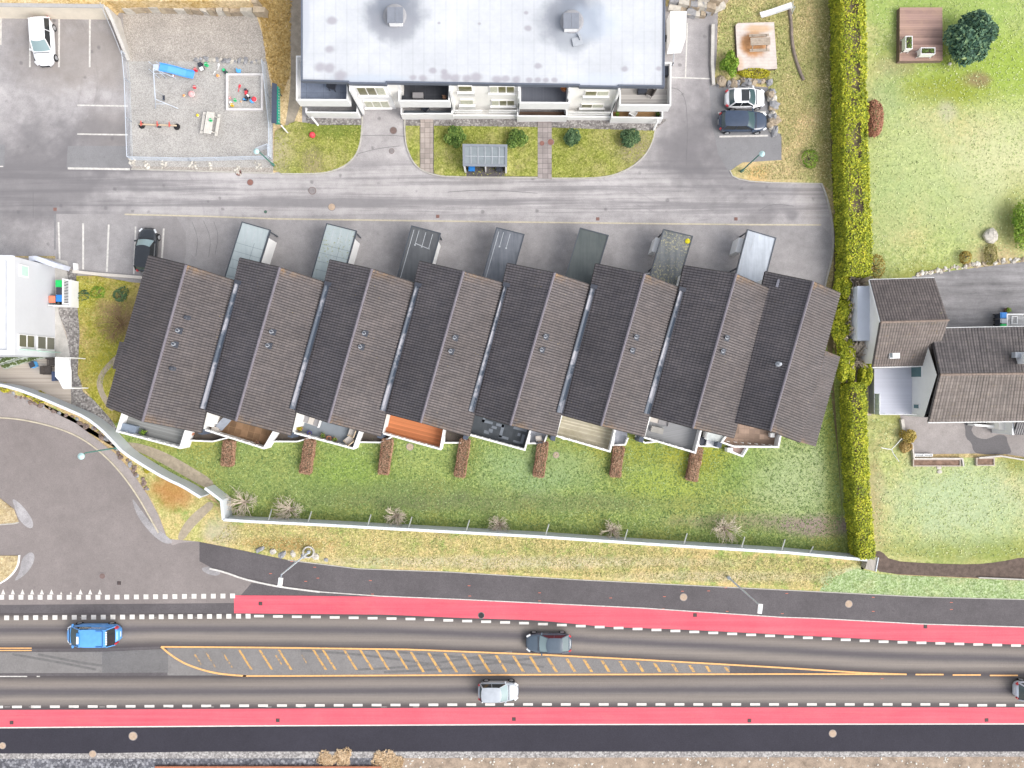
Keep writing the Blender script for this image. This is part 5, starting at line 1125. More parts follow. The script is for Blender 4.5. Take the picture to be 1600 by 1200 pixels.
    for s in (1, -1):
        for x in (L*.315, -L*.30):
            wh = MB().tube((x, s*(W/2-.2), .33), (x, s*(W/2+.005), .33), .33, .33, 16).build('wheel', m_tyre, t_, local=True)
            MB().tube((x, s*(W/2-.02), .33), (x, s*(W/2+.02), .33), .22, .2, 12).build('rim', m_rim, wh, local=True)
        x = L/2*.885; MB().box((x-.03, s*W*.375, belt-.25), (.40, .17, .12), -s*.62, .25).build('headlight', m_hl, t_, local=True)
        x = -L/2*.93; MB().box((x+.02, s*W*.385, belt-.12 if style != 'van' else .95), (.26, .14, .2 if style != 'van' else .4), s*.6).build('taillight', m_red_l, t_, local=True)
        m = MB().box((xw0-.28, s*(W/2+.06), belt+.04), (.14, .22, .14), s*.2); m.build('mirror', pm, t_, local=True)
    MB().box((L/2-.03, 0, .52), (.06, W*.45, .16)).build('grille', m_trim, t_, local=True)
    MB().box((-L/2+.02, 0, .62), (.05, .5, .11)).build('number_plate', m_plate, t_, local=True)
    m = MB(); m.tube((xw0+.05, -hb*.85, zb+.035), (xw0+.05, hb*.85, zb+.035), .035, .035, 5); m.build('cowl', m_trim, t_, local=True)
    if rails:
        for s in (1, -1): MB().tube((xr1+.15, s*ht*.93, zt+.09), (xw1-.2, s*ht*.93, zt+.09), .03, .03, 5).build('roof_rail', m_rim, t_, local=True)
    t_.rotation_euler = (0, 0, R(hd)); return t_, dict(belt=belt, zt=zt, xw0=xw0, xw1=xw1, xr1=xr1, xr0=xr0, hb=hb, ht=ht)
pw = paint('white_car_paint', (.74, .75, .77), .25); pbk = paint('black_car_paint', (.022, .026, .032), .2); pnv = paint('navy_car_paint', (.03, .048, .085), .2); psl = paint('silver_car_paint', (.40, .43, .47), .3, .2); pbl = paint('blue_van_paint', (.10, .33, .72), .3); pdb = paint('dark_blue_grey_paint', (.06, .085, .115), .22); pch = paint('pearl_paint', (.55, .60, .66), .25)
car('parked_car', 'white hatchback parked nose-down against the sandy retaining wall', 'car', 74.5, 70, -86.5, 4.75, 1.95, 1.55, pw, 'hatch', ws=m_ws)
car('parked_car', 'white coupe with dark sunroof parked under the rocks', 'car', 1161, 158, 1, 3.9, 1.85, 1.42, pw, 'coupe', sunroof=True)
car('parked_car', 'navy estate car parked beside the white coupe', 'car', 1157, 194.5, 0, 4.75, 1.95, 1.62, pnv, 'suv')
car('parked_car', 'black car parked nose-up, half hidden by the first house roof', 'car', 235, 393, 86, 4.35, 1.85, 1.5, pbk, 'hatch', ws=m_ws)
vn, vd = car('delivery_van', 'bright blue van with white lettering on the main road', 'van', 153.5, 987, 180, 5.1, 1.95, 1.92, pbl, 'van', ws=m_cg)
for s, nm in ((-1, 'a'), (1, 'b')):
    m = MB(); rs = random.Random(5)
    x = -1.05
    while x < .85:
        hgt = rs.choice((.16, .16, .26)); y = s*(vd['hb']+vd['ht'])/2; m.box((x, y+s*.035, 1.5), (.1, .02, hgt), 0, .2); m.box((x+.05, y+s*.035, 1.5-.06), (.12, .02, .05)); x += .21
    m.build('side_lettering', m_white, vn, local=True)
m = MB()
for k in range(8): m.box((2.3, -.55+k*.155, .98), (.16, .1, .03), .1)
m.build('bonnet_lettering', m_white, vn, local=True); m = MB()
for k in range(8): m.box((vd['xr1']+.02, -.6+k*.16, vd['zt']+.075), (.16, .11, .03))
m.build('roof_lettering', m_white, vn, local=True)
m = MB().box((.75, 0, vd['zt']+.13), (.24, 1.15, .12)); rb = m.build('roof_sign', plain('sign_blue', (.05, .2, .45), .4), vn, local=True); MB().box((.75, .1, vd['zt']+.2), (.2, .7, .03)).build('sign_face', m_white, rb, local=True)
m = MB().wall([(-.9, .75), (-1.5, .75), (-1.55, .7), (-1.55, -.7), (-1.5, -.75), (-.9, -.75)], .07, vd['zt']+.07, vd['zt']+.1); m.build('roof_line', plain('deep_blue', (.03, .12, .35), .4), vn, local=True)
car('moving_car', 'dark blue-grey car driving left beside the upper red lane', 'car', 856.5, 1000.5, 180, 4.45, 1.85, 1.42, pdb, 'sedan', ws=m_ws)
car('moving_car', 'silver hatchback driving right in the lower traffic lane', 'car', 779, 1075.5, 0, 3.95, 1.85, 1.55, psl, 'hatch', ws=m_ws)
car('moving_car', 'pale car cut by the right edge of the photo', 'car', 1612, 1074, 0, 4.3, 1.85, 1.5, pch, 'hatch', ws=m_ws)
# box trailer
p = P(1056, 47, 0); t_ = thing('box_trailer', 'white box trailer parked against the right end of the apartment block', 'trailer', tuple(p))
tp = [P(1047.5, 17.5, 2.2), P(1073, 17.5, 2.2), P(1071, 62, 2.2), P(1048, 64, 2.2)]
mb = MB(); lo = [Vector((q.x, q.y, .5)) for q in (tp[0], tp[1], tp[2]+Vector((0, -.45, 0)), tp[3]+Vector((0, -.45, 0)))]
mb.v = [tuple(q) for q in lo+tp]; mb.f = [(0, 1, 2, 3), (4, 5, 6, 7), (0, 1, 5, 4), (1, 2, 6, 5), (2, 3, 7, 6), (3, 0, 4, 7)]; mb.build('box_body', m_white, t_)
ct = (lo[2]+lo[3])/2; MB().tube((ct.x, ct.y, .5), (ct.x-.1, ct.y-1.15, .5), .06).build('drawbar', m_ventl, t_); MB().tube((ct.x-.1, ct.y-1.0, .1), (ct.x-.1, ct.y-1.0, .75), .05).build('jockey_wheel', m_steel, t_)
for q in ((lo[0]+lo[3])/2, (lo[1]+lo[2])/2):
    w = MB().tube((q.x-.09, q.y, .32), (q.x+.09, q.y, .32), .32, .32, 14).build('wheel', m_tyre, t_)
# ------------------------------------------------------------ vegetation
def leafcloud(name, pts, size, mat, parent, aspect=1.0, tilt=.7, seed=1, nrm=None):
    rs = np.random.RandomState(seed); pts = np.asarray(pts, dtype=float)-np.array(WL[parent.name]); n = len(pts)
    az = rs.uniform(0, 2*np.pi, n); nz = np.stack([rs.normal(0, tilt, n), rs.normal(0, tilt, n), np.ones(n)], 1)
    if nrm is not None: nz = nz*.9+np.asarray(nrm)*.55
    nz /= np.linalg.norm(nz, axis=1)[:, None]; a = np.stack([np.cos(az), np.sin(az), np.zeros(n)], 1)
    u = a-nz*np.sum(a*nz, 1)[:, None]; u /= np.linalg.norm(u, axis=1)[:, None]; v = np.cross(nz, u)
    s = (size*rs.uniform(.6, 1.35, n))[:, None]/2
    c = [pts+u*s*aspect, pts+v*s*.75+nz*s*.25, pts-u*s*aspect, pts-v*s*.75+nz*s*.25]
    V = np.stack(c, 1).reshape(-1, 3).astype(np.float32)
    me = bpy.data.meshes.new(name); me.vertices.add(4*n); me.vertices.foreach_set('co', V.ravel())
    me.loops.add(4*n); me.loops.foreach_set('vertex_index', np.arange(4*n, dtype=np.int32)); me.polygons.add(n)
    me.polygons.foreach_set('loop_start', np.arange(0, 4*n, 4, dtype=np.int32)); me.polygons.foreach_set('loop_total', np.full(n, 4, dtype=np.int32)); me.update(calc_edges=True)
    me.materials.append(mat); o = link(bpy.data.objects.new(name, me)); o.parent = parent; WL[o.name] = WL[parent.name]; return o
m_hedge = leafm('hedge_leaves', [(0, (0.077, 0.111, 0.014)), (0.35, (0.223, 0.274, 0.02)), (0.7, (0.445, 0.463, 0.031)), (1, (0.719, 0.65, 0.068))], nscale=1.1)
m_core = plain('inner_twigs', (.17, .135, .085), .95, .4, 3)
m_bush = leafm('bush_leaves', [(0, (0.027, 0.068, 0.016)), (0.4, (0.081, 0.149, 0.027)), (0.75, (0.176, 0.257, 0.054)), (1, (0.324, 0.405, 0.108))])
m_bushd = leafm('dark_bush_leaves', [(0, (0.024, 0.061, 0.027)), (0.5, (0.068, 0.128, 0.054)), (1, (0.189, 0.27, 0.121))])
m_bushl = leafm('bright_bush_leaves', [(0, (0.052, 0.117, 0.01)), (0.5, (0.156, 0.273, 0.026)), (1, (0.351, 0.429, 0.065))])
m_pine = leafm('pine_needles', [(0, (0.018, 0.053, 0.042)), (0.45, (0.06, 0.128, 0.083)), (0.8, (0.15, 0.247, 0.128)), (1, (0.36, 0.45, 0.195))], nscale=1.6)
m_brown = leafm('beech_brown', [(0, (.15, .065, .038)), (.5, (.31, .175, .11)), (1, (.50, .33, .22))])
m_twig = leafm('bare_twig', [(0, (.42, .35, .28)), (1, (.80, .70, .58))], nscale=3)
m_bark = plain('bark', (.12, .09, .07), .95, .4, 4)
m_yel = leafm('yellow_shrub', [(0, (.20, .18, .01)), (1, (.55, .50, .04))]); m_och = leafm('ochre_shrub', [(0, (.16, .10, .02)), (.6, (.34, .25, .05)), (1, (.5, .42, .14))]); m_straw = leafm('straw_tuft', [(0, (.48, .33, .18)), (1, (.85, .68, .48))])
_sd = [100]
def shrub(name, label, cat, px, py, r, h, mat, n=1500, leaf=.16, group=None, sx=1, sy=1, base=.0, lump=.22, tilt=.8, aspect=1.0, zt=None, part='crown', trunk=True, rz=0, lobes=0):
    _sd[0] += 1; rs = np.random.RandomState(_sd[0]); c = P(px, py, h*.5); t_ = thing(name, label, cat, (c.x, c.y, 0), group)
    d = rs.normal(0, 1, (n, 3)); d[:, 2] = np.abs(d[:, 2])*.9-.25; d /= np.linalg.norm(d, axis=1)[:, None]
    k = rs.normal(0, 1, (9, 3)); k /= np.linalg.norm(k, axis=1)[:, None]
    lp = np.zeros(n)
    for q in k: lp += np.clip(d@q, 0, 1)**6
    rad = (1-lump*.5+lump*lp)*rs.uniform(.72, 1.04, n)**.6
    x, y = d[:, 0]*r*sx*rad, d[:, 1]*r*sy*rad; cr, sr = math.cos(rz), math.sin(rz)
    pts = np.stack([c.x+x*cr-y*sr, c.y+x*sr+y*cr, base+h*.42+d[:, 2]*h*.6*rad], 1); pts[:, 2] = np.maximum(pts[:, 2], .05)
    if lobes:
        lc = rs.normal(0, 1, (lobes, 3)); lc[:, 2] = np.abs(lc[:, 2])*.8; lc /= np.linalg.norm(lc, axis=1)[:, None]; lc *= rs.uniform(.35, .72, lobes)[:, None]
        lr = rs.uniform(.26, .46, lobes); wch = rs.choice(lobes, n, p=lr**2/np.sum(lr**2)); d2 = rs.normal(0, 1, (n, 3)); d2[:, 2] = np.abs(d2[:, 2])*1.1-.35; d2 /= np.linalg.norm(d2, axis=1)[:, None]
        q3 = lc[wch]+d2*(lr[wch]*rs.uniform(.75, 1.12, n))[:, None]; pts = np.stack([c.x+q3[:, 0]*r*sx, c.y+q3[:, 1]*r*sy, base+h*.38+q3[:, 2]*h*.58], 1); pts[:, 2] = np.maximum(pts[:, 2], .06); d = d2
    leafcloud(part, pts, leaf, mat, t_, aspect, tilt, _sd[0], d)
    mb = MB()
    if trunk: mb.tube((c.x, c.y, 0), (c.x, c.y, h*.5), r*.09+.03, r*.05+.01, 7)
    for _ in range(7):
        a = rs.uniform(0, 6.28); mb.tube((c.x, c.y, h*.15), (c.x+math.cos(a)*r*.6*sx, c.y+math.sin(a)*r*.6*sy, h*.55), r*.035+.012, .012, 5)
    mb.build('trunk', m_bark, t_); return t_
def box_hedge(name, label, line, wid, h, mat, dens, leaf, holes=(), group=None, cat='hedge', lean=0, seed=3, bump=.18):
    """leafy hedge along a world polyline"""
    rs = np.random.RandomState(seed); c = line[len(line)//2]; t_ = thing(name, label, cat, (c.x, c.y, 0), group); P_ = []; Nn = []
    core = MB().wall(line, wid*.66, 0, h*.8); core.build('inner_branches', m_core, t_)
    segs = list(zip(line[:-1], line[1:]))
    for a, b in segs:
        L = (b-a).length; d = (b-a).normalized(); nr = Vector((-d.y, d.x, 0)); n = int(L*(wid+2*h)*dens)
        u = rs.uniform(0, L, n); s = rs.uniform(-h, wid+h, n)
        o = np.where(s < 0, 0, np.where(s > wid, wid, s))-wid/2; z = np.where(s < 0, h+s, np.where(s > wid, h-(s-wid), h))
        nn = np.where((s < 0)[:, None], -np.array(nr), np.where((s > wid)[:, None], np.array(nr), np.array([0, 0, 1.])))
        rel = (o/(wid/2)); z = z-np.where((s >= 0) & (s <= wid), (np.abs(rel)**4)*.1*h, 0)
        wv = np.sin(u*2.1+rs.rand()*6)*.5+np.sin(u*.9)*.5; off = (rs.normal(0, 1, n)*.35+wv*.55)*bump
        x = a.x+d.x*u+nr.x*o+nn[:, 0]*off; y = a.y+d.y*u+nr.y*o+nn[:, 1]*off; z = z+nn[:, 2]*off
        keep = np.ones(n, bool)
        for hx, hy, hr in holes: keep &= ~((((x-hx)**2+((y-hy)*.7)**2) < hr*hr*rs.uniform(.5, 1.2, n)) & (z > h*.75) & (rs.rand(n) < .85))
        P_.append(np.stack([x, y, np.maximum(z, .03)], 1)[keep]); Nn.append(nn[keep])
    for e, sgn in ((line[0], -1), (line[-1], 1)):
        d = ((line[1]-line[0]) if sgn < 0 else (line[-1]-line[-2])).normalized()*sgn; nr = Vector((-d.y, d.x, 0)); n = int(wid*h*dens); u = rs.uniform(-wid/2, wid/2, n); z = rs.uniform(.05, h, n); o = rs.normal(0, .06, n)
        P_.append(np.stack([e.x+nr.x*u+d.x*o, e.y+nr.y*u+d.y*o, z], 1)); Nn.append(np.tile(np.array(d), (n, 1)))
    leafcloud('foliage', np.concatenate(P_), leaf, mat, t_, 1.0, .6, seed, np.concatenate(Nn)); return t_
def HX(l, r, h): return (l+r)/2
hl = [(-40, 1297, 1352), (60, 1299, 1353), (150, 1300, 1354), (250, 1301, 1357), (330, 1303, 1362), (400, 1306, 1364), (432, 1306, 1360)]
def hline(rows, h):
    out = []
    for y, l, r in rows:
        xl = (l-800)/16; xr = (r-800)/16*(68-h)/68; out.append(Vector(((xl+xr)/2, (600-y)/16*(1-h*.5/68), 0)))
    wd = np.mean([(r-800)/16*(68-h)/68-(l-800)/16 for y, l, r in rows]); return out, float(wd)
hp, hw = hline(hl, 2.5)
holes = [(P(x, y, 2.5).x, P(x, y, 2.5).y, r) for x, y, r in ((1335, 12, .5), (1338, 55, .6), (1337, 70, .4), (1341, 108, .45), (1340, 130, .6), (1342, 200, .4), (1340, 218, .6), (1341, 298, .5), (1342, 322, .6), (1334, 160, .3), (1343, 240, .3))]
box_hedge('hedge', 'long tall yellow-green hedge from the top edge down to the bare twigs', hp, hw, 2.5, m_hedge, 160, .175, holes, 'yellow-green boundary hedge', seed=3)
h2 = [(600, 1308, 1358), (650, 1312, 1357), (700, 1315, 1356), (760, 1319, 1358), (800, 1322, 1362), (850, 1328, 1364), (868, 1331, 1364)]
hp, hw = hline(h2, 2.3)
holes = [(P(x, y, 2.3).x, P(x, y, 2.3).y, r) for x, y, r in ((1334, 622, .4), (1342, 636, .3), (1330, 612, .25))]
box_hedge('hedge', 'lower yellow-green hedge ending at the long white wall', hp, hw, 2.3, m_hedge, 160, .175, holes, 'yellow-green boundary hedge', seed=4)
for (x, y, r, sy, lab) in ((1316, 452, .9, 1.9, 'topmost, joined to the tall hedge'), (1318, 484, .95, 1.5, 'second from the tall hedge, beside the lean-to'), (1315, 518, .9, 1.6, 'third, level with the eave step of the last roof'), (1320, 568, 1.05, 2.9, 'largest, right of the last roof'), (1350, 578, .6, 3.6, 'hugging the terrace rail of the gabled house')):
    shrub('hedge_clump', 'yellow-green hedge clump, '+lab, 'hedge', x, y, r, 2.2, m_hedge, int(2600*r*sy), .18, 'broken hedge clumps', sy=sy, lobes=12)
def bare(name, label, px, py, r, h, n=36, group=None, mat=None, sy=1, up=.6, th=.016, seed=None, cat='shrub'):
    _sd[0] += 1; rs = random.Random(seed or _sd[0]); c = P(px, py, h*.4); t_ = thing(name, label, cat, (c.x, c.y, 0), group); mb = MB()
    for k in range(n):
        a = rs.uniform(0, 6.283); L = r*rs.uniform(.5, 1.05); z1 = h*rs.uniform(.4, 1); bx, by = c.x+rs.uniform(-.15, .15), c.y+rs.uniform(-.15, .15)*sy
        m1 = Vector((bx+math.cos(a)*L*.45, by+math.sin(a)*L*.45*sy, z1*.6)); e = Vector((bx+math.cos(a+rs.uniform(-.3, .3))*L, by+math.sin(a+rs.uniform(-.3, .3))*L*sy, z1))
        mb.tube((bx, by, 0), m1, th*1.5, th*1.1, 3, False); mb.tube(m1, e, th*1.1, th*.6, 3, False)
        for _ in range(4):
            q = m1.lerp(e, rs.uniform(0, .8)); a2 = a+rs.choice((-1, 1))*rs.uniform(.4, 1.1); l2 = L*rs.uniform(.2, .4); mb.tube(q, q+Vector((math.cos(a2)*l2, math.sin(a2)*l2, rs.uniform(0, .3))), th*.8, th*.5, 3, False)
    mb.build('branches', mat or m_twig, t_); return t_
for (x, y, r, lab) in ((380, 786, 1.7, 'beside the kinked wall piece'), (452, 797, 1.6, 'between the first and second wall props'), (618, 806, 1.2, 'small, above the third wall prop gap'), (780, 820, 1.25, 'reaching over the wall left of the middle'), (957, 829, 1.2, 'right of the middle, behind the wall'), (1134, 826, 1.5, 'beside the heather patch')):
    bare('bare_shrub', 'leafless grey shrub '+lab, x, y, r, 1.3, 46, 'leafless shrubs behind the long wall', sy=.9, th=.022)
for k, (x, y) in enumerate(((1335, 470), (1336, 500), (1334, 530), (1338, 556), (1343, 443))):
    bare('bare_twigs', 'pale leafless twigs in the hedge gap, '+('second from the top', 'middle ones', 'fourth from the top', 'lowest ones', 'topmost ones')[k], x, y, 1.25, 2.3, 95, 'pale twigs in the hedge gap', sy=1.2, th=.045)
bare('bare_shrub', 'brownish leafless shrub in the left plot by the first roof', 185, 505, 2.2, 1.2, 60, None, leafm('brown_twig', [(0, (.20, .12, .07)), (1, (.32, .22, .13))]), th=.014)
# clipped brown hedges between gardens
bl = ['nearest the white curved wall', 'under the cane-chair terrace', 'under the left end of the red timber terrace', 'between the red and the charcoal terraces', 'left of the pale timber terrace', 'right of the pale timber terrace', 'at the foot of the grey sofa terrace']
for k, (x0, y0, x1, y1) in enumerate(((358.5, 689, 355, 727), (485, 687, 477, 739), (606, 687, 599, 740), (727, 687, 718, 744), (849, 691, 841, 744), (967, 698, 961, 744), (1090, 700, 1080, 750))):
    box_hedge('brown_hedge', 'short brown clipped hedge '+bl[k], [P(x0, y0, .5), P((x0+x1)/2, (y0+y1)/2, .5), P(x1, y1, .5)] and [Vector((q.x, q.y, 0)) for q in (P(x0, y0, .5), P((x0+x1)/2, (y0+y1)/2, .5), P(x1, y1, .5))], .95, .9, m_brown, 260, .10, (), 'short brown hedges between the gardens', seed=20+k, bump=.08)
# bushes
for x, y, r, lab in ((711, 214, 1.1, 'largest, left of the bin shelter'), (807, 216, 1.05, 'right of the bin shelter, beside the paved path'), (893, 214.5, .95, 'just right of the two red manhole covers'), (984, 214.5, .95, 'farthest right on the front lawn')):
    shrub('round_bush', 'round green bush, '+lab, 'bush', x, y, r, 1.5, m_bush if x < 850 else m_bushd, 2200, .17, 'round bushes before the apartment block', lobes=16)
shrub('tree', 'dense blue-green pine beside the brown timber deck', 'tree', 1518, 61, 2.35, 3.6, m_pine, 12000, .25, tilt=1.0, aspect=1.7, lobes=34)
shrub('bush', 'bright green bush at the corner of the rusty deck', 'bush', 1142, 101, .95, 1.5, m_bushl, 2200, .17, sy=1.35, lobes=14)
shrub('low_shrub', 'low yellow-green shrubs below the rusty deck', 'shrub', 1176, 114, .95, .6, m_yel, 900, .15, sx=1.5, sy=.5)
shrub('bush', 'dark green bush cut by the right edge above the stone edging', 'bush', 1604, 350, 1.9, 2.0, m_bushl, 3000, .18, sy=1.2, lobes=16)
shrub('bush', 'red-brown leafless bush against the right side of the tall hedge', 'bush', 1367, 188, .85, 1.1, leafm('red_brown_twigs', [(0, (.22, .09, .05)), (1, (.45, .22, .14))]), 1800, .12, sy=2.0, aspect=2.2)
shrub('bush', 'small brown-green shrub left of the boulder', 'bush', 1509, 401, .62, .8, m_och, 500, .13)
shrub('bush', 'ochre leafy shrub at the edge of the rock outcrop', 'bush', 1549, 398, .65, .6, leafm('brown_green', [(0, (.12, .12, .03)), (1, (.30, .26, .08))]), 600, .12, sy=1.4)
shrub('bush', 'brown dry shrub right of the hedge above the gabled house', 'bush', 1368, 415, .8, .9, m_och, 600, .14, sy=1.3)
shrub('bush', 'large ochre-green bush at the courtyard corner', 'bush', 1420, 681, .85, 1.0, m_och, 1500, .14, lobes=12)
shrub('bush', 'smaller ochre bush below the large one at the courtyard corner', 'bush', 1414, 698, .55, .7, leafm('orange_ochre', [(0, (.24, .14, .03)), (1, (.5, .36, .14))]), 700, .13)
shrub('bush', 'dark green shrub on the left plot near the first roof', 'bush', 188, 461, .7, .35, m_bushd, 380, .15, trunk=False)
shrub('bush', 'faint dark shrub on the left plot near the bins', 'bush', 131, 460, .5, .25, m_bushd, 150, .14, trunk=False)
shrub('bush', 'bright green shrub on the left plot between two dark ones', 'bush', 154, 456, .6, .25, m_bushl, 220, .14, trunk=False)
shrub('bush', 'green weed tuft in the dry grass left of the hedge', 'bush', 1265, 248, .7, .6, m_bushl, 500, .12, sy=1.4)
for k, (x, y, r) in enumerate(((8, 606, .45), (43, 614, .45), (62, 622, .65), (230, 733, .35), (159, 668, .4))):
    shrub('yellow_shrub', 'yellow cushion shrub outside the curved wall, '+('at the left edge', 'second from the left', 'largest of them', 'farthest right', 'between two rocks halfway')[k], 'shrub', x, y, r, .35, m_yel, 300, .12, 'yellow shrubs outside the curved wall', trunk=False)
for k, (x, y, r) in enumerate(((510, 1186, 1.0), (535, 1183, 1.15), (600, 1187, 1.2), (618, 1192, .8))):
    shrub('straw_tuft', 'straw-coloured grass tuft by the track, '+('leftmost', 'second and fluffy', 'third and widest', 'rightmost and small')[k], 'grass tuft', x, y, r*.85, .18, m_straw, 1100, .12, 'straw tufts at the trackside', lobes=14, sx=1.25, trunk=False, aspect=2.5, tilt=1.2)
# soft grass tufts give the lawns a nap
def tufts(name, poly, n, size, mat, seed, z=0.02):
    rs = np.random.RandomState(seed); w = [P(a, b) for a, b in poly]; xs = [p.x for p in w]; ys = [p.y for p in w]; px = rs.uniform(min(xs), max(xs), n*2); py = rs.uniform(min(ys), max(ys), n*2)
    ins = np.zeros(len(px), bool); j = len(w)-1
    for i in range(len(w)):
        a, b = w[i], w[j]; c = ((a.y > py) != (b.y > py)) & (px < (b.x-a.x)*(py-a.y)/(b.y-a.y+1e-9)+a.x); ins ^= c; j = i
    px, py = px[ins][:n], py[ins][:n]; e = bpy.data.objects.new('tmp', None); WL['tmp'] = Vector((0, 0, 0))
    o = leafcloud(name, np.stack([px, py, np.full(len(px), z)+rs.uniform(0, .05, len(px))], 1), size, mat, e, 2.2, .55, seed); o.parent = None; bpy.data.objects.remove(e)
    o['kind'] = 'stuff'
mt_g = leafm('grass_blades', [(0, (.07, .13, .04)), (.5, (.19, .28, .08)), (1, (.40, .48, .22))], nscale=.5); mt_y = leafm('yellow_blades', [(0, (.15, .18, .03)), (.5, (.30, .32, .06)), (1, (.52, .48, .18))], nscale=.5)
mt_p = leafm('pale_blades', [(0, (.27, .36, .13)), (.5, (.44, .52, .22)), (1, (.66, .66, .38))], nscale=.4); mt_d = leafm('dry_blades', [(0, (.18, .22, .06)), (.5, (.42, .38, .16)), (1, (.70, .58, .32))], nscale=.4)
tufts('grass', [(270, 700), (1300, 600), (1318, 860), (840, 828), (362, 800), (335, 755)], 24000, .10, mt_g, 1)
tufts('grass', [(362, 815), (840, 842), (1335, 880), (1290, 918), (900, 900), (560, 882), (450, 868), (330, 845)], 12000, .10, mt_d, 2)
tufts('grass', [(1122, 0), (1298, 0), (1300, 280), (1190, 280), (1150, 268), (1225, 250), (1210, 140), (1122, 90)], 12000, .10, mt_d, 3)
tufts('grass', [(1362, 0), (1600, 0), (1600, 400), (1440, 425), (1366, 425)], 5000, .10, mt_p, 4)
tufts('grass', [(1362, 655), (1400, 660), (1418, 722), (1600, 720), (1600, 868), (1400, 872), (1370, 850)], 3000, .10, mt_p, 5)
for k, pl in enumerate((LAWN1, LAWN3, LAWN4)): tufts('grass', pl, (1200, 1200, 1500)[k], .09, mt_y, 6+k, KT)
tufts('grass', [(124, 435), (205, 445), (170, 600), (126, 600)], 1500, .09, mt_y, 10, .07)
tufts('grass', [(402, 0), (455, 0), (452, 120), (435, 160), (418, 95)], 3000, .17, leafm('orange_blades', [(0, (.30, .18, .04)), (1, (.62, .46, .2))], nscale=.5), 11)
# ------------------------------------------------------------ manholes and drains
m_iron = plain('rusty_iron', (.17, .12, .11), .8, .25, 5); m_tan = plain('tan_cover', (.42, .32, .24), .85, .2, 5); m_redc = plain('red_brown_cover', (.24, .12, .10), .85, .2, 5); m_dk = plain('dark_grate', (.035, .032, .035), .8, .3, 6); m_gcov = plain('green_cover', (.07, .13, .10), .7, .2, 6); m_cgrey = plain('grey_cover', (.24, .22, .22), .85, .2, 5)
def cover(px, py, r, mat, lab, z=.01, grp='manhole covers'):
    p = P(px, py, z); t_ = thing('manhole_cover', lab, 'manhole cover', (p.x, p.y, z), grp); rr = r/16
    MB().lathe((p.x, p.y, z), [(rr, 0), (rr, .02), (rr*.88, .022)], 22).build('rim', m_cgrey if mat is not m_cgrey else m_iron, t_)
    mb = MB().lathe((p.x, p.y, z+.004), [(rr*.86, 0), (rr*.86, .024)], 22)
    for a in range(6): mb.box((p.x+math.cos(a)*rr*.4, p.y+math.sin(a)*rr*.4, z+.032), (rr*.3, .03, .008), a)
    mb.build('lid', mat, t_)
for a in ((614.7, 204, 6, m_iron, 'large round rusty manhole cover in the block driveway, nearer the building'), (612, 236, 4.2, m_cgrey, 'small grey manhole cover in the block driveway, nearer the road'), (847, 224, 4.3, m_redc, 'smaller red-brown manhole cover on the paved path'), (860.5, 222, 5.5, m_redc, 'larger red-brown manhole cover at the edge of the paved path'),
          (488, 298, 6, m_cgrey, 'grey manhole cover in the upper road, left of the driveway mouth'), (518.5, 323.5, 6, m_tan, 'pinkish manhole cover in the road above the second carport'), (373, 270, 5.2, m_redc, 'brown cover among the stones by the playground kerb'), (391, 285, 5.2, m_redc, 'brown cover in the road just beyond the playground kerb'), (415, 331, 2.6, m_gcov, 'tiny green valve cover above the first carport')):
    cover(*a, z=.022 if a[0] not in (847, 860.5) else KT+.006)
for a in ((160, 900, 5.2, m_iron, 'round iron cover in the side road mouth'), (208, 1150, 7, m_tan, 'largest tan cover on the lower dark footpath'), (145, 1178, 6, m_tan, 'tan cover half on the gravel edge'), (4, 1165, 5.5, m_tan, 'tan cover cut by the left edge on the footpath'), (1068, 933, 6.2, m_tan, 'tan cover on the upper footpath, left of the lamp head'), (1326, 943.5, 6.2, m_tan, 'tan cover on the upper footpath, right of the lamp head'), (1301, 1146, 6.2, m_tan, 'tan cover on the lower footpath near the right'), (752, 961.5, 5.2, m_dk, 'dark round cover at the edge of the upper red lane')):
    cover(*a, z=.052)
for a in ((640.5, 698, 6, m_tan, 'pale concrete well lid on the lawn below the red timber terrace'), (869, 711, 5, m_tan, 'pale concrete well lid on the lawn below the pale timber terrace')): cover(*a, z=.03, grp='well lids on the lawn')
def drain(px, py, s, lab, z=.054, mat=None):
    p = P(px, py, z); t_ = thing('drain_grate', lab, 'drain', (p.x, p.y, z), 'square drain grates'); MB().box((p.x, p.y, z), (s/16, s/16, .02)).build('frame', mat or m_dk, t_)
    mb = MB()
    for k in range(4): mb.box((p.x, p.y-s/32+s/16*(k+.5)/4, z+.014), (s/16*.8, .03, .01))
    mb.build('bars', m_iron, t_)
for a in ((18, 1129, 5.5, 'first square drain from the left in the lower red lane'), (434, 1125.5, 5.5, 'second square drain from the left in the lower red lane'), (803, 1123.5, 5.5, 'third square drain in the lower red lane, below the silver car'), (1171, 1126, 5.5, 'fourth square drain in the lower red lane'), (1541.5, 1125, 5.5, 'last square drain in the lower red lane'), (407, 943, 5.5, 'square drain near the start of the upper red lane'), (1086, 961, 5.5, 'square drain at the upper edge of the upper red lane, left one'), (1446, 979, 5.5, 'square drain at the upper edge of the upper red lane, right one'), (186, 911, 5.5, 'dark square drain at the side road mouth')): drain(*a)
for a in ((86, 327, 5, 'reddish square drain in the upper road by the left bays'), (684, 338, 5, 'purple-dark square drain above the third carport'), (934, 342, 5, 'purple-dark square drain above the fifth carport'), (1150, 342, 5, 'brown square drain above the last carport')): drain(*a, z=.02, mat=m_redc)
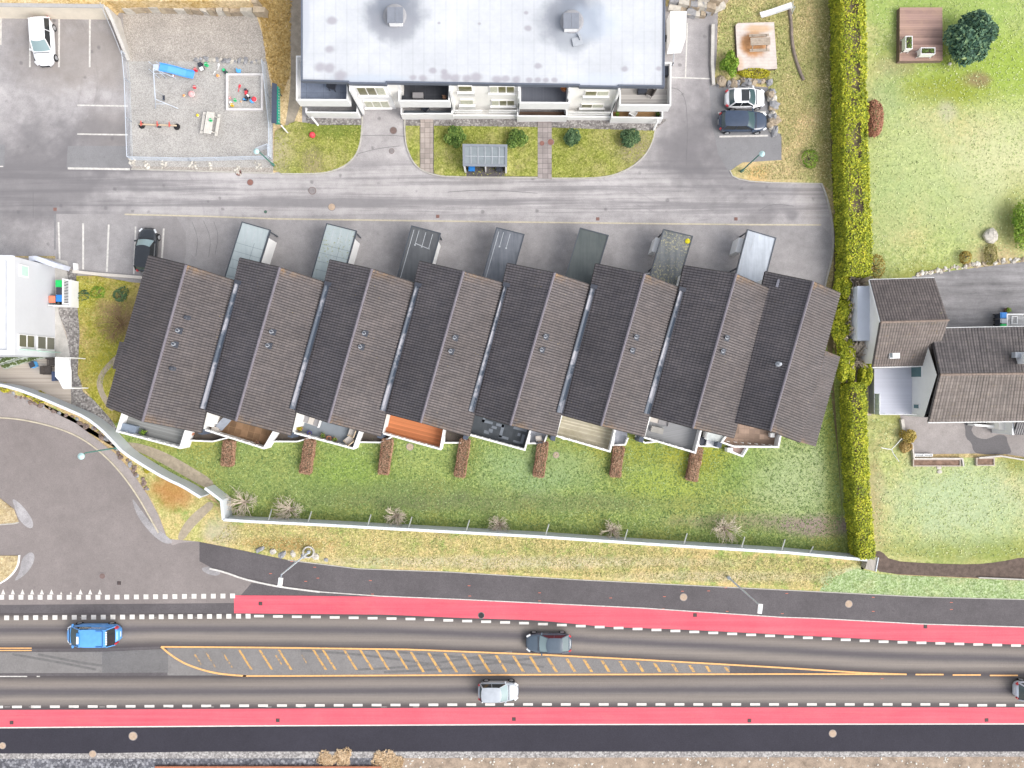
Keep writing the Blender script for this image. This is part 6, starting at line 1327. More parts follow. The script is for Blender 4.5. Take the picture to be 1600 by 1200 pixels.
# small red survey dashes
for x, y in ((423, 896), (456, 877), (478, 908), (497, 903), (492, 886), (579, 907), (582, 928), (733, 915), (734, 931), (843, 926), (843, 938.5), (954, 934), (952, 947), (1038, 932), (1036, 951), (1066, 923.5), (1107, 923), (1134, 918), (1136, 955), (1229, 927), (1222, 958.5), (1364, 933), (1364, 955), (1486, 941), (1486, 952), (1378, 1060)): mquad(x, y, 4.2, .8, z=.056)
mdone(plain('red_dash', (.6, .18, .12), .8))
# ------------------------------------------------------------ lamps
m_gp = plain('green_pole', (.07, .20, .17), .5, .1, 3, spec=.5); m_mintl = plain('mint_lamp_glass', (.40, .58, .58), .3, .05, 3, spec=.6); m_lgrey = plain('galvanised', (.50, .55, .62), .45, .06, 3, spec=.5)
def park_lamp(px, py, h, hx, hy, lab, r=.26):
    p = P(px, py, 0); t_ = thing('street_lamp', lab, 'street lamp', tuple(p), 'green park-style lamps'); q = P(hx, hy, h)
    MB().tube(p, (p.x, p.y, h*.85), .075, .055, 8).tube((p.x, p.y, h*.85), (q.x, q.y, h), .05, .045, 8).build('pole', m_gp, t_)
    MB().lathe((q.x, q.y, h-.35), [(.08, 0), (r*.8, .1), (r, .25), (r*1.0, .32), (r*.5, .45), (.05, .5)], 18).build('lamp_head', m_mintl, t_); MB().lathe((p.x, p.y, 0), [(.14, 0), (.12, .5)], 8).build('base', m_gp, t_)
park_lamp(428, 258.5, 4.9, 400, 236, 'green lamp at the playground corner'); park_lamp(183.5, 699.5, 6.0, 126, 713, 'green lamp outside the curving white wall', .30); park_lamp(1158, 268, 5.6, 1191, 240, 'green lamp on the dry grass tip below the parked cars')
def road_lamp(px, py, h, hx, hy, lab, rz):
    p = P(px, py, 0); t_ = thing('street_lamp', lab, 'street lamp', tuple(p), 'tall road lamps'); q = P(hx, hy, h)
    MB().tube(p, (p.x, p.y, h-.6), .10, .06, 8).tube((p.x, p.y, h-.6), (q.x, q.y, h), .055, .045, 8).build('pole', m_lgrey, t_)
    d = Vector((math.cos(rz), math.sin(rz), 0)); MB().box((q.x, q.y, h), (.80, .36, .14), rz).build('lamp_head', m_white, t_); MB().box((q.x, q.y, h+.08), (.4, .2, .05), rz).build('cap', m_lgrey, t_)
    MB().lathe((p.x, p.y, 0), [(.18, 0), (.15, .4)], 8).build('base', m_lgrey, t_)
road_lamp(483, 862, 8.8, 438, 910, 'tall grey road lamp rising from a concrete ring, left one', R(82)); road_lamp(1138, 902, 9.0, 1187.5, 951, 'tall grey road lamp over the upper footpath, right one', R(83))
p = P(483, 862, 0); tag(MB().wall([(p.x+math.cos(a*math.pi/8)*.52, p.y+math.sin(a*math.pi/8)*.52) for a in range(16)], .12, 0, .3, True).build('concrete_ring', m_conc, loc=tuple(p)), 'concrete ring round the foot of the left road lamp', 'ring')
# ------------------------------------------------------------ bin shelter on the front lawn
t_ = thing('bin_shelter', 'grey-framed shelter with a glazed flat roof on the front lawn', 'shelter', tuple(P(757, 250, 0)))
z = 2.3; q = [P(724.5, 226.5, z), P(791, 227.5, z), P(790.5, 258.5, z), P(725, 257.5, z)]
MB().wall(q, .22, z-.1, z, True).build('roof_frame', m_lgrey if False else plain('shelter_grey', (.22, .24, .27), .5, .06, 3), t_)
rf = MB().prism([(p.x, p.y) for p in q], z-.14, z-.08).build('roof_glazing', plain('frosted_glazing', (.22, .25, .265), .35, .2, 1.2, spec=.6), t_)
mb = MB()
for k in range(1, 6): mb.wall([q[0].lerp(q[1], k/6), q[3].lerp(q[2], k/6)], .06, z-.07, z-.02)
mb.wall([q[0].lerp(q[3], .55), q[1].lerp(q[2], .55)], .05, z-.07, z-.03); mb.build('glazing_bar', plain('bar_light', (.42, .44, .47), .5), rf)
mb = MB()
for c in q: mb.box((c.x*.999, c.y-.0, z/2-.05), (.16, .16, z-.1))
mb.build('post', m_white, t_); MB().wall([q[0], q[1]], .08, .1, 1.8).build('back_panel', m_white, t_); MB().wall([q[1], q[2]], .08, .1, 1.8).build('side_panel', m_white, t_); MB().wall([q[0], q[3]], .08, .1, 1.8).build('side_panel', m_white, t_)
MB().wall([(q[3].lerp(q[2], .5)).xy.to_3d(), (q[3].lerp(q[2], .5)).xy.to_3d()+Vector((0, .9, 0))], .08, 0.1, 1.5).build('divider', m_white, t_)
sheet('shelter_floor', [(728, 246), (790, 246), (788, 276), (729, 276)], KT+.006, m_asp_dark)
m_binb = plain('bin_blue', (.03, .20, .55), .5, .05, 4); m_bing = plain('bin_green', (.02, .48, .12), .5, .05, 4); m_bink = plain('bin_black', (.045, .05, .065), .5, .05, 4); m_bino = plain('bin_orange', (.80, .23, .14), .5, .05, 4); m_bingy = plain('bin_grey', (.4, .43, .46), .5, .05, 4)
def wheelie(px, py, mat, lab, rz=0, h=1.08, zt=None):
    p = P(px, py, h); t_ = thing('wheelie_bin', lab, 'bin', (p.x, p.y, 0), 'wheeled rubbish bins'); mb = MB(); i = 0
    a, b = .23, .28; mb.v = [(-a*.8, -a*.8, .05), (a*.8, -a*.8, .05), (a*.8, a*.8, .05), (-a*.8, a*.8, .05), (-a*1.1, -b, h-.08), (a*1.1, -b, h-.08), (a*1.1, b, h-.08), (-a*1.1, b, h-.08)]
    mb.f = [(3, 2, 1, 0), (4, 5, 6, 7), (0, 1, 5, 4), (1, 2, 6, 5), (2, 3, 7, 6), (3, 0, 4, 7)]; mb.build('bin_body', m_bink if mat is not m_bink else mat, t_, local=True)
    MB().box((0, 0, h-.04), (.6, .66, .07)).box((0, 0, h+.01), (.42, .46, .05)).build('lid', mat, t_, local=True); MB().tube((-.24, .33, h-.06), (.24, .33, h-.06), .03).build('handle', m_bink, t_, local=True)
    for s in (-.2, .2): MB().tube((s-.03, .26, .1), (s+.03, .26, .1), .1, .1, 10).build('wheel', m_tyre, t_, local=True)
    t_.rotation_euler = (0, 0, rz)
wheelie(91.5, 443, m_bing, 'bright green bin beside the white house wall', R(180)); wheelie(92.5, 454.5, m_bink, 'black bin between the green and blue ones', R(180)); wheelie(92, 466, m_binb, 'blue bin in the corner of the white slatted screen', R(180)); wheelie(81, 467.5, m_bino, 'orange bin beside the blue one', R(180))
wheelie(1568.5, 493, m_binb, 'blue bin on the right-hand driveway', R(90)); wheelie(1568.5, 502, m_bingy, 'pale grey bin next to the blue one on the drive', R(90)); wheelie(1568.5, 509.5, m_bing, 'green bin half under the tiled eave', R(90))
wheelie(737, 262, m_binb, 'blue-lidded bin on the left inside the glazed shelter', 0, .95); wheelie(780, 262, m_bink, 'black bin on the right inside the glazed shelter', 0, .95)
t_ = thing('bin_screen', 'white slatted L-shaped screen around the four coloured bins', 'screen', tuple(P(100, 460, 0)))
w = [P(109.5, 437, 1.3), P(109.5, 478, 1.3), P(75, 477, 1.3)]; MB().wall(w, .1, 0, 1.3).build('screen_wall', m_white, t_)
q = [P(98, 436, 1.15), P(108, 438, 1.15), P(108, 475, 1.15), P(98, 475, 1.15)]; MB().wall(q, .12, 1.02, 1.15, True).build('rack_frame', m_white, t_); mb = MB()
for k in range(16): a = q[0].lerp(q[3], (k+.5)/16); b = q[1].lerp(q[2], (k+.5)/16); mb.tube((a.x, a.y, 1.1), (b.x, b.y, 1.1), .035, .035, 4)
mb.build('slats', m_white, t_); MB().prism([(c.x, c.y) for c in q], .6, .64).build('shelf', m_bink, t_)
# white gate-post and kerb by the left bays
t_ = thing('low_wall', 'low cream kerb wall with a short return below the left parking bays', 'wall', tuple(P(160, 427, 0))); MB().wall([P(113, 424, .3), P(150, 428, .3), P(228, 434, .3)], .28, 0, .3).build('wall_run', plain('cream_concrete', (.55, .51, .46), .85, .1, 2), t_); MB().wall([P(115.5, 411, .5), P(116.5, 422, .5)], .2, 0, .5).build('end_post', m_white, t_)
# ------------------------------------------------------------ playground
m_sblue = plain('slide_blue', (.07, .30, .80), .4, .06, 3, spec=.5); m_gal = m_lgrey; m_wgrey = plain('silvered_timber', (.50, .47, .43), .8, .15, 3)
t_ = thing('play_frame', 'grey swing frame with a curved bright blue slide', 'playground frame', tuple(P(258, 145, 0)))
za = 2.2; A1, A2 = P(239.5, 106.5, za), P(242.6, 155, za); mb = MB().tube(A1, A2, .05)
for a in (A1, A2):
    for s in (-1.1, 1.1): mb.tube(a, (a.x+s, a.y, 0), .04)
    mb.tube((a.x-.55, a.y, 1.1), (a.x+.55, a.y, 1.1), .03)
mb.build('swing_frame', m_gal, t_); c = A1.lerp(A2, .72); MB().tube((c.x, c.y-.22, za), (c.x, c.y-.22, .5), .012, .012, 3).tube((c.x, c.y+.22, za), (c.x, c.y+.22, .5), .012, .012, 3).build('swing_ropes', m_gal, t_); MB().box((c.x, c.y, .5), (.2, .5, .06)).build('swing_seat', m_bink, t_)
sp = [P(249, 105, 1.6), P(262, 107.5, 1.35), P(276, 111, .95), P(290, 115, .55), P(303, 117.5, .3)]; mb = MB(); dn = Vector((.24, 1, 0)).normalized()*.36
for a, b in zip(sp[:-1], sp[1:]):
    mb.quad(a-dn, b-dn, b+dn, a+dn); 
    for s in (-1, 1): u = Vector((0, 0, .16)); mb.quad(a+dn*s, b+dn*s, b+dn*s+u, a+dn*s+u); mb.tube(a+dn*s+u, b+dn*s+u, .035, .035, 5)
mb.build('slide', m_sblue, t_); p = sp[0]; mb = MB().box((p.x-.35, p.y, 1.55), (.5, .6, .05))
for dx in (-.8, -.1):
    for dy in (-.35, .35): mb.tube((p.x+dx, p.y+dy, 0), (p.x+dx, p.y+dy, 2.0), .035)
mb.build('platform', m_gal, t_)
t_ = thing('sandbox', 'square sandpit with a pale timber border', 'sandpit', tuple(P(381, 143, 0))); q = [P(354.5, 116, .32), P(409, 116, .32), P(409, 170.5, .32), P(354.5, 170.5, .32)]
MB().wall(q, .2, 0, .32, True).build('border', plain('sandpit_timber', (.60, .58, .57), .8, .1, 3), t_); MB().prism([(p.x, p.y) for p in q], .03, .1).build('sand', m_play, t_)
def picnic(name, lab, corner, ang, L, z0, mt, cat='picnic table'):
    t_ = thing(name, lab, cat, (corner.x, corner.y, z0)); mb = MB()
    for k in range(5): mb.box((-.30+k*.15, 0, .74), (.13, L, .04))
    mb.build('table_top', mt, t_, local=True)
    for s in (-1, 1):
        mb = MB(); mb.box((s*.72-.07, 0, .45), (.12, L, .04)); mb.box((s*.72+.07, 0, .45), (.12, L, .04)); mb.build('bench', mt, t_, local=True)
    mb = MB()
    for y in (-L*.36, L*.36):
        mb.box((0, y, .42), (1.6, .05, .1))
        for s in (-1, 1): mb.tube((s*.3, y, .72), (s*.62, y, 0), .045, .045, 4)
    mb.build('legs', mt, t_, local=True); t_.rotation_euler = (0, 0, ang)
c = P(325, 192, .74); picnic('picnic_table', 'pale grey picnic table with a green toy in the playground', Vector((c.x+.1, c.y, 0)), R(-9), 2.1, .012, plain('pale_timber_grey', (.60, .57, .52), .8, .1, 3))
t_ = thing('seesaw', 'low timber seesaw with red handles and a tyre end', 'seesaw', tuple(P(246, 196, 0))); a, b = P(217, 194, .45), P(276, 196.5, .4); MB().wall([a, b], .14, .38, .48).build('beam', plain('beam_wood', (.52, .42, .30), .8), t_)
for u in (.09, .52, .84): c = a.lerp(b, u); MB().tube((c.x, c.y-.25, .7), (c.x, c.y+.25, .7), .05).tube((c.x, c.y, .45), (c.x, c.y, .72), .06).build('handle', plain('handle_red', (.6, .10, .08), .5) if u < .1 else bpy.data.materials['handle_red'], t_)
for u in (.03, .97): c = a.lerp(b, u); MB().lathe((c.x, c.y, .0), [(.28, .02), (.32, .1), (.28, .2)], 12).build('tyre', m_tyre, t_)
c = a.lerp(b, .5); MB().box((c.x, c.y, .18), (.3, .3, .36)).build('pivot', m_steel, t_)
TC = dict(r=plain('toy_red', (.70, .06, .08), .5), g=plain('toy_green', (.05, .55, .22), .5), b=plain('toy_blue', (.10, .42, .85), .5), o=plain('toy_orange', (.85, .33, .10), .5), w=plain('toy_white', (.75, .75, .74), .5), k=m_bink, y=plain('toy_yellow', (.75, .55, .05), .5), p=plain('toy_pink', (.75, .35, .35), .5))
CN = dict(r='red', g='green', b='blue', o='orange', w='white', k='black', y='yellow', p='pink')
def toy(kind, col, px, py, lab, s=1, rz=0, z=.018):
    p = P(px, py, .2+z); t_ = thing('toy_'+kind, lab, 'toy', (p.x, p.y, z), 'scattered toys'); m = TC[col]
    if kind == 'bucket': MB().lathe((0, 0, 0), [(.13*s, 0), (.17*s, .25*s), (.15*s, .25*s), (.11*s, .05)], 12).build('tub', m, t_, local=True); MB().path([(-.17*s, 0, .25*s), (-.1*s, 0, .36*s), (.1*s, 0, .36*s), (.17*s, 0, .25*s)], .015).build('handle', TC['w'], t_, local=True)
    elif kind == 'ball': MB().ball((0, 0, .16*s), .16*s, 14).build('ball', m, t_, local=True, smooth=True); MB().lathe((0, 0, .16*s), [(.163*s, -.03), (.163*s, .03)], 14).build('stripe', TC['w'] if col != 'w' else TC['r'], t_, local=True)
    elif kind == 'truck':
        MB().box((0, 0, .2), (.7*s, .32*s, .16)).build('tray', m, t_, local=True); MB().box((.26*s, 0, .34), (.24*s, .3*s, .2)).build('cab', TC['w'] if col == 'k' else TC['k'], t_, local=True)
        for x in (-.2, .22):
            for y in (-.17, .17): MB().tube((x*s, y*s-.03, .1), (x*s, y*s+.03, .1), .1).build('wheel', m_tyre, t_, local=True)
    elif kind == 'spade': MB().tube((-.25*s, 0, .06), (.1*s, 0, .05), .03).build('handle', m, t_, local=True); MB().box((.2*s, 0, .05), (.22*s, .16*s, .03)).build('blade', m, t_, local=True)
    elif kind == 'chair':
        MB().box((0, 0, .22), (.32*s, .32*s, .05)).build('seat', m, t_, local=True); MB().box((-.15*s, 0, .38), (.05, .32*s, .3)).build('backrest', m, t_, local=True)
        for x in (-.13, .13):
            for y in (-.13, .13): MB().tube((x*s, y*s, 0), (x*s, y*s, .22), .025).build('leg', m, t_, local=True)
    t_.rotation_euler = (0, 0, rz)
toy('truck', 'k', 314, 104, 'black and white ride-on toy above the slide end', 1.15, R(-65)); toy('bucket', 'g', 322.5, 101, 'green toy bucket right of the black ride-on', 1.2); toy('bucket', 'r', 305.5, 109, 'red toy bucket at the end of the blue slide', 1.1); toy('ball', 'o', 340, 118, 'orange ball left of the sandpit corner', 1)
toy('spade', 'w', 340, 104, 'white toy spade above the orange ball', 1.2, R(80)); toy('spade', 'w', 333.5, 113, 'small white toy spade between green bucket and orange ball', .7, R(60)); toy('truck', 'g', 351, 111, 'green and white toy truck at the sandpit corner', .75, R(-50)); toy('chair', 'b', 373.5, 111, 'blue toy chair behind the sandpit', 1.0)
toy('bucket', 'r', 303.5, 136, 'small red bucket in the middle of the playground', .9); toy('ball', 'p', 300, 147.5, 'large pink and white ball in the middle of the playground', 1.9); toy('ball', 'o', 287, 149, 'small orange ball left of the pink one', .8); toy('ball', 'y', 308.5, 180, 'yellow ball left of the picnic table', 1.0)
toy('bucket', 'g', 329, 187.5, 'green toy bowl on the picnic table bench', .9, z=.78); toy('ball', 'w', 270, 118, 'white ball by the swing frame leg', .9)
toy('spade', 'r', 372.5, 137.5, 'long red spade in the sandpit', 1.3, R(75), .12); toy('truck', 'r', 384.5, 144, 'red and black toy truck in the sandpit', .7, R(90), .12); toy('truck', 'k', 386, 152, 'dark toy digger in the sandpit', .7, R(40), .12); toy('truck', 'b', 383, 155, 'blue toy truck left of the big red ball', .5, 0, .12); toy('ball', 'r', 397.5, 155.5, 'big red and white ball in the sandpit', 1.6, 0, .12); toy('chair', 'b', 394.5, 158.5, 'blue toy seat below the big red ball', .8, 0, .12)
toy('bucket', 'g', 367, 156, 'green bucket in the lower sandpit', .9, 0, .12); toy('bucket', 'w', 360, 160, 'white bucket at the left side of the sandpit', .8, 0, .12); toy('bucket', 'y', 362.5, 164, 'yellow and black bucket in the lower left sandpit corner', 1.0, 0, .12); toy('ball', 'o', 376, 158, 'tiny orange ball in the sandpit', .5, 0, .12); toy('bucket', 'p', 359, 152.5, 'pink bucket near the left border of the sandpit', .7, 0, .12)
# fences round the playground
def wire_fence(lab, pts, h, n=8, group='wire fences round the playground', mesh=True):
    w = PL(pts); t_ = thing('wire_fence', lab, 'fence', tuple(w[0]), group); up = Vector((0, 0, h)); mb = MB()
    for a, b in zip(w[:-1], w[1:]): mb.tube(a+up, b+up, .03, .03, 5)
    mb.build('top_rail', m_gal, t_); mb = MB()
    for a, b in zip(w[:-1], w[1:]):
        k = max(1, int((b-a).length/2.2))
        for j in range(k+1): c = a.lerp(b, j/k); mb.tube(c, c+up, .03, .03, 5)
    mb.build('posts', m_gal, t_); mb = MB()
    for a, b in zip(w[:-1], w[1:]):
        for j in range(n): z = Vector((0, 0, h*(j+.5)/n)); mb.tube(a+z, b+z, .009, .009, 3, False)
        L = (b-a).length; k = int(L/.14)
        for j in range(k): c = a.lerp(b, (j+.5)/k); mb.tube(c, c+up, .006, .006, 3, False)
    mb.build('wire_mesh', m_gal, t_); return t_
wire_fence('wire fence between playground and road stones', [(207, 250), (300, 252), (423, 249)], 1.0); wire_fence('wire fence along the right side of the playground', [(414, 100), (420, 150), (425, 200), (425, 248)], 1.0)
wire_fence('taller wire fence between parking bays and playground', [(200, 88), (204, 130), (206, 190), (208, 250)], 1.15, 5); wire_fence('short wire fence wing at the playground gate', [(405, 237), (423, 230), (424, 248)], 1.0, 8)
t_ = thing('mailbox_rack', 'long rack of green mailboxes under a dark narrow roof', 'mailboxes', tuple(P(436, 165, 0)), None); q = [P(425, 129, 1.75), P(432.5, 131, 1.75), P(432, 193, 1.75), P(424, 192, 1.75)]
MB().prism([(c.x, c.y) for c in q], 1.69, 1.75).build('roof', plain('rack_roof', (.06, .075, .11), .6, .1, 2), t_); y0, y1 = q[1].y-.15, q[2].y+.15; n = 13; xx = q[1].x
for k in range(n): y = y0+(y1-y0)*(k+.5)/n; bx = MB().box((xx-.12, y, 1.32), (.42, abs(y1-y0)/n*.86, .55)).build('mailbox', plain('mailbox_green', (.03, .32, .22), .5, .05, 3) if k == 0 else bpy.data.materials['mailbox_green'], t_); MB().box((xx+.1, y, 1.42), (.02, abs(y1-y0)/n*.4, .1)).build('slot_plate', m_plate, bx)
MB().tube((xx-.1, y0-.3, 0), (xx-.1, y0-.3, 1.7), .05).tube((xx-.1, y1+.3, 0), (xx-.1, y1+.3, 1.7), .05).build('post', m_steel, t_); MB().box((xx+.35, y1-.25, .5), (.12, .6, 1.0), R(40)).build('side_board', m_white, t_)
tag(MB().ball((P(488, 211, .4).x, P(488, 211, .4).y, .32+KT), .30, 14, 1).build('ball', TC['r'], loc=tuple(P(488, 211, KT)), smooth=True), 'red ball on the lawn left of the driveway', 'ball')
# ------------------------------------------------------------ right bank: deck, bench, log
def rust_deck():
    t = NT('rust_stained_boards'); X = t.sep(t.pos()); q = t.math('MULTIPLY', X[1], 7.0); e = t.ramp(t.math('FRACT', q), [(0, .62), (.15, 1), (.85, 1), (1, .62)])
    n = t.noise(1.2, 4, .7); col = t.ramp(n, [(.3, (.50, .43, .39)), (.7, (.64, .58, .53))]); c = P(1182, 68, .5)
    a = t.blob(c.x-.2, c.y, 1.35, 1.15, .25, .3, 1.2); col = t.mix(t.math('MULTIPLY', a, .85), col, (.50, .23, .07)); d = P(1182, 44, .5); col = t.mix(t.math('MULTIPLY', t.blob(d.x+.2, d.y, 1.3, .35, .4, .5), .6), col, (.55, .32, .13))
    d = P(1155, 100, .5); col = t.mix(t.math('MULTIPLY', t.blob(d.x, d.y, .4, .7, .4, .5), .5), col, (.55, .33, .18)); return t.fin(t.mix(1, col, e, 'MULTIPLY'), .85)
t_ = thing('timber_deck', 'pale square timber deck with a rusty orange stain', 'deck', tuple(P(1182, 72, 0))); q = [P(1149.5, 39, .35), P(1153, 36, .35), P(1209.5, 34.5, .35), P(1214.5, 107, .35), P(1153, 110, .35)]; MB().prism([(c.x, c.y) for c in q], .22, .35).build('boards', rust_deck(), t_); MB().prism([(c.x*.997, c.y-.02) for c in q], 0, .2).build('base', m_soil, t_)
c = P(1187, 66, .9); picnic('picnic_table', 'worn brown-grey picnic table on the rust-stained deck', Vector((c.x, c.y, 0)), R(92), 1.9, .355, plain('old_grey_timber', (.36, .30, .24), .85, .25, 3))
t_ = thing('slide', 'white child slide curving down beside the hedge bank', 'slide', tuple(P(1215, 14, 0))); sp = [P(1238, 8, 1.3), P(1225, 12.5, 1.0), P(1212, 17, .7), P(1200, 21, .5), P(1188.5, 24, .35)]; mb = MB(); dn = Vector((.33, -1, 0)).normalized()*.27
for a, b in zip(sp[:-1], sp[1:]):
    mb.quad(a-dn, b-dn, b+dn, a+dn)
    for s in (-1, 1): u = Vector((0, 0, .12)); mb.quad(a+dn*s, b+dn*s, b+dn*s+u, a+dn*s+u)
mb.build('chute', m_white, t_); p = sp[0]; mb = MB()
for s in (-1, 1): a = p+dn*s; mb.tube((a.x+.1, a.y, 1.5), (a.x+.35, a.y, 0), .03)
for k in range(3): a = p-dn; b = p+dn; mb.tube((a.x+.15+k*.08, a.y, 1.2-k*.4), (b.x+.15+k*.08, b.y, 1.2-k*.4), .025)
mb.build('ladder', m_gal, t_)
w = smooth_line(PL([(1232, 8), (1236, 40), (1236, 60), (1240, 85), (1248, 110), (1255, 126)]), 2); tag(MB().path([p+Vector((0, 0, .1)) for p in w], .16, 7).build('log_edging', plain('grey_log', (.22, .18, .15), .9, .3, 3), loc=tuple(w[0])), 'long curving log edging on the grassy bank', 'log')
# ------------------------------------------------------------ right lawn things
t_ = thing('timber_deck', 'red-brown timber deck beside the pine', 'deck', tuple(P(1439, 55, 0))); q = [P(1406, 11.5, .6), P(1472.5, 11.5, .6), P(1473, 94, .6), P(1405.5, 95, .6)]; MB().prism([(c.x, c.y) for c in q], .5, .6).build('boards', planks('red_brown_boards', (.33, .215, .18), .17, 0, .35, .6, stain=(.42, .28, .2), stm=.5), t_); MB().prism([(c.x, c.y) for c in q], 0, .49).build('skirt', plain('skirt_boards', (.2, .14, .12), .9, .2, 3), t_)
for (x0, y0, x1, y1, lab) in ((1415.5, 56.5, 1425.5, 76, 'upright raised white planter with green plants on the brown deck'), (1439.5, 74.5, 1461, 84, 'lying raised white planter nearer the pine on the brown deck')):
    z = 1.5; a, b = P(x0, y0, z), P(x1, y1, z); cx, cy = (a.x+b.x)/2, (a.y+b.y)/2; t_ = thing('raised_planter', lab, 'planter', (cx, cy, .6), 'white raised planters')
    MB().wall([(a.x, a.y), (b.x, a.y), (b.x, b.y), (a.x, b.y)], .06, .85, z, True).build('trough', m_white, t_); MB().box((cx, cy, z-.15), (b.x-a.x-.06, a.y-b.y-.06, .1)).build('soil', m_soil, t_)
    for sx in (a.x, b.x):
        for sy in (a.y, b.y): MB().box((sx, sy, .9), (.06, .06, .6)).build('leg', m_white, t_)
    rs = np.random.RandomState(int(x0)); leafcloud('plants', np.stack([rs.uniform(a.x+.1, b.x-.1, 90), rs.uniform(b.y+.1, a.y-.1, 90), rs.uniform(z-.1, z+.12, 90)], 1), .14, m_bush, t_, seed=3)
tag(MB().ball((P(1485, 99, .2).x, P(1485, 99, .2).y, .12), .16, 10, .8).build('stone', m_st4, loc=tuple(P(1485, 99, 0))), 'small white stone below the pine', 'stone')
t_ = thing('rotary_dryer', 'white three-armed rotary clothes dryer on the lower right lawn', 'clothes dryer', tuple(P(1389, 700, 0))); c = P(1393, 702, 1.5); mb = MB(); MB().tube((c.x, c.y, 0), (c.x, c.y, 1.55), .035).build('pole', m_gal, t_)
for pts in (((1400, 695), (1409, 685)), ((1386, 701.5), (1377, 699.5)), ((1396, 709), (1405, 721))): mb.path([c, P(*pts[0], 1.55), P(*pts[1], 1.75)], .035, 5)
mb.build('arms', m_white, t_)
for k, (x0, y0, x1, y1, lab) in enumerate(((1427, 718, 1500, 728, 'longer timber-edged bed with brown mulch below the courtyard'), (1526, 716, 1553, 727, 'shorter timber-edged bed with brown mulch'))):
    t_ = thing('raised_bed', lab, 'garden bed', tuple(P((x0+x1)/2, (y0+y1)/2, 0)), 'timber-edged beds'); q = [P(x0, y0, .25), P(x1, y0, .25), P(x1, y1, .25), P(x0, y1, .25)]; MB().wall(q, .1, 0, .3, True).build('edging', plain('edge_timber', (.42, .36, .31), .85) if k == 0 else bpy.data.materials['edge_timber'], t_); MB().prism([(c.x, c.y) for c in q], .03, .22).build('mulch', m_mulch, t_)
t_ = thing('low_fence', 'low grey timber edging fence around the courtyard corner', 'fence', tuple(P(1424, 700, 0))); MB().wall(PL([(1407, 655), (1410, 675), (1411, 690)]), .3, 0, .35).build('rail', m_wgrey, t_); MB().wall(PL([(1422, 692), (1425, 716), (1500, 716), (1502, 728)]), .14, 0, .4).build('rail', m_wgrey, t_); MB().wall(PL([(1526, 715), (1560, 712), (1590, 717), (1620, 722)]), .14, 0, .4).build('rail', m_wgrey, t_)
t_ = thing('cold_frame', 'two-pane white cold frame lying against the courtyard edge', 'cold frame', tuple(P(1443, 711, 0)))
for x0, x1 in ((1430, 1443), (1444.5, 1457)):
    q = [P(x0, 709.5, .3), P(x1, 709.5, .3), P(x1, 712.8, .3), P(x0, 712.8, .3)]; f = MB().wall(q, .06, .05, .3, True).build('frame', m_white, t_); MB().prism([(c.x, c.y) for c in q], .2, .24).build('pane', m_glass, f)
for k, (x, y) in enumerate(((1466.5, 730.5), (1467.5, 737))): tag(MB().lathe((P(x, y, 0).x, P(x, y, 0).y, .02), [(.24, 0), (.22, .08), (.1, .1)], 10, 1.1, .8).build('stepping_stone', m_st1, loc=tuple(P(x, y, 0))), ('upper' if k == 0 else 'lower')+' of two stepping stones below the mulch bed', 'stepping stone', 'stepping stones')
for (x, y, z, r, mt, lab, pl) in ((1437.5, 616, ZT, .32, plain('pot_brown', (.17, .08, .06), .6), 'brown pot, uppermost on the lilac terrace', m_brown), (1437.5, 627, ZT, .30, plain('pot_ochre', (.5, .32, .05), .6), 'ochre pot between the brown and the dark one', m_och), (1440, 636.5, ZT, .32, m_bink, 'dark pot, lowest on the lilac terrace', m_bushd), (1574.5, 484.5, 0.03, .26, bpy.data.materials['pot_brown'], 'round brown pot above the blue bin on the drive', m_bushl),
    (468.5, 669, ZF, .28, plain('pot_terracotta', (.45, .2, .12), .7), 'terracotta pot with yellow-green plant in the upper corner of the grey terrace', m_yel), (483.5, 676.5, ZF, .22, plain('pot_blue', (.05, .05, .25), .4), 'dark blue pot near the parapet', None), (504.5, 680.5, ZF, .24, bpy.data.materials['pot_terracotta'], 'terracotta box pot, left of three along the parapet', m_bush), (514, 685, ZF, .26, bpy.data.materials['pot_terracotta'], 'round terracotta pot, middle of three along the parapet', None), (523, 687, ZF, .24, bpy.data.materials['pot_terracotta'], 'terracotta pot, right of three along the parapet', m_bush),
    (225, 675.5, ZF, .3, m_bink, 'green-leaved pot plant on the first terrace', m_bushl), (402, 693, ZF, .26, m_bink, 'dark leafy pot in the corner of the rusty terrace', m_brown), (964.5, 178.5, .25, .2, m_bink, 'green pot plant at the left of the tan ground-floor balcony', m_bushl), (1027.5, 179, .25, .22, m_bink, 'green pot plant at the right of the tan ground-floor balcony', m_bush), (881, 138, 2.95, .3, bpy.data.materials['pot_terracotta'], 'orange potted flowers on the charcoal upper balcony', leafm('orange_flower', [(0, (.5, .12, .03)), (1, (.8, .35, .1))])), (694, 152, 2.95, .16, bpy.data.materials['pot_terracotta'], 'small terracotta pot on the black upper balcony', m_brown)):
    p = P(x, y, z+.3); t_ = thing('flower_pot', lab, 'flower pot', (p.x, p.y, z), 'flower pots'); MB().lathe((p.x, p.y, z), [(r*.7, 0), (r, .35), (r*.9, .36), (r*.85, .3)], 14).build('pot', mt, t_); 
    if pl: rs = np.random.RandomState(int(x)); d = rs.normal(0, r*.45, (80, 3)); d[:, 2] = np.abs(d[:, 2])+.35; leafcloud('plant', d+np.array([p.x, p.y, z]), .12, pl, t_, seed=4)
    else: MB().lathe((p.x, p.y, z), [(r*.84, .28), (r*.5, .31)], 12).build('soil', m_soil, t_)
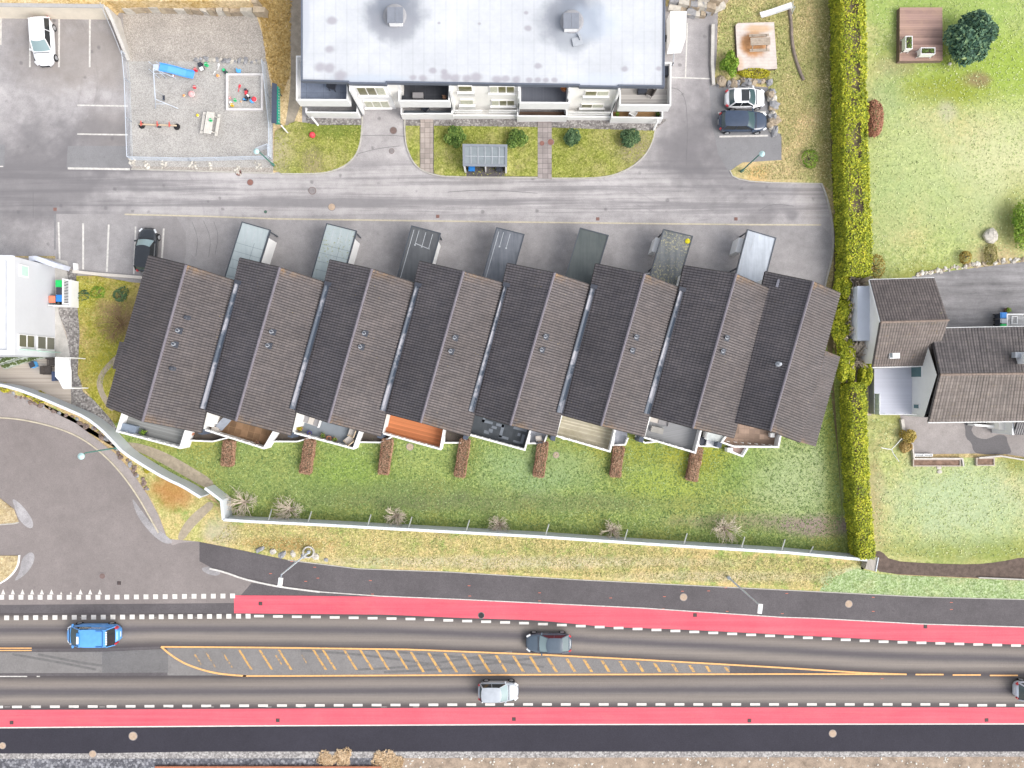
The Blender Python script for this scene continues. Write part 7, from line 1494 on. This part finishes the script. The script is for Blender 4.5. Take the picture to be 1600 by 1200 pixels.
# ------------------------------------------------------------ terrace and balcony furniture
m_cush = plain('beige_cushion', (.50, .46, .42), .9, .08, 3); m_gcush = plain('grey_cushion', (.27, .26, .265), .9, .08, 3); m_cane = plain('cane', (.50, .40, .28), .8, .2, 6); m_wick = plain('dark_wicker', (.07, .06, .055), .8, .3, 8)
def chair(px, py, z, rz, lab, mf, ms, s=1.0, cat='chair', h=.45):
    p = P(px, py, z+.5); t_ = thing('garden_chair', lab, cat, (p.x, p.y, z), 'garden chairs'); MB().box((0, 0, h), (.6*s, .62*s, .1)).build('seat', ms, t_, local=True); MB().box((-.3*s, 0, h+.25), (.09, .66*s, .5), 0, -.2).build('backrest', mf, t_, local=True)
    for q in (-1, 1): MB().box((0, q*.34*s, h+.16), (.6*s, .06, .05)).build('armrest', mf, t_, local=True)
    for x in (-.26, .26):
        for y in (-.32, .32): MB().box((x*s, y*s, (h+.1)/2), (.05, .05, h+.1)).build('leg', mf, t_, local=True)
    t_.rotation_euler = (0, 0, rz)
chair(519, 134, 2.95, R(-10), 'black folding chair on the slate-blue upper balcony', m_bink, m_bink, 1.0); chair(664, 169, .3, R(-130), 'dark chair with a white edge on the teal ground balcony', m_bink, m_bink, .9); chair(1017, 143, 2.95, R(150), 'dark wicker chair on the grey-boarded upper balcony', m_wick, m_wick, 1.05); chair(989, 177.5, .3, R(60), 'white chair on the tan ground balcony', m_white, m_whitew, .95)
chair(550, 676, ZF, R(160), 'upper beige cane chair on the grey terrace', m_cane, m_cush, 1.1); chair(545.5, 688, ZF, R(130), 'lower beige cane chair on the grey terrace', m_cane, m_cush, 1.15); chair(842, 686, .1, R(95), 'pale chair with dark frame on the small grey patio', m_bink, m_cush, 1.0); chair(74, 578.5, .05, R(0), 'dark wicker chair nearer the decking middle', m_wick, m_wick, 1.2); chair(81, 566, .05, R(-90), 'dark wicker chair tucked by the white canopy', m_wick, m_wick, 1.1)
def boxthing(name, lab, cat, px, py, z, d, rz, mat, top=None, lid=True):
    p = P(px, py, z+d[2]); t_ = thing(name, lab, cat, (p.x, p.y, z)); b = MB().box((0, 0, d[2]/2), d).build('box_body', mat, t_, local=True)
    MB().box((0, 0, d[2]+.02), (d[0]*1.03, d[1]*1.03, .04)).build('lid', top or mat, t_, local=True); t_.rotation_euler = (0, 0, rz)
boxthing('cushion_box', 'blue-grey cushion box on the first terrace', 'storage box', 200, 670, ZF, (1.5, .8, .6), R(-14), plain('blue_grey_box', (.20, .24, .30), .6)); boxthing('storage_box', 'black storage chest on the right side balcony', 'storage box', 1043, 109, 2.95, (.55, 1.0, .5), 0, m_bink); boxthing('storage_box', 'pale cube box in the corner of the rusty terrace', 'storage box', 336.5, 672, ZF, (.7, .6, .45), R(-5), m_cush)
boxthing('barbecue', 'black covered barbecue on the patio before the white shed', 'barbecue', 1100, 689, .1, (.7, .7, .8), 0, m_bink); boxthing('garden_shed', 'small white flat-topped shed between the last two terraces', 'shed', 1117, 682, 0, (1.5, .9, 1.7), R(-12), m_white, plain('shed_top', (.50, .53, .52), .6)); boxthing('garden_shed', 'low white annex shed at the lawn edge by the last two terraces', 'shed', 1114, 693, 0, (1.2, .7, 1.2), R(-10), m_white)
boxthing('air_heat_pump', 'white heat pump box under the roof corner of the rusty terrace', 'heat pump', 328, 656, .95, (.8, 1.2, .9), R(-14), m_white); boxthing('stool', 'round white-topped stool in the corner of the last terrace', 'stool', 1207, 680, ZF, (.4, .4, .5), 0, m_white); boxthing('side_table', 'dark side table beside the wicker chair on the upper balcony', 'table', 1004, 140, 2.95, (.8, .6, .45), 0, m_bink); boxthing('side_table', 'grey two-part low table on the black upper balcony', 'table', 653, 149, 2.95, (.95, .5, .4), 0, m_gcush)
boxthing('low_table', 'grey coffee table on the ribbed grey terrace', 'table', 1027, 672, ZF, (1.15, .55, .42), R(-14), m_gcush, plain('table_top_grey', (.30, .29, .27), .7)); boxthing('terracotta_box', 'orange-brown planter box beside the first patio', 'planter', 297, 677, .1, (.45, .35, .4), R(-10), bpy.data.materials['pot_terracotta']); boxthing('blue_cooler', 'blue cool box on the decking below the green planters', 'cool box', 50, 570, .05, (.5, .5, .5), .4, TC['b'], m_bink); boxthing('screen_box', 'dark blue panel box under the white canopy', 'box', 84, 588, .05, (.35, .9, 1.0), 0, plain('deep_navy', (.05, .07, .13), .5))
t_ = thing('solar_panel', 'tilted grey panel leaning over the rusty terrace', 'panel', tuple(P(350, 661, ZF))); c = P(349.5, 661, 1.5); MB().box((c.x, c.y, 1.55), (.75, 1.35, .05), R(-42), .3).build('sheet', plain('ribbed_grey_sheet', (.22, .24, .28), .5), t_); MB().tube((c.x, c.y, ZF), (c.x, c.y, 1.5), .03).build('stand', m_steel, t_)
def sofa(px, py, z, L, rz, lab, mf, mc, n):
    p = P(px, py, z+.4); t_ = thing('garden_sofa', lab, 'sofa', (p.x, p.y, z)); MB().box((0, 0, .2), (L, .8, .3)).build('base', mf, t_, local=True); MB().box((0, .4, .5), (L, .14, .5)).build('backrest', mf, t_, local=True); MB().box((L/2, 0, .4), (.1, .85, .5)).build('armrest', m_white if mf is m_white else mf, t_, local=True)
    for k in range(n): MB().box((-L/2+L*(k+.5)/n, -.02, .42), (L/n*.94, .7, .14)).build('cushion', mc[k % len(mc)], t_, local=True)
    t_.rotation_euler = (0, 0, rz)
sofa(482.5, 655.5, ZF, 2.25, R(-19), 'beige cushioned lounge on the grey potted-plant terrace', m_white, [m_cush, m_gcush, m_cush, m_gcush], 4); sofa(1029, 655.5, ZF, 2.0, R(-14), 'grey garden sofa against the house on the ribbed terrace', m_gcush, [m_cush, m_gcush], 2)
# steps at the last house and pergola by the right bins
t_ = thing('garden_stair', 'small white landing with railing below the last terrace', 'stairs', tuple(P(1158, 706, 0))); q = [P(1143, 699, .8), P(1168, 700, .8), P(1160, 713, .8), P(1141, 706, .8)]; MB().wall([q[1], q[2], q[3]], .14, 0, .9).build('rail_wall', m_white, t_); MB().prism([(c.x, c.y) for c in q], 0, .45).build('landing', plain('landing_brown', (.30, .22, .19), .8), t_); c = P(1140, 703, .8); MB().box((c.x, c.y, .5), (.5, .4, 1.0)).build('gate_box', m_white, t_)
t_ = thing('pergola', 'white slatted pergola beside the bins on the right drive', 'pergola', tuple(P(1582, 500, 0))); q = [P(1574, 491, 1.1), P(1606, 491, 1.1), P(1606, 512, 1.1), P(1574, 512, 1.1)]; mb = MB()
MB().wall(q, .12, .98, 1.1, True).build('frame', m_white, t_); 
for k in range(11): a = q[0].lerp(q[3], (k+.5)/11); b = q[1].lerp(q[2], (k+.5)/11); mb.tube(a-Vector((0, 0, .06)), b-Vector((0, 0, .06)), .035, .035, 4)
mb.build('slats', m_white, t_); mb = MB()
for c in q: mb.box((c.x, c.y, .5), (.1, .1, 1.0))
mb.build('post', m_white, t_); c = P(1585, 500, 1.15); MB().wall([(c.x-.25, c.y+.35), (c.x+.25, c.y+.35), (c.x+.25, c.y-.35), (c.x-.25, c.y-.35)], .07, 1.1, 1.2, True).build('window_frame', m_white, t_)
# rusty rail at the bottom edge and fallen leaves
t_ = thing('rail', 'rust-brown steel rail section at the bottom edge', 'rail', tuple(P(390, 1196.5, 0))); MB().box((P(420, 1197, 0).x, P(0, 1197.5, 0).y, .12), (22, .16, .24)).build('rail_web', plain('rust_steel', (.30, .10, .05), .8, .2, 2), t_); MB().box((P(420, 1197, 0).x, P(0, 1197.5, 0).y, .26), (22, .3, .06)).build('rail_head', plain('rust_brown', (.36, .14, .08), .8, .2, 2), t_)
mb = MB(); rs = random.Random(4)
for _ in range(260):
    x, y = rs.uniform(600, 1600), rs.uniform(1183, 1215); p = P(x, y, 0); r = rs.uniform(.04, .12); mb.ball((p.x, p.y, .03), r, 6, .6, .2)
o = mb.build('gravel_stones', m_st4); o['kind'] = 'stuff'
